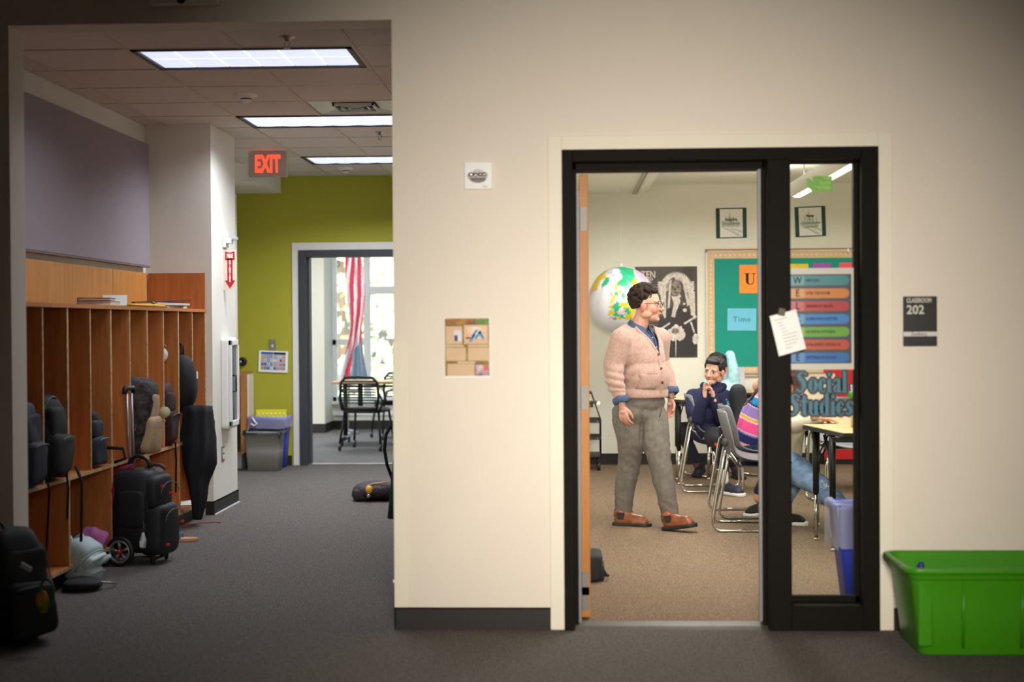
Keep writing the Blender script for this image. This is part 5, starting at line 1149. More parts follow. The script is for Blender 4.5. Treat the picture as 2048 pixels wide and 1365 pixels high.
def word(wd, u0, u1, vb, vx):
    tot = sum(STR[c_][0] for c_ in wd); s_ = (u1-u0)/tot; hs = (vb-vx); x = u0
    for c_ in wd:
        ww, st_ = STR[c_]
        for outline, yy, mt, nm in ((.15, ys_-.0012, s_out, 'letter_outline'), (0, ys_-.002, s_in, 'letter')):
            k = MB()
            for pts, rad in st_:
                # resample smoothly
                P2 = [(x+px_*s_, vb-pz*hs) for px_, pz in pts]
                for j in range(len(P2)-1):
                    (ax1, az1), (bx1, bz1) = P2[j], P2[j+1]; r0, r1 = (rad[j]*.9+outline)*s_, (rad[j+1]*.9+outline)*s_
                    d_ = math.hypot(bx1-ax1, bz1-az1) or 1e-6; th = math.atan2(bz1-az1, bx1-ax1); poly = []
                    for i in range(9): a_ = th+PI/2+PI*i/8; poly.append((ax1+r0*math.cos(a_), az1+r0*math.sin(a_)))
                    for i in range(9): a_ = th-PI/2+PI*i/8; poly.append((bx1+r1*math.cos(a_), bz1+r1*math.sin(a_)))
                    pts3 = [P(u_, v_, yy) for u_, v_ in poly]; e_ = .00003*j+.00012*st_.index((pts, rad))/4
                    k.prism([(q.x, q.z) for q in pts3], yy-e_-.00002, yy-e_)
            k.build(nm, mt, t)
        x += ww*s_
word('Social', 1592, 1695, 786, 757); word('Studies', 1577, 1707, 832, 802)
# clipped note on the mullion
yn = YW-.034; t = thing('clipped_note', 'white typed note hanging askew from a small clip on the dark door post', 'paper', P(1574, 625, yn))
q = [P(1539, 633, yn), P(1592, 619, yn-.004), P(1612, 698, yn-.006), P(1558, 713, yn)]
b = MB(); b.add([tuple(x) for x in q]+[(x.x, x.y+.0008, x.z) for x in q], [(3, 2, 1, 0), (4, 5, 6, 7), (0, 1, 5, 4), (1, 2, 6, 5), (2, 3, 7, 6), (3, 0, 4, 7)]); b.build('sheet', paper_m, t)
k = MB(); e1 = (q[1]-q[0]); e2 = (q[3]-q[0]); rr_ = random.Random(3)
for i, (x0_, x1_) in enumerate(((.12, .62), (.2, .4), (.25, .45), (.3, .5), (.3, .55), (.28, .85), (.28, .8), (.3, .9), (.3, .8), (.3, .55))):
    f = .13+.08*i; A = q[0]+e1*x0_+e2*f; Bq = q[0]+e1*x1_+e2*f; dn = e2*.012; o3 = Vector((0, -.001, 0))
    k.add([tuple(A+o3), tuple(A+dn+o3), tuple(Bq+dn+o3), tuple(Bq+o3)], [(0, 1, 2, 3)])
k.build('typed_lines', M('ink_pale', (130, 128, 136), .8), t)
c_ = P(1563, 624, yn); MB().obox((c_.x, yn-.006, c_.z), .032, .012, .034, Ry(.2)).build('clip', M('olive_clip', (66, 60, 40), .5), t, bevel=.003)
# ------------------------------------------------------------------ classroom furniture
grey_sh = M('grey_plastic', (112, 114, 118), .42, var=.03, vs=4)
def chair_proto():
    t = thing('student_chair', 'x', 'chair', (0, 0, 0))
    cl = [(-.258, .805), (-.252, .77), (-.235, .69), (-.20, .60), (-.165, .52), (-.12, .475), (-.05, .45), (.05, .445), (.14, .452), (.20, .45), (.235, .43)]
    hw = [.13, .185, .215, .22, .205, .2, .215, .225, .225, .215, .18]
    b = MB(); n = 14; rings_ = []
    for (y, z), h in zip(cl, hw):
        row = []
        for i in range(n+1):
            f = -1+2*i/n; cv = .06*f*f; bk = max(0, min(1, (z-.48)/.15))
            row.append((h*f, y+cv*bk, z+cv*.5*(1-bk)))
        rings_.append(row)
    vs = [p for r in rings_ for p in r]; m_ = n+1
    b.add(vs, [(j*m_+i, (j+1)*m_+i, (j+1)*m_+i+1, j*m_+i+1) for j in range(len(cl)-1) for i in range(n)], 0, True)
    o = b.build('shell', grey_sh, t, sub=1); so = o.modifiers.new('sol', 'SOLIDIFY'); so.thickness = .009
    for s in (-1, 1):
        x = s*.235; pts = []
        def arc(c_, r_, a0, a1, n=5): return [(x, c_[0]+r_*math.cos(math.radians(a0+(a1-a0)*i/n)), c_[1]+r_*math.sin(math.radians(a0+(a1-a0)*i/n))) for i in range(n+1)]
        pts = [(s*.205, -.19, .56), (s*.225, -.205, .54), (x, -.215, .50), (x, -.285, .10)] + arc((-.235, .063), .052, 170, 270) + [(x, .17, .011)] + arc((.17, .061), .05, 270, 350) + [(x, .20, .3), (s*.19, .15, .425), (s*.12, .12, .435)]
        MB().tube(pts, .0105, 10).build('sled_leg', chrome_m, t)
        hb_ = MB(); hb_.obox((s*.222, -.195, .56), .02, .04, .075, Rx(.2)); hb_.ell((s*.232, -.205, .6), (.018, .022, .03)); hb_.build('back_bracket', M('dark_grey_plastic', (58, 60, 64), .5), t, bevel=.006)
    b = MB(); b.tube([(-.19, .13, .43), (.19, .13, .43)], .009, 8); b.tube([(-.2, -.1, .445), (.2, -.1, .445)], .009, 8); b.tube([(-.2, -.19, .52), (-.15, -.12, .44), (.15, -.12, .44), (.2, -.19, .52)], .008, 8); b.build('crossbar', chrome_m, t)
    b = MB(); b.prism(rrect(-.19, .19, -.13, .2, .05), .432, .441, ax='z'); b.build('seat_pan', M('dark_grey_plastic', (58, 60, 64)), t)
    return t
chair0 = chair_proto(); used_ = False
def place_chair(label, x, y, rz):
    global used_
    t = copy_tree(chair0) if used_ else chair0; used_ = True
    t.location = (x, y, 0); t.rotation_euler = (0, 0, rz); t['label'] = label; t['group'] = 'grey student chairs'; return t
# (positions: rear of chair towards -x)
CH1 = place_chair('grey shell chair with chrome sled base nearest the door post, cream hoodie student on it', 1.262, 9.71, -PI/2-.10)
CH2 = place_chair('grey shell chair just behind the nearest one, striped sweater student on it', 1.335, 10.38, -PI/2+.06)
CH3 = place_chair('grey shell chair whose back the student in navy hoodie leans on', 1.215, 11.93, -PI/2-.05)
place_chair('grey shell chair behind the student in navy, its sled base showing between the front chairs', 1.40, 12.98, PI+.5)
place_chair('grey shell chair on the far side of the right tables', 2.15, 11.1, PI+.15)
tab_m = M('table_laminate', (222, 186, 138), .35, var=.04, vs=5, stretch=(.6, 6, 6)); edge_m = M('black_edge', (28, 27, 28), .45)
def table(label, x0, x1, y0, y1, z, legs, poly=None):
    t = thing('student_table', label, 'table', ((x0+x1)/2, (y0+y1)/2, 0), 'student tables')
    po = poly or [(x0, y0), (x1, y0), (x1, y1), (x0, y1)]
    MB().prism(po, z-.003, z, ax='z').build('tabletop', tab_m, t)
    cx_, cy_ = sum(p_[0] for p_ in po)/len(po), sum(p_[1] for p_ in po)/len(po)
    MB().prism([(p_[0]+(.003 if p_[0] > cx_ else -.003), p_[1]+(.003 if p_[1] > cy_ else -.003)) for p_ in po], z-.03, z-.003, ax='z').build('edge_band', edge_m, t, bevel=.004)
    for lx_, ly_ in legs:
        lg_ = MB().tube([(lx_, ly_, .30), (lx_, ly_, z-.03)], .0195, 14).build('leg', black_m, t)
        MB().tube([(lx_, ly_, .02), (lx_, ly_, .32)], .0135, 12).build('chrome_leg', chrome_m, lg_)
        k = MB(); [k.tube([(lx_-.0142, ly_-.002, zz), (lx_-.0128, ly_-.002, zz)], .004, 8) for zz in [.08+.026*i for i in range(9)]]; k.build('adjustment_hole', ink_m, lg_)
        MB().lathe([(.017, 0), (.017, .008), (.01, .022)], (lx_, ly_, 0), 14).build('glide', chrome_m, lg_)
    k = MB(); ls = legs[:2]
    k.tube([(ls[0][0], ls[0][1], z-.28), ((ls[0][0]+ls[1][0])/2, (ls[0][1]+ls[1][1])/2, z-.05)], .006, 6); k.tube([(ls[1][0], ls[1][1], z-.28), ((ls[0][0]+ls[1][0])/2+.05, (ls[0][1]+ls[1][1])/2, z-.05)], .006, 6)
    k.box(x0+.06, x1-.06, y0+.05, y0+.07, z-.06, z-.03); k.build('brace', edge_m, t); return t
table('maple topped table with black legs behind the student in navy hoodie', .88, 1.3, 12.22, 12.78, .742, [(.945, 12.32), (.96, 12.72), (1.24, 12.3), (1.24, 12.72)], poly=[(.96, 12.22), (1.3, 12.22), (1.3, 12.78), (.94, 12.78), (.88, 12.7), (.88, 12.34)])
table('nearer maple topped table seen through the side glass', 1.5, 2.9, 8.46, 9.2, .74, [(1.60, 8.72), (1.575, 9.16), (2.8, 8.6), (2.8, 9.05)], poly=[(1.62, 8.46), (2.9, 8.46), (2.9, 9.2), (1.50, 9.2)])
table('farther maple topped table pushed against the near one', 1.64, 2.9, 9.22, 9.96, .74, [(1.70, 9.28), (1.70, 9.84), (2.8, 9.3), (2.8, 9.85)])
table('maple topped table across the back right of the classroom', 1.75, 3.2, 11.6, 12.3, .74, [(1.85, 11.7), (2.45, 11.7), (3.1, 11.7), (1.85, 12.2)])
table('maple topped table against the back wall behind the two seated students', 1.3, 2.4, 13.42, 14.0, .742, [(1.4, 13.5), (2.3, 13.5), (1.4, 13.9), (2.3, 13.9)])
# cart
t = thing('wire_cart', 'black rolling cart by the back wall, half hidden behind the door edge', 'cart', (.0, 13.65, 0))
xr0 = P(1201.5, 870, 13.5).x; xl = xr0-.6
b = MB(); zt1 = P(1201, 840, 13.5).z; zt2_ = P(1184, 787, 13.5).z; xs2 = P(1183, 787, 13.5).x
for x, s in ((xr0, 1), (xl, -1)):
    for y in (13.5, 13.85): b.tube([(x, y, .12), (x, y, zt1), (x-s*(xr0-xs2), y, zt2_)], .0065, 6)
b.tube([(xs2, 13.5, zt2_), (xl+(xr0-xs2), 13.5, zt2_)], .0065, 6); b.tube([(xs2, 13.5, zt2_), (xs2, 13.85, zt2_)], .0065, 6); b.tube([(xl+(xr0-xs2), 13.5, zt2_), (xl+(xr0-xs2), 13.85, zt2_)], .0065, 6); b.tube([(xl, 13.5, .14), (xl, 13.85, .14)], .0065, 6); b.tube([(xr0, 13.5, .14), (xr0, 13.85, .14)], .0065, 6); b.tube([(xs2, 13.85, zt2_), (xl+(xr0-xs2), 13.85, zt2_)], .0065, 6); b.build('frame', black_m, t)
for v in (843, 877, 812):
    z = P(1200, v, 13.5).z; ins = .07 if v == 812 else 0
    b = MB(); b.box(xl+ins, xr0-ins, 13.49, 13.5, z-.015, z+.015); b.box(xl+ins, xr0-ins, 13.85, 13.86, z-.015, z+.015); b.box(xl+ins, xl+ins+.01, 13.5, 13.85, z-.015, z+.015); b.box(xr0-ins-.01, xr0-ins, 13.5, 13.85, z-.015, z+.015); b.box(xl+ins, xr0-ins, 13.5, 13.85, z-.012, z-.006); b.build('shelf', black_m, t)
    k = MB(); k.ell((xr0-.03-ins, 13.487, z), (.006, .003, .006)); k.build('rivet', steel_m, t)
b = MB(); b.box(xl, xr0, 13.49, 13.86, .13, .15); b.build('base_shelf', black_m, t)
for x in (xl+.02, xr0-.02):
    for y in (13.52, 13.84):
        b = MB(); b.tube([(x-.014, y, .042), (x+.014, y, .042)], .042, 16); b.tube([(x, y, .06), (x-.01, y+.01, .13)], .014, 8); b.build('caster', black_m, t)
g = thing('white_ball', 'white ball resting in the upper basket of the black cart', 'ball', P(1178, 798, 13.45)); k = MB(); q = P(1178, 797, 13.62); k.ell((q.x-.02, 13.62, P(1200, 812, 13.5).z+.045), (.045, .045, .045)); k.build('ball_skin', white_m, g)
b = MB(); t2 = thing('cart_bag', 'black bag hanging inside the upper part of the cart', 'bag', (xr0-.3, 13.67, .62)); superell(b, (xr0-.33, 13.67, .68), (.2, .14, .1), .5, .5); b.build('body', dfabric_m, t2)
# black bag on the floor by the door
c = Vector((P(1196, 1165, 7.75).x-.03, 7.78, 0)); t = thing('black_case', 'small black bag on the classroom carpet just inside the door', 'bag', c)
b = superell(MB(), c+Vector((-.02, 0, .075)), (.075, .14, .075), .3, .4); wob(b, .003, 30); b.build('body', dfabric_m, t)
b = superell(MB(), c+Vector((.045, -.02, .05)), (.02, .1, .045), .4, .4); b.build('side_pocket', dfabric_m, t); b = MB(); b.tube([c+Vector((.03, -.1, .12)), c+Vector((.075, -.08, .03)), c+Vector((.09, .02, .012))], .008, 6, flat=.5); b.obox(c+Vector((.075, -.07, .03)), .02, .03, .012); b.build('strap', blk2, t)
# blue bin just inside, seen through the side glass
c = (1.475, 7.12, 0); t, L = bin_('recycling_bin', 'blue recycling bin with clear liner just inside the side glass', c, .235, .35, .2, .26, .5, bluebin)
liner(t, L, .35, .26, .5, .21, film, 3)
MB().prism([(L(x, -.11-.012*z/.2, 0).x+.0, z) for x, z in [(.005, .2), (.035, .2), (.06, .24), (.06, .44), (.005, .44)]], 7.12-.135, 7.12-.128).build('label_panel', M('label_pale', (170, 190, 200), .5, rgb2=(120, 150, 190), vs=20), t)
k = MB(); 
for i in range(3):
    a_ = 2*PI*i/3; k.obox((c[0]+.035+.02*math.cos(a_), 7.12-.137, .27+.02*math.sin(a_)), .022, .002, .009, Ry(a_))
k.build('recycling_arrows', M('cobalt_plastic', (24, 50, 130)), t)
# things on the right tables
def laptop(label, x, y, z, rz, ang, lid, base, screen=None, group=None):
    t = thing('laptop', label, 'laptop', (x, y, z), group); R = Rz(rz); c = Vector((x, y, z))
    MB().obox(c+R @ Vector((0, 0, .009)), .32, .22, .016, R).build('base', base, t, bevel=.003)
    k = MB(); [k.obox(c+R @ Vector((-.13+.022*i, .055-.022*j, .0185)), .018, .018, .002, R) for i in range(12) for j in range(4)]; k.build('keyboard', black_m, t)
    RL = R @ Rx(ang); h = c+R @ Vector((0, .11, .016))
    MB().obox(h+RL @ Vector((0, 0, .11)), .32, .007, .22, RL).build('lid', lid, t, bevel=.003)
    MB().obox(h+RL @ Vector((0, -.0045, .112)), .3, .002, .195, RL).build('screen', screen or black_m, t); return t, h, RL
rose = M('rose_lid', (196, 180, 164), .4, var=.03); silver = M('silver_lid', (182, 182, 190), .35, metal=.3)
t, h, RL = laptop('beige laptop with star and round stickers on its lid, seen through the side glass', 2.06, 9.53, .74, PI-.1, .18, rose, silver)
k = MB(); c0 = h+RL @ Vector((.1, .0045, .16)); st5 = []
for i in range(10):
    r_ = .03 if i % 2 == 0 else .013; a_ = PI/2+PI*i/5; st5.append(c0+RL @ Vector((r_*math.cos(a_), .001, r_*math.sin(a_))))
k.add([tuple(p_) for p_ in st5], [tuple(range(10))]); k.build('star_sticker', M('sticker_rust', (150, 60, 40), .5), t)
k = MB(); st5 = [c0+RL @ Vector((.02*math.cos(PI/2+PI*i/5)*(1 if i % 2 == 0 else .43), .002, .02*math.sin(PI/2+PI*i/5)*(1 if i % 2 == 0 else .43))) for i in range(10)]; k.add([tuple(p_) for p_ in st5], [tuple(range(10))]); k.build('star_centre', paper_m, t)
k = MB(); c1 = h+RL @ Vector((.1, .0045, .085)); k.add([tuple(c1+RL @ Vector((.027*math.cos(2*PI*i/24), .001, .027*math.sin(2*PI*i/24)))) for i in range(24)], [tuple(range(24))]); k.build('round_logo', ink_m, t)
tl = text('hp', .042, c1+RL @ Vector((0, .0025, .004)), rose, t, shear=.3, ext=.0004, bold=.0008, rot=(PI/2, 0, -.1)); 
laptop('silver laptop open in front of the student in cream hoodie', 1.98, 9.1, .74, -PI/2+.25, -.35, M('dark_lid', (40, 40, 46), .4), silver)
t, h, RL = laptop('dark laptop with a blue and pink screen standing behind the lettering', 2.12, 9.83, .74, .1, -.25, M('dark_lid', (40, 40, 46)), M('dark_lid', (40, 40, 46)), M('screen_scene', (110, 170, 220), .4, rgb2=(196, 150, 190), vs=9))
book('red folder standing upright on the back right table', 2.05, 11.75, .741, .26, .03, .24, 0, M('red_card', (206, 24, 34)), name='folder')
book('tan folder standing beside the red one on the back right table', 1.83, 11.8, .741, .16, .03, .21, .1, M('kraft_card', (186, 160, 120), .7), name='folder')
book('white box file beside the tan folder on the back right table', 1.93, 11.95, .741, .2, .08, .2, .05, M('box_white', (214, 210, 206), .6), name='box_file')
t = thing('toy_parrot', 'small red and green toy on the table at the right edge of the side glass', 'toy', (2.0, 9.99-.1, .741)); q = P(1706, 785, 9.85)
k = MB(); k.ell((q.x, 9.85, .741+.05), (.03, .03, .05)); k.ell((q.x+.005, 9.85, .741+.10), (.024, .024, .024)); k.build('red_body', M('red_plastic', (190, 25, 20)), t)
k = MB(); k.ell((q.x, 9.85, .741+.15), (.03, .028, .03)); k.ell((q.x-.02, 9.85, .741+.16), (.02, .02, .02)); k.build('green_head', M('lime_plastic', (60, 168, 30)), t)
t = thing('water_bottle', 'pale cream bottle on the near right table', 'bottle', (P(1716, 830, 8.9).x, 8.9, .741)); c = (P(1716, 830, 8.9).x, 8.9, .741)
MB().lathe([(.002, 0), (.045, .003), (.047, .09), (.03, .12), (.018, .125)], c, 20).build('body', M('cream_plastic', (200, 190, 150)), t); MB().lathe([(.02, .123), (.02, .14), (.002, .142)], c, 14).build('cap', white_m, t)
t, h, RL = laptop('light grey laptop open on the table behind the student in navy hoodie', P(1454, 790, 13.6).x, 13.62, .742, PI, .1, silver, silver)
# ------------------------------------------------------------------ people
skinA = M('skin', (255, 255, 255), .5, attr='Col', var=.04, vs=40, spec=.4)
hairA = M('curly_hair', (48, 32, 26), .75, rgb2=(26, 17, 14), vs=60, bump=.6, bs=120, spec=.3)
hairB = M('black_hair', (30, 26, 26), .55, rgb2=(14, 12, 13), vs=50, bump=.5, bs=160, stretch=(1, 1, .25))
hairC = M('brown_hair', (86, 56, 40), .6, rgb2=(44, 28, 22), vs=40, bump=.4, bs=150, stretch=(1, 1, .12))
def cutmesh(o, mask_fn):
    me = o.data; n = len(me.vertices); co = np.empty(n*3); me.vertices.foreach_get('co', co); co = co.reshape(-1, 3)+np.array(ORG[o.name])
    kill = mask_fn(co); import bmesh
    bm = bmesh.new(); bm.from_mesh(me); bm.verts.ensure_lookup_table(); bmesh.ops.delete(bm, geom=[bm.verts[i] for i in np.nonzero(kill)[0]], context='VERTS'); bm.to_mesh(me); bm.free(); me.update()
def head(t, c, yaw, pitch=0, roll=0, s=1., skin=(206, 158, 134), lip=(176, 104, 96), brow=(40, 28, 24), name='head', smile=False):
    """c centre of the skull; yaw = world direction the face looks to (0 = +x)"""
    R = Rz(yaw) @ Ry(pitch) @ Rx(roll); c = Vector(c); L = lambda x, y, z: c + R @ (Vector((x, y, z))*s)
    b = MB()
    b.ell(L(-.012, 0, .028), (.094*s, .076*s, .088*s), R); b.ell(L(.022, 0, -.02), (.066*s, .062*s, .078*s), R)
    b.ell(L(.038, 0, -.078), (.044*s, .042*s, .034*s), R); b.ell(L(.068, 0, -.094), (.020*s, .022*s, .016*s), R)
    for q in (-1, 1):
        b.ell(L(.052, q*.034, -.03), (.030*s, .026*s, .03*s), R); b.ell(L(.004, q*.05, -.062), (.04*s, .014*s, .026*s), R)
        b.ell(L(.072, q*.03, .022), (.016*s, .024*s, .009*s), R)
        b.ell(L(-.004, q*.078, -.012), (.018*s, .008*s, .032*s), R @ Ry(.15)); b.ell(L(-.01, q*.084, -.002), (.016*s, .006*s, .022*s), R)
    b.chain([L(.082, 0, .012), L(.098, 0, -.012), L(.107, 0, -.028)], [.009*s, .010*s, .0125*s]); b.ell(L(.094, -.012, -.031), .009*s); b.ell(L(.094, .012, -.031), .009*s)
    b.ell(L(.088, 0, -.052), (.010*s, .022*s, .0055*s), R); b.ell(L(.086, 0, -.064), (.010*s, .02*s, .0065*s), R)
    b.chain([L(-.02, 0, -.05), L(-.045, 0, -.13)], [.052*s, .056*s])
    warm = tuple(min(255, int(x*w_)) for x, w_ in zip(skin, (1.02, .9, .88)))
    pts = [(L(.092, 0, -.058), .019*s, lip), (L(.07, -.045, -.025), .03*s, warm), (L(.07, .045, -.025), .03*s, warm), (L(.107, 0, -.03), .014*s, warm), (L(0, -.084, -.01), .03*s, warm), (L(0, .084, -.01), .03*s, warm)]
    o = fuse(name, b, skinA, t, vox=.0042*s, smooth=4, colf=lambda co: blend(co, pts, skin))
    e = MB(); i_ = MB(); br = MB(); mo = MB()
    for q in (-1, 1):
        e.ell(L(.073, q*.031, .004), (.0125*s, .0145*s, .0075*s), R); i_.ell(L(.0835, q*.032, .004), (.0035*s, .0058*s, .0062*s), R)
        br.chain([L(.084, q*.016, .022), L(.088, q*.032, .027), L(.077, q*.048, .021)], [.0022*s, .0028*s, .0018*s])
        br.chain([L(.081, q*.018, .0095), L(.086, q*.031, .0125), L(.077, q*.046, .0085)], [.0016*s, .002*s, .0016*s])
    e.build('eye', M('eye_white', (226, 222, 216), .3, var=.02), o); i_.build('iris', M('iris_dark', (36, 24, 20), .2), o); br.build('eyebrow', M('brow_hair', brow, .8), o)
    mo.ell(L(.0945, 0, -.0585), (.004*s, .019*s, (.0042 if smile else .0018)*s), R); mo.build('mouth', M('mouth_dark', (90, 40, 40), .6), o)
    if smile: k = MB(); k.ell(L(.0965, 0, -.0562), (.0035*s, .014*s, .0022*s), R); k.build('teeth', M('teeth', (230, 226, 216), .3), o)
    return o, L, R
def hand(t, wrist, d, side, palm_n, skin=(206, 158, 134), s=1., curl=.5, name='hand', spread=.12):
    """wrist point; d = direction to the knuckles; side = direction towards the thumb; palm_n = palm normal (fingers curl that way)"""
    W_ = Vector(wrist); d = Vector(d).normalized(); side = Vector(side); side = (side-d*side.dot(d)).normalized(); n = Vector(palm_n); n = (n-d*n.dot(d)-side*n.dot(side)).normalized()
    Q = lambda a, b_, c_: W_+(d*a+side*b_+n*c_)*s
    b = MB(); b.cap(Q(-.05, 0, 0), Q(.0, 0, 0), .027*s, .025*s)
    for k in range(4): b.cap(Q(.005, .014-.009*k, 0), Q(.078-.004*abs(k-1), .031-.0205*k, 0), .0155*s, .0115*s)
    b.ell(Q(.035, 0, .004), (.03*s, .03*s, .018*s))
    ln = [.072, .08, .074, .058]
    for k in range(4):
        o_ = .031-.0205*k; a0 = .078-.004*abs(k-1); x, z = a0, 0; an = curl*.35; pts = [Q(x, o_, z)]; L3 = [ln[k]*f for f in (.45, .3, .25)]
        for j, l_ in enumerate(L3):
            an += curl*(.35, .75, .5)[j]; x += l_*math.cos(an); z += l_*math.sin(an); pts.append(Q(x, o_+spread*(1.2-k)*.02*(j+1), z))
        b.chain(pts, [.0102*s, .0092*s, .0084*s, .0072*s])
    b.chain([Q(.012, .018, .004), Q(.040, .046, .012), Q(.066, .054, .022), Q(.088, .052, .034)], [.015*s, .0125*s, .0105*s, .0085*s])
    warm = tuple(min(255, int(x*w_)) for x, w_ in zip(skin, (1.0, .88, .86)))
    return fuse(name, b, skinA, t, vox=.0042*s, smooth=2, colf=lambda co: blend(co, [(Q(.13, 0, .03), .06*s, warm)], skin))
def shoe(t, heel, toe, up_m, sole_m, w=.046, h=.09, pitch_up=Vector((0, 0, 1)), name='shoe', shaft=.0):
    a, b_ = Vector(heel), Vector(toe); d = (b_-a); Ln = d.length; d.normalize(); s_ = Vector((0, 0, 1)).cross(d).normalized(); u = d.cross(s_)
    Q = lambda x, y, z: a+d*x+s_*y+u*z
    def outl(x):                       # half width of the sole along its length
        f = x/Ln; return w*(.72+.1*math.sin(f*PI*.8)) if f < .45 else w*(.80+.28*math.sin((f-.45)/.55*PI*.62))*(1 if f < .85 else math.sqrt(max(.02, 1-((f-.85)/.155)**2)))
    o_ = []
    for i in range(15): x = Ln*(i/14); o_.append((x, outl(x)*(1 if i else .55)))
    ring = o_ + [(x, -y) for x, y in o_[::-1]]
    sb = MB(); sb.loft([[tuple(Q(x, y*.97, 0)) for x, y in ring], [tuple(Q(x, y*1.04, .008)) for x, y in ring], [tuple(Q(x, y*1.04, .022)) for x, y in ring], [tuple(Q(x, y*.95, .026)) for x, y in ring]])
    up = MB(); up.chain([Q(.05, 0, h*.9), Q(.055, 0, .05)], [w*.78, w*.8]); up.chain([Q(.05, 0, .045), Q(Ln*.45, 0, .046), Q(Ln*.72, 0, .040), Q(Ln-.045, 0, .036)], [w*.82, w*.9, w*.84, .026]); up.cap(Q(.07, 0, h*.8), Q(Ln*.62, 0, .05), w*.72, w*.6)
    for q in (-.4, .4): up.cap(Q(Ln*.55, w*q, .032), Q(Ln*.82, w*q, .03), .026, .022)
    if shaft: up.cap(Q(.055, 0, h*.8), Q(.06, 0, h+shaft), w*.84, w*.9)
    o = fuse(name, up, up_m, t, vox=.005, smooth=3); sb.build('sole', sole_m, o); return o, Q
# ---- teacher
TO = P(1283, 800, 9.72); TO.z = 0
man = thing('person', 'person in dusty pink cardigan, grey trousers and glasses walking across the classroom', 'person', (TO.x, TO.y, 0))
ya = math.radians(-45); H = Vector((math.cos(ya), math.sin(ya), 0)); Ls = Vector((-math.sin(ya), math.cos(ya), 0))
zof = lambda v: EYE-(v-650.2)/292.6
B = lambda h_, s_, z: Vector((TO.x, TO.y, 0))+H*h_+Ls*s_+Vector((0, 0, z))
knit = M('dusty_pink_knit', (176, 146, 134), .95, rgb2=(160, 130, 119), vs=70, bump=.5, bs=260, sheen=.2)
denim = M('denim_shirt', (70, 88, 118), .85, rgb2=(54, 70, 98), vs=90, bump=.3, bs=300)
trou = M('grey_twill', (112, 106, 98), .85, rgb2=(98, 93, 86), vs=30, bump=.25, bs=400)
boot = M('tan_leather', (142, 80, 44), .38, rgb2=(104, 56, 30), vs=12); rub = M('dark_sole', (30, 27, 26), .6)
skT = (188, 142, 122)
Rt = Matrix(((H.x, Ls.x, 0), (H.y, Ls.y, 0), (0, 0, 1)))
# trousers
b = MB(); b.ell(B(-.0, 0, .86), (.15, .178, .10), Rt); b.ell(B(-.03, -.03, .79), (.155, .175, .11), Rt)
def W(u, v, dy): return P(u, v, 9.72+dy)
nl = [W(1259, 838, -.02), W(1262, 880, -.0), W(1259, 925, .06), W(1250, 975, .12), W(1247, 1020, .15)]
fl = [W(1302, 838, .0), W(1311, 885, -.04), W(1321, 930, -.07), W(1331, 980, -.08), W(1339, 1028, -.06)]
b.chain(nl, [.118, .102, .08, .072, .065]); b.chain(fl, [.118, .100, .078, .07, .062])
def folds(co, no):
    z = co[:, 2]; x = co[:, 0]; y = co[:, 1]
    d_ = .0035*np.sin(z*55+9*np.sin(x*12+z*4)+x*40+y*14)*np.clip(nz3(co, 9, 3)+.2, 0, 1) + .0035*nz3(co, 15, 1) + .0015*nz3(co, 40, 6)
    k = np.exp(-((z-.47)/.12)**2); d_ += k*.004*np.sin(z*85+x*70+3*np.sin(y*22+z*12))*np.clip(nz3(co, 12, 5)+.5, 0, 1); 
    k2 = np.exp(-((z-.16)/.08)**2); d_ += k2*.002*np.sin(z*90+x*60); 
    mx = .5*(nl[0].x+fl[0].x)+.01-(.80-z)*.045; d_ -= .016*np.exp(-((x-mx)/.011)**2)*np.clip((z-.55)/.08, 0, 1)*np.clip((.84-z)/.08, 0, 1)*(y < TO.y-.02); return d_
tr_o = fuse('trousers', b, trou, man, vox=.0075, smooth=5, disp=folds)
zlo = {}
cutmesh(tr_o, lambda co: co[:, 2] > .905)
for pts, rr_ in ((nl, .066), (fl, .063)):
    e_ = pts[-1]+(pts[-1]-pts[-2]).normalized()*.028; d_ = (pts[-1]-pts[-2]).normalized(); u_ = d_.orthogonal().normalized(); w2 = d_.cross(u_)
    hb = MB(); rg_ = []
    for o2, r2 in ((-.02, rr_*.985), (0, rr_*1.02), (.02, rr_*1.0), (.022, rr_*.92), (0, rr_*.88)):
        rg_.append([tuple(e_+d_*o2+(u_*math.cos(2*PI*i/28)+w2*math.sin(2*PI*i/28))*r2) for i in range(28)])
    hb.loft(rg_, 0, True, False); hb.build('trouser_hem', trou, tr_o)
fly = MB(); fly.tube([B(.158, .02, .86), B(.162, .02, .80), B(.15, .012, .76)], .003, 6); fly.build('fly_seam', M('seam_grey', (84, 80, 74), .9), tr_o)
sm3 = MB(); sm3.tube([B(.0, -.185, .84), B(.03, -.187, .76)], .003, 6); sm3.build('pocket_seam', M('seam_grey', (84, 80, 74)), tr_o)
# boots
s1, Q1 = shoe(man, P(1226, 1052, 9.86)+Vector((0, 0, -.0)), PZ(1307, 1054, 0.0) if 0 else P(1226, 1052, 9.86)+Vector((.262, -.075, 0)), boot, rub, w=.05, h=.10)
h2 = P(1327, 1062, 9.60); s2, Q2 = shoe(man, h2, h2+Vector((.215, -.12, .045)), boot, rub, w=.05, h=.10)
for o_ in (s1, s2): pass
for o_, Q in ((s1, Q1), (s2, Q2)):
    for q in (-1, 1):
        k = MB(); k.add([tuple(Q(.045, q*.0435, .05)), tuple(Q(.085, q*.0445, .05)), tuple(Q(.095, q*.041, .098)), tuple(Q(.035, q*.040, .098))], [(0, 1, 2, 3)] if q < 0 else [(3, 2, 1, 0)])
        k.build('elastic_gusset', M('gusset_dark', (40, 32, 30), .8), o_)
zmin = min((o_.matrix_world @ v.co).z for o_ in (s1,) for v in o_.data.vertices)
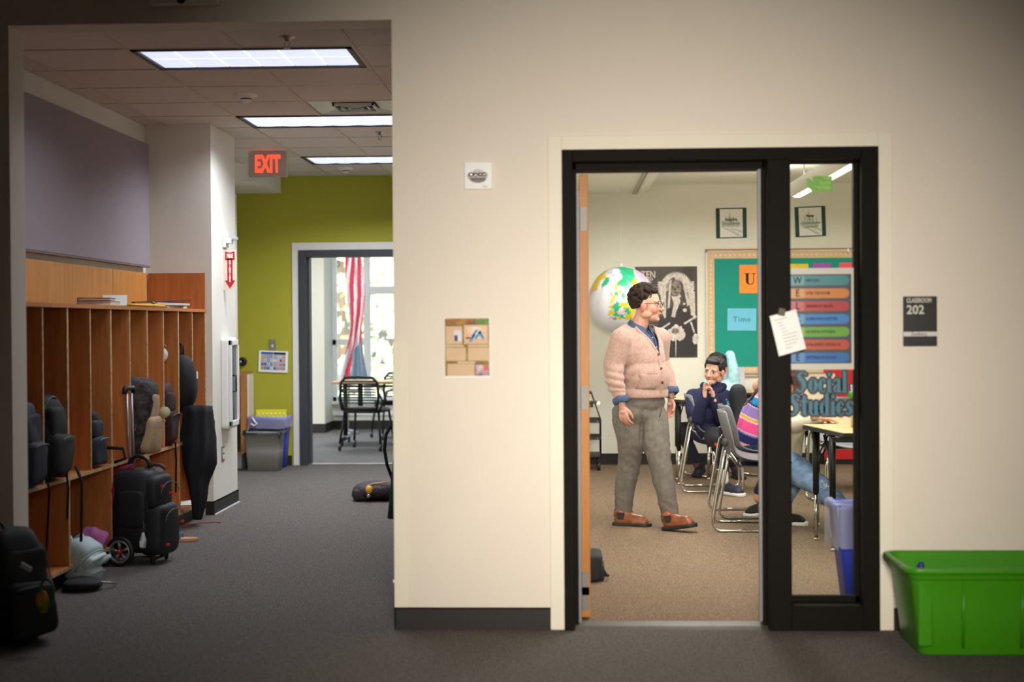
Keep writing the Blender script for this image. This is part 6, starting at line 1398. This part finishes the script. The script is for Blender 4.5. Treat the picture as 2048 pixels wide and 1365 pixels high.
# shirt (inner torso) and cardigan
zs_ = zof(668)
def torso(k=0.):
    b = MB()
    b.ell(B(.0, 0, 1.19), (.13+k, .165+k, .17+k), Rt); b.ell(B(.03, 0, 1.03), (.15+k, .165+k, .15+k), Rt); b.ell(B(.01, 0, .93), (.15+k, .168+k, .10), Rt)
    b.cap(B(-.02, -.15, 1.30), B(-.02, .15, 1.30), .062+k, .062+k); b.cap(B(-.02, -.02, 1.33), B(-.012, 0, 1.39), .085+k, .058+k); b.cap(B(-.03, -.12, 1.325), B(-.02, 0, 1.36), .05+k, .06+k); b.cap(B(-.03, .12, 1.325), B(-.02, 0, 1.36), .05+k, .06+k)
    b.ell(B(.05, 0, 1.15), (.10+k, .14, .13), Rt)
    return b
shirt = fuse('shirt', torso(-.006), denim, man, vox=.009, smooth=4, disp=lambda co, no: .003*nz3(co, 26, 4))
nA = [B(-.005, -.19, 1.29), B(-.05, -.222, 1.13), W(1229, 760, -.16), W(1240, 795, -.18)]
fA = [B(-.0, .19, 1.29), B(-.03, .222, 1.13), W(1333, 750, .15), W(1341, 778, .12)]
b = torso(.010); b.chain(nA, [.073, .066, .058, .046]); b.chain(fA, [.073, .066, .054, .044])
def cfold(co, no):
    z = co[:, 2]; d_ = .0045*nz3(co, 17, 2)
    q = np.array([nA[2].x, nA[2].y, 0]); arm = np.exp(-(((co[:, 0]-q[0])/.09)**2)-((z-.98)/.10)**2); d_ += arm*.0075*np.sin(z*125+co[:, 0]*30)
    d_ += .006*np.exp(-((z-1.05)/.07)**2)*np.sin(z*70-co[:, 0]*55)*np.exp(-((co[:, 0]-(TO.x-.06))/.1)**2)
    rib = z < .945; d_ = np.where(rib, -.006, d_); return d_
card_o = fuse('cardigan', b, knit, man, vox=.0075, smooth=4, disp=cfold)
Hn, Ln_, T0 = np.array(H), np.array(Ls), np.array((TO.x, TO.y, 0))
def loc(co): q = co-T0; return q@Hn, q@Ln_, co[:, 2]
zap = zof(709)
def kill(co):
    h_, s_, z = loc(co); f = np.clip((z-zap)/(1.40-zap), 0, 1)
    v = (h_ > .0) & (np.abs(s_) < .005+.085*f) & (z > zap)
    top = (z > 1.365) & (np.abs(s_) < .12)
    bot = z < .895
    wr = np.zeros(len(co), bool)
    for A in (nA, fA):
        d_ = np.array((A[3]-A[2]).normalized()); q = co-np.array(A[3]); t_ = q@d_; wr |= (t_ > .012) & (np.linalg.norm(q, axis=1) < .12)
    return v | top | bot & (np.abs(s_) < .2) & (np.hypot(h_, s_) < .24) | wr
cutmesh(card_o, kill); so = card_o.modifiers.new('sol', 'SOLIDIFY'); so.thickness = .005; so.offset = 1
def surf(h_dir_s, z, off=.004):        # point of the cardigan front at lateral s and height z
    best = None
    me = card_o.data; 
    return None
n = len(card_o.data.vertices); co = np.empty(n*3); card_o.data.vertices.foreach_get('co', co); CC = co.reshape(-1, 3)+np.array(ORG[card_o.name]); hC, sC, zC = loc(CC)
def front(s_, z, off=.003, lo=0.):
    k = np.argmin(((sC-s_)**2+(zC-z)**2)+np.where(hC > lo, 0, 9)); return B(float(hC[k])+off, s_, z)
ribs = []
vt = []
for q in (-1, 1):
    pts = []
    for i in range(9):
        f = 1-i/8; z = zap+(1.375-zap)*f; s_ = q*(.012+.086*f); pts.append(front(s_, z, .004))
    if q == -1: pts += [front(-.010, zap-.02-(zap-.91)*j/8, .005) for j in range(9)]
    else: pts += [front(.012, zap-.02-(zap-.91)*j/8, .003) for j in range(9)]
    sp_ = []
    for i in range(len(pts)): a_, b2, c2 = pts[max(0, i-1)], pts[i], pts[min(len(pts)-1, i+1)]; sp_.append((a_+b2*2+c2)/4)
    MB().tube(sp_, .013, 8, flat=.45).build('placket', knit, card_o)
bn_ = M('brown_button', (74, 44, 34), .3)
for v in (711, 739, 766, 790):
    p_ = front(-.008, zof(v), .010); k = MB(); R3 = Rt @ Matrix.Rotation(PI/2, 3, 'Y')
    k.ell(p_, (.0115, .0115, .0045), R3); bo = k.build('button', bn_, card_o)
# ribbed hem band
hb = MB(); rg_ = []
for z, e_ in ((.955, -.004), (.94, .004), (.905, .004), (.893, 0), (.893, -.008)):
    rg_.append([tuple(B(.012+(.158+e_)*math.cos(2*PI*i/120)*(1+.012*(i % 2)), (.178+e_)*math.sin(2*PI*i/120)*(1+.012*(i % 2)), z)) for i in range(120)])
hb.loft(rg_, 0, True, False); hb.build('hem_band', knit, card_o)
# pocket
pk = MB(); g = []; 
for j in range(7):
    for i in range(7):
        s_ = -.15+.10*i/6; z = .955+.105*j/6; g.append(tuple(front(s_, z, .007)))
pk.add(g, [(j*7+i, (j+1)*7+i, (j+1)*7+i+1, j*7+i+1) for j in range(6) for i in range(6)], 0, True); po = pk.build('pocket', knit, card_o); so = po.modifiers.new('sol', 'SOLIDIFY'); so.thickness = .005
pe = MB(); pe.tube([front(-.15+.10*i/6, .955+.105, .011) for i in range(7)], .004, 6); pe.tube([front(-.15, .955+.105*j/6, .009) for j in range(7)], .002, 6); pe.tube([front(-.05, .955+.105*j/6, .009) for j in range(7)], .002, 6); pe.build('pocket_trim', knit, po)
# shirt collar, placket, cuffs
for q in (-1, 1):
    k = MB(); A_ = B(-.075, q*.03, 1.432); Bq = B(-.02, q*.072, 1.405); C_ = B(.052, q*.05, 1.355); D_ = B(.085, q*.014, 1.345); E_ = B(.082, q*.055, 1.285)
    k.loft([[tuple(p_+Vector((0, 0, dz_))) for p_ in (A_, Bq, C_, D_)] for dz_ in (0, -.0)], 0, True, False) if 0 else None
    top = [B(-.072, q*.015, 1.43), B(-.055, q*.05, 1.425), B(-.01, q*.066, 1.41), B(.035, q*.05, 1.385), B(.058, q*.012, 1.362)]
    botm = [B(-.088, q*.02, 1.385), B(-.065, q*.072, 1.375), B(-.01, q*.092, 1.362), B(.055, q*.072, 1.335), B(.088, q*.052, 1.288)]
    midp = [(a_+b2)/2+((a_+b2)/2-B(-.01, 0, 1.39)).normalized()*.006 for a_, b2 in zip(top, botm)]
    vs = [tuple(p_) for p_ in top+midp+botm]; k.add(vs, [(i, i+1, 5+i+1, 5+i) for i in range(4)]+[(5+i, 6+i, 11+i, 10+i) for i in range(4)]+[(4, 9, 14)][:0], 0, True)
    o_ = k.build('collar', denim, shirt); so = o_.modifiers.new('sol', 'SOLIDIFY'); so.thickness = .004; su = o_.modifiers.new('su', 'SUBSURF'); su.levels = su.render_levels = 2
n = len(shirt.data.vertices); co = np.empty(n*3); shirt.data.vertices.foreach_get('co', co); SC = co.reshape(-1, 3)+np.array(ORG[shirt.name]); hS, sS, zS = loc(SC)
def sfront(s_, z, off): k = np.argmin(((sS-s_)**2+(zS-z)**2)+np.where(hS > 0, 0, 9)); return B(float(hS[k])+off, s_, z)
MB().tube([sfront(.012, 1.345-.012*i, .002) for i in range(14)], .012, 6, flat=.3).build('shirt_placket', M('denim_dark', (52, 66, 94), .85), shirt)
k = MB(); [k.ell(sfront(.010, z, .007), .0045) for z in (1.30, 1.235)]; k.build('shirt_button', white_m, shirt)
for A, nm in ((nA, 'near'), (fA, 'far')):
    d_ = (A[3]-A[2]).normalized(); u_ = d_.orthogonal().normalized(); w2 = d_.cross(u_); e_ = A[3]+d_*.018; k = MB(); rg_ = []
    for o2, r2 in ((-.025, .044), (-.02, .053), (0, .056), (.02, .053), (.024, .044), (.0, .036)):
        rg_.append([tuple(e_+d_*(o2+.004*math.sin(3*2*PI*i/30))+(u_*math.cos(2*PI*i/30)+w2*math.sin(2*PI*i/30))*r2*(1+.03*math.sin(i*1.9))) for i in range(30)])
    k.loft(rg_, 0, True, False); k.build('shirt_cuff', denim, man)
hand(man, W(1245, 815, -.185), Vector((.14, -.05, -1)), Vector((.75, -.6, .2)), Vector((.5, .8, .1)), skT, .92, .55)
hand(man, W(1342, 800, .12), Vector((-.0, -.1, -1)), Vector((.6, -.7, 0)), Vector((-.7, -.6, 0)), skT, .9, .5)
k = MB(); d_ = Vector((0, -.1, -1)).normalized(); e_ = W(1342, 795, .12); k.tube([e_+Vector((.03*math.cos(2*PI*i/20), .03*math.sin(2*PI*i/20), 0)) for i in range(20)], .006, 6, closed=True); k.build('watch', steel_m, man)
# head
hd, HL, HR = head(man, W(1294, 610, -.02), math.radians(-16), math.radians(2), 0, 1.03, skT, (176, 100, 92), smile=True)
rr_ = random.Random(11); b = MB(); n_h = 0
b.ell(HL(-.022, 0, .048), (.092, .083, .076), HR)
while n_h < 300:
    a_ = rr_.uniform(0, 2*PI); ph = rr_.uniform(-.75, 1.5); x, y, z = math.cos(ph)*math.cos(a_), math.cos(ph)*math.sin(a_), math.sin(ph)
    px_, py_, pz = -.022+x*.100, y*.089, .045+z*.092
    if px_ > .03 and pz < .088: continue
    if px_ > .0 and pz < .055: continue
    if px_ > -.035 and pz < .0: continue
    if pz < -.055: continue
    b.ell(HL(px_, py_, pz), rr_.uniform(.009, .0165), n=8, k=6); n_h += 1
fuse('hair', b, hairA, hd, vox=.0038, smooth=1, disp=lambda co, no: .0016*nz3(co, 240, 5)+.001*nz3(co, 420, 6))
gl = MB(); 
for q in (-1, 1):
    gl.tube([HL(.103-.0*abs(i), q*.033+.024*math.cos(2*PI*i/20), .0+.019*math.sin(2*PI*i/20)) for i in range(20)], .0017, 6, closed=True); gl.tube([HL(.1, q*.057, .006), HL(.06, q*.077, .008), HL(-.01, q*.084, .010)], .002, 6)
gl.tube([HL(.104, -.009, .004), HL(.108, 0, .007), HL(.104, .009, .004)], .0016, 6); gl.build('glasses', M('black_metal', (24, 22, 24), .3, metal=.5), hd)
# ---- seated students
def PP(u, v, Y): return P(u, v, Y)
navy_h = M('navy_fleece', (26, 28, 62), .9, var=.15, vs=14, bump=.3, bs=200)
black_p = M('black_track', (32, 34, 42), .8, var=.2, vs=12, bump=.2, bs=200)
fold1 = lambda a_, f: (lambda co, no: a_*nz3(co, f, 2)+a_*.6*nz3(co, f*2.3, 4))
skB = (206, 164, 142)
t = thing('person', 'boy in navy hoodie sitting sideways with clasped hands at his mouth', 'person', (P(1420, 876, 11.9).x, 11.9, 0))
Y = 11.9
b = MB(); b.ell(PP(1412, 862, Y), (.15, .14, .11)); b.ell(PP(1412, 835, Y), (.135, .125, .13)); b.ell(PP(1418, 800, Y), (.15, .12, .12)); b.cap(PP(1390, 792, Y+.03), PP(1450, 794, Y-.02), .062, .062)
b.cap(PP(1428, 790, Y), PP(1430, 776, Y), .085, .07)
b.chain([PP(1387, 792, Y), PP(1384, 822, Y-.1), PP(1396, 838, Y-.2)], [.066, .062, .056]); b.chain([PP(1396, 838, Y-.2), PP(1404, 805, Y-.24), PP(1409, 786, Y-.24)], [.056, .05, .042])
b.chain([PP(1452, 796, Y-.04), PP(1452, 826, Y-.1), PP(1442, 838, Y-.18)], [.064, .058, .054]); b.chain([PP(1442, 838, Y-.18), PP(1432, 815, Y-.23), PP(1426, 796, Y-.24)], [.054, .047, .04])
hood = fuse('hoodie', b, navy_h, t, vox=.009, smooth=3, disp=fold1(.005, 18))
b = MB(); b.chain([PP(1408, 772, Y+.02), PP(1425, 783, Y+.07), PP(1446, 774, Y+.02)], [.035, .05, .035]); b.chain([PP(1410, 775, Y-.04), PP(1424, 788, Y-.09), PP(1443, 779, Y-.04)], [.028, .03, .028]); fuse('hood', b, navy_h, t, vox=.008, smooth=3)
k = MB(); rr_ = random.Random(5)
for (u, v) in ((1417, 797), (1421, 806), (1453, 803), (1456, 806), (1415, 803)):
    for i in range(4): k.obox(PP(u+rr_.uniform(-2, 2), v+rr_.uniform(-4, 4), Y-.19), .006, .004, .02, Ry(rr_.uniform(-1, 1)))
k.build('hoodie_print', M('mint_print', (110, 200, 196), .7), t)
b = MB(); b.ell(PP(1416, 868, Y), (.15, .14, .09)); b.chain([PP(1432, 868, Y+.04), PP(1460, 825, Y-.02), PP(1475, 786, Y-.08)], [.09, .082, .07]); b.chain([PP(1476, 784, Y-.08), PP(1481, 825, Y-.12), PP(1474, 872, Y-.16)], [.069, .062, .048])
b.chain([PP(1424, 872, Y-.04), PP(1432, 876, Y-.24), PP(1440, 880, Y-.38)], [.09, .085, .072]); b.chain([PP(1440, 880, Y-.38), PP(1443, 910, Y-.34), PP(1447, 940, Y-.32)], [.066, .052, .044])
fuse('trousers', b, black_p, t, vox=.009, smooth=3, disp=fold1(.005, 20))
b = MB(); b.chain([PP(1447, 938, Y-.33), PP(1449, 962, Y-.33)], [.036, .034]); fuse('sock', b, M('white_sock', (214, 212, 208), .9), t, vox=.006, smooth=2)
tealx = M('teal_boot', (24, 52, 54), .6, rgb2=(14, 20, 24), vs=30)
q = PP(1474, 885, Y-.18); shoe(t, (q.x, q.y+.06, q.z-.03), (q.x+.03, q.y-.18, q.z-.03), tealx, rub, w=.042, h=.08)
q = PP(1450, 970, Y-.3); shoe(t, (q.x-.01, q.y+.02, .002), (q.x+.13, q.y-.17, .002), M('navy_shoe', (30, 36, 56), .6), white_m, w=.044, h=.075)
k = MB(); c0 = PP(1431, 889, Y-.44); k.add([tuple(c0+Vector((.018*r_*math.cos(a_), -.02, .022*r_*math.sin(a_)))) for a_, r_ in ((1.57, 1), (1.0, .4), (.3, 1), (-.3, .4), (-1.0, 1.1), (-1.57, .3), (-2.2, 1.1), (-2.9, .4), (2.8, 1), (2.1, .4))], [tuple(range(10))]); k.build('red_emblem', M('emblem_red', (210, 30, 40), .6), t)
hd, HL, HR = head(t, PP(1428.5, 743, Y-.03), math.radians(-122), math.radians(6), math.radians(-8), .98, skB, (190, 120, 110), (24, 20, 20))
b = MB(); b.ell(HL(-.026, 0, .050), (.094, .083, .078), HR); b.ell(HL(-.06, 0, .0), (.055, .07, .06), HR); b.ell(HL(.045, 0, .092), (.045, .062, .024), HR); b.ell(HL(.015, .066, .045), (.03, .016, .035), HR); b.ell(HL(.015, -.066, .045), (.03, .016, .035), HR)
rr_ = random.Random(2)
for i in range(70):
    a_ = rr_.uniform(-1.4, 1.4); r_ = rr_.uniform(.3, 1); b.cap(HL(-.03+.05*r_*math.cos(a_), .075*math.sin(a_)*r_, .1+.01*rr_.random()), HL(.062*math.cos(a_)*r_+.01, .08*math.sin(a_)*r_, .098-.02*r_), .011, .005, n=6)
fuse('hair', b, hairB, hd, vox=.0045, smooth=1, disp=lambda co, no: .001*nz3(co, 300, 5))
hand(t, PP(1410, 783, Y-.26), Vector((.10, -.05, 1)), Vector((.3, .5, .2)), Vector((1, .3, .1)), skB, .86, 1.15)
hand(t, PP(1426, 792, Y-.26), Vector((-.30, -.02, 1)), Vector((-.1, .9, .2)), Vector((-1, .2, .1)), skB, .86, 1.0)
# student behind, arm up
Yb2 = 13.0
t = thing('person', 'student behind the boy in navy, pale blue sleeved arm bent behind the head', 'person', (P(1450, 880, Yb2).x, Yb2, 0))
pale = M('pale_blue_knit', (178, 218, 222), .9, rgb2=(140, 196, 206), vs=26)
b = MB(); b.ell(PP(1443, 840, Yb2), (.15, .12, .13)); b.ell(PP(1442, 795, Yb2), (.16, .11, .16)); b.cap(PP(1412, 772, Yb2), PP(1468, 772, Yb2), .06, .06); b.chain([PP(1466, 768, Yb2), PP(1466, 738, Yb2-.02), PP(1460, 711, Yb2+.0)], [.06, .052, .045]); b.chain([PP(1460, 711, Yb2), PP(1452, 718, Yb2+.08), PP(1444, 730, Yb2+.12)], [.043, .038, .034]); b.chain([PP(1412, 772, Yb2), PP(1404, 810, Yb2-.08), PP(1425, 820, Yb2-.2)], [.058, .05, .04])
fuse('sweater', b, pale, t, vox=.009, smooth=3, disp=fold1(.004, 22))
hd, HL, HR = head(t, PP(1434, 738, Yb2-.02), math.radians(-95), 0, 0, 1., (200, 150, 124), (170, 100, 90))
b = MB(); b.ell(HL(-.02, 0, .045), (.098, .09, .082), HR); rr_ = random.Random(6)
for i in range(150):
    a_ = rr_.uniform(0, 6.28); ph = rr_.uniform(-.2, 1.5); x, y, z = -.02+.1*math.cos(ph)*math.cos(a_), .09*math.cos(ph)*math.sin(a_), .045+.09*math.sin(ph)
    if x > .05 and z < .07: continue
    b.ell(HL(x, y, z), rr_.uniform(.01, .02), n=8, k=6)
fuse('hair', b, hairB, hd, vox=.005, smooth=1)
hand(t, PP(1446, 728, Yb2+.12), Vector((-.8, -.1, .1)), Vector((0, 0, 1)), Vector((0, -1, 0)), (200, 150, 124), .9, .4)
slate = M('slate_trousers', (40, 46, 60), .85, var=.15, vs=12, bump=.25, bs=200)
b = MB(); b.ell(PP(1436, 866, Yb2), (.14, .14, .09)); b.chain([PP(1430, 868, Yb2-.02), PP(1395, 862, Yb2-.18), PP(1364, 860, Yb2-.28)], [.088, .082, .07]); b.chain([PP(1364, 862, Yb2-.28), PP(1376, 890, Yb2-.16), PP(1392, 920, Yb2-.06)], [.068, .055, .045]); b.chain([PP(1446, 870, Yb2-.02), PP(1462, 866, Yb2-.28)], [.085, .07]); b.chain([PP(1462, 866, Yb2-.28), PP(1466, 928, Yb2-.2)], [.064, .045])
fuse('trousers', b, slate, t, vox=.009, smooth=3, disp=fold1(.004, 18))
for u, v, dy in ((1391, 918, -.06), (1466, 926, -.2)):
    b = MB(); b.chain([PP(u, v, Yb2+dy), PP(u+4, v+14, Yb2+dy)], [.038, .036]); fuse('sock', b, M('patterned_sock', (110, 60, 70), .8, rgb2=(30, 28, 36), vs=50), t, vox=.006, smooth=2)
q = PP(1400, 948, Yb2+.02); shoe(t, (q.x+.03, q.y+.06, .04), (q.x-.05, q.y-.17, .004), tealx, rub, w=.047, h=.1, shaft=.02)
q = PP(1470, 945, Yb2-.15); shoe(t, (q.x, q.y+.06, .0), (q.x+.04, q.y-.18, .0), tealx, rub, w=.047, h=.1, shaft=.02)
# striped sweater student
Y = 10.42
A0 = PP(1490, 893, Y); A1 = PP(1541, 788, Y-.05)
t = thing('person', 'student in multicoloured striped sweater bending forward behind the door post', 'person', (P(1497, 905, Y).x, Y, 0))
b = MB(); b.chain([PP(1498, 893, Y), PP(1505, 865, Y), PP(1520, 828, Y), PP(1537, 800, Y-.02)], [.118, .125, .13, .115]); b.chain([PP(1500, 885, Y-.06), PP(1530, 815, Y-.08)], [.10, .11]); b.cap(PP(1538, 797, Y-.14), PP(1545, 795, Y+.14), .07, .07)
b.chain([PP(1543, 800, Y-.16), PP(1572, 828, Y-.24), PP(1606, 826, Y-.2)], [.062, .055, .04]); b.chain([PP(1546, 798, Y+.15), PP(1578, 822, Y+.2), PP(1612, 822, Y+.1)], [.062, .055, .04])
axs = np.array(A1-A0); Lx = np.linalg.norm(axs); axs /= Lx
BANDS = [(-9, (222, 162, 160)), (.10, (26, 36, 92)), (.245, (150, 120, 190)), (.275, (226, 214, 216)), (.29, (240, 86, 150)), (.475, (226, 214, 216)), (.495, (222, 170, 62)), (.54, (226, 214, 216)), (.555, (150, 120, 190)), (.735, (226, 214, 216)), (.75, (20, 26, 62)), (.78, (18, 128, 186)), (.905, (226, 214, 216)), (.925, (244, 130, 160)), (1.0, (226, 214, 216)), (1.02, (240, 170, 180)), (1.12, (18, 128, 186))]
def stripes(co):
    f = ((co-np.array(A0))@axs)/Lx + .0; f = f-.10*np.clip((co[:, 0]-A0.x-.55*(co[:, 2]-A0.z))/.3, -1, 1)
    out = np.zeros((len(co), 3))
    for lim, c_ in BANDS: out[f >= lim] = lin(c_)
    return out
fuse('sweater', b, M('striped_knit', (255, 255, 255), .9, attr='Col', var=.05, vs=60, bump=.3, bs=260), t, vox=.0065, smooth=4, disp=fold1(.0035, 20), colf=stripes)
dk_den = M('dark_denim', (26, 38, 72), .85, rgb2=(16, 24, 50), vs=24, bump=.3, bs=300)
b = MB(); b.ell(PP(1496, 905, Y), (.15, .18, .095)); b.chain([PP(1500, 905, Y-.09), PP(1530, 902, Y-.1), PP(1562, 902, Y-.1)], [.088, .08, .068]); b.chain([PP(1500, 905, Y+.09), PP(1530, 902, Y+.1), PP(1562, 902, Y+.1)], [.088, .08, .068]); b.chain([PP(1562, 902, Y-.1), PP(1538, 950, Y-.08), PP(1520, 982, Y-.06)], [.066, .055, .045]); b.chain([PP(1562, 902, Y+.1), PP(1556, 950, Y+.1), PP(1552, 985, Y+.1)], [.066, .055, .045])
fuse('jeans', b, dk_den, t, vox=.0085, smooth=3, disp=fold1(.004, 20))
b = MB(); b.chain([PP(1519, 984, Y-.06), PP(1516, 998, Y-.06)], [.033, .032]); b.chain([PP(1552, 984, Y+.1), PP(1552, 1000, Y+.1)], [.033, .032]); fuse('ankle', b, skinA, t, vox=.006, smooth=2, colf=lambda co: blend(co, [], (196, 140, 118)))
blkshoe = M('black_canvas', (24, 24, 26), .8, var=.2); q = PP(1524, 1018, Y-.06); shoe(t, (q.x+.03, q.y+.04, .004), (q.x-.13, q.y-.13, .0), blkshoe, white_m, w=.042, h=.075); q = PP(1552, 1018, Y+.1); shoe(t, (q.x, q.y+.06, .0), (q.x+.03, q.y-.16, .0), blkshoe, white_m, w=.042, h=.075)
hd, HL, HR = head(t, PP(1551, 752, Y-.02), math.radians(0), math.radians(38), 0, .98, (204, 156, 130))
b = MB(); b.ell(HL(-.026, 0, .045), (.098, .088, .085), HR); b.ell(HL(-.05, 0, -.02), (.06, .082, .08), HR); b.chain([PP(1540, 752, Y-.09), PP(1530, 790, Y-.13), PP(1526, 825, Y-.15), PP(1523, 846, Y-.14)], [.05, .042, .03, .012]); b.chain([PP(1545, 760, Y-.06), PP(1540, 800, Y-.15), PP(1536, 842, Y-.16)], [.045, .04, .015]); b.chain([PP(1534, 748, Y-.02), PP(1520, 775, Y-.05), PP(1500, 800, Y-.08), PP(1488, 812, Y-.09)], [.04, .02, .01, .005])
fuse('hair', b, hairC, hd, vox=.006, smooth=2, disp=lambda co, no: .0025*np.sin(co[:, 0]*420+8*np.sin(co[:, 2]*6)))
hand(t, PP(1608, 826, Y-.2), Vector((1, -.1, -.1)), Vector((0, 1, 0)), Vector((0, 0, -1)), (204, 156, 130), .9, .5); hand(t, PP(1614, 822, Y+.1), Vector((1, .1, -.1)), Vector((0, -1, 0)), Vector((0, 0, -1)), (204, 156, 130), .9, .5)
# cream hoodie student
Y = 9.75
t = thing('person', 'student in cream hoodie and pale torn jeans leaning on the near right table', 'person', (P(1550, 920, Y).x, Y, 0))
cream_h = M('cream_fleece', (216, 206, 186), .95, rgb2=(198, 188, 168), vs=16, bump=.3, bs=220)
b = MB(); b.ell(PP(1558, 915, Y), (.14, .17, .09)); b.chain([PP(1558, 905, Y), PP(1560, 870, Y), PP(1572, 830, Y), PP(1582, 812, Y)], [.128, .13, .12, .105]); b.chain([PP(1575, 905, Y-.05), PP(1582, 850, Y-.05)], [.10, .10]); b.cap(PP(1582, 808, Y-.13), PP(1584, 806, Y+.13), .068, .068)
b.chain([PP(1584, 812, Y-.15), PP(1583, 838, Y-.22), PP(1592, 852, Y-.30)], [.066, .062, .058]); b.chain([PP(1592, 851, Y-.32), PP(1616, 845, Y-.40), PP(1638, 838, Y-.45)], [.056, .052, .042]); b.chain([PP(1586, 810, Y+.15), PP(1600, 835, Y+.1), PP(1625, 832, Y-.1)], [.064, .056, .042])
b.chain([PP(1560, 800, Y+.0), PP(1572, 800, Y), PP(1590, 806, Y)], [.05, .07, .04])
fuse('hoodie', b, cream_h, t, vox=.0085, smooth=3, disp=fold1(.0055, 17))
k = MB(); k.tube([PP(1560+.55*.292*0+(.148*math.cos(a_))*292, 925+6*math.sin(a_*1.), Y+.0+.178*math.sin(a_)) for a_ in [2*PI*i/36 for i in range(36)]], .006, 6, closed=True); k.build('hem_stripe', M('black_thread', (24, 24, 26), .8), t)
lt_den = M('pale_denim', (124, 150, 182), .85, rgb2=(92, 118, 152), vs=16, bump=.3, bs=300)
b = MB(); b.ell(PP(1562, 925, Y), (.14, .165, .09)); b.chain([PP(1572, 925, Y-.09), PP(1604, 950, Y-.22), PP(1632, 968, Y-.36)], [.092, .088, .078]); b.chain([PP(1634, 968, Y-.36), PP(1672, 1005, Y-.62), PP(1704, 1036, Y-.8)], [.076, .066, .062]); b.chain([PP(1564, 925, Y+.09), PP(1584, 932, Y+.08), PP(1604, 935, Y+.06)], [.09, .08, .068]); b.chain([PP(1604, 935, Y+.06), PP(1580, 985, Y+.1), PP(1562, 1020, Y+.12)], [.066, .052, .05])
fuse('jeans', b, lt_den, t, vox=.0085, smooth=3, disp=fold1(.006, 19))
k = MB(); rr_ = random.Random(4)
for i in range(16): c0 = PP(1652+rr_.uniform(-7, 9), 975+rr_.uniform(-8, 8), Y-.60); k.tube([c0, c0+Vector((rr_.uniform(-.03, .03), -.004, rr_.uniform(-.02, .03)))], .0025, 5)
k.build('frayed_threads', M('white_thread', (220, 226, 232), .9), t)
q = PP(1712, 1052, Y-.82); shoe(t, (q.x, q.y+.05, .0), (q.x+.14, q.y-.16, .05), blkshoe, white_m, w=.042, h=.075); q = PP(1555, 1030, Y+.12); shoe(t, (q.x-.03, q.y+.02, .0), (q.x+.2, q.y-.06, .0), blkshoe, white_m, w=.042, h=.075)
hd, HL, HR = head(t, PP(1577, 768, Y), math.radians(-12), math.radians(30), 0, .98, (210, 160, 134))
b = MB(); b.ell(HL(-.026, 0, .045), (.098, .088, .085), HR); b.ell(HL(-.05, 0, -.02), (.06, .084, .08), HR)
for i in range(9):
    q = -.09+.18*i/8; b.chain([HL(-.03, q, .03), HL(-.02, q*1.15, -.08), HL(-.02+.03*math.sin(i), q*1.2, -.19-.02*(i % 3))], [.03, .024, .008])
for u in (1590, 1596, 1601): b.chain([PP(u-4, 752, Y-.09), PP(u, 775, Y-.11), PP(u-2, 797, Y-.11)], [.012, .009, .004])
fuse('hair', b, hairC, hd, vox=.0055, smooth=2, disp=lambda co, no: .0025*np.sin(co[:, 0]*420+8*np.sin(co[:, 2]*6)))
hand(t, PP(1642, 837, Y-.47), Vector((1, -.05, -.12)), Vector((0, 1, 0)), Vector((0, 0, -1)), (210, 160, 134), .9, .5); hand(t, PP(1630, 830, Y-.12), Vector((1, -.1, -.1)), Vector((0, -1, 0)), Vector((0, 0, -1)), (210, 160, 134), .9, .5)
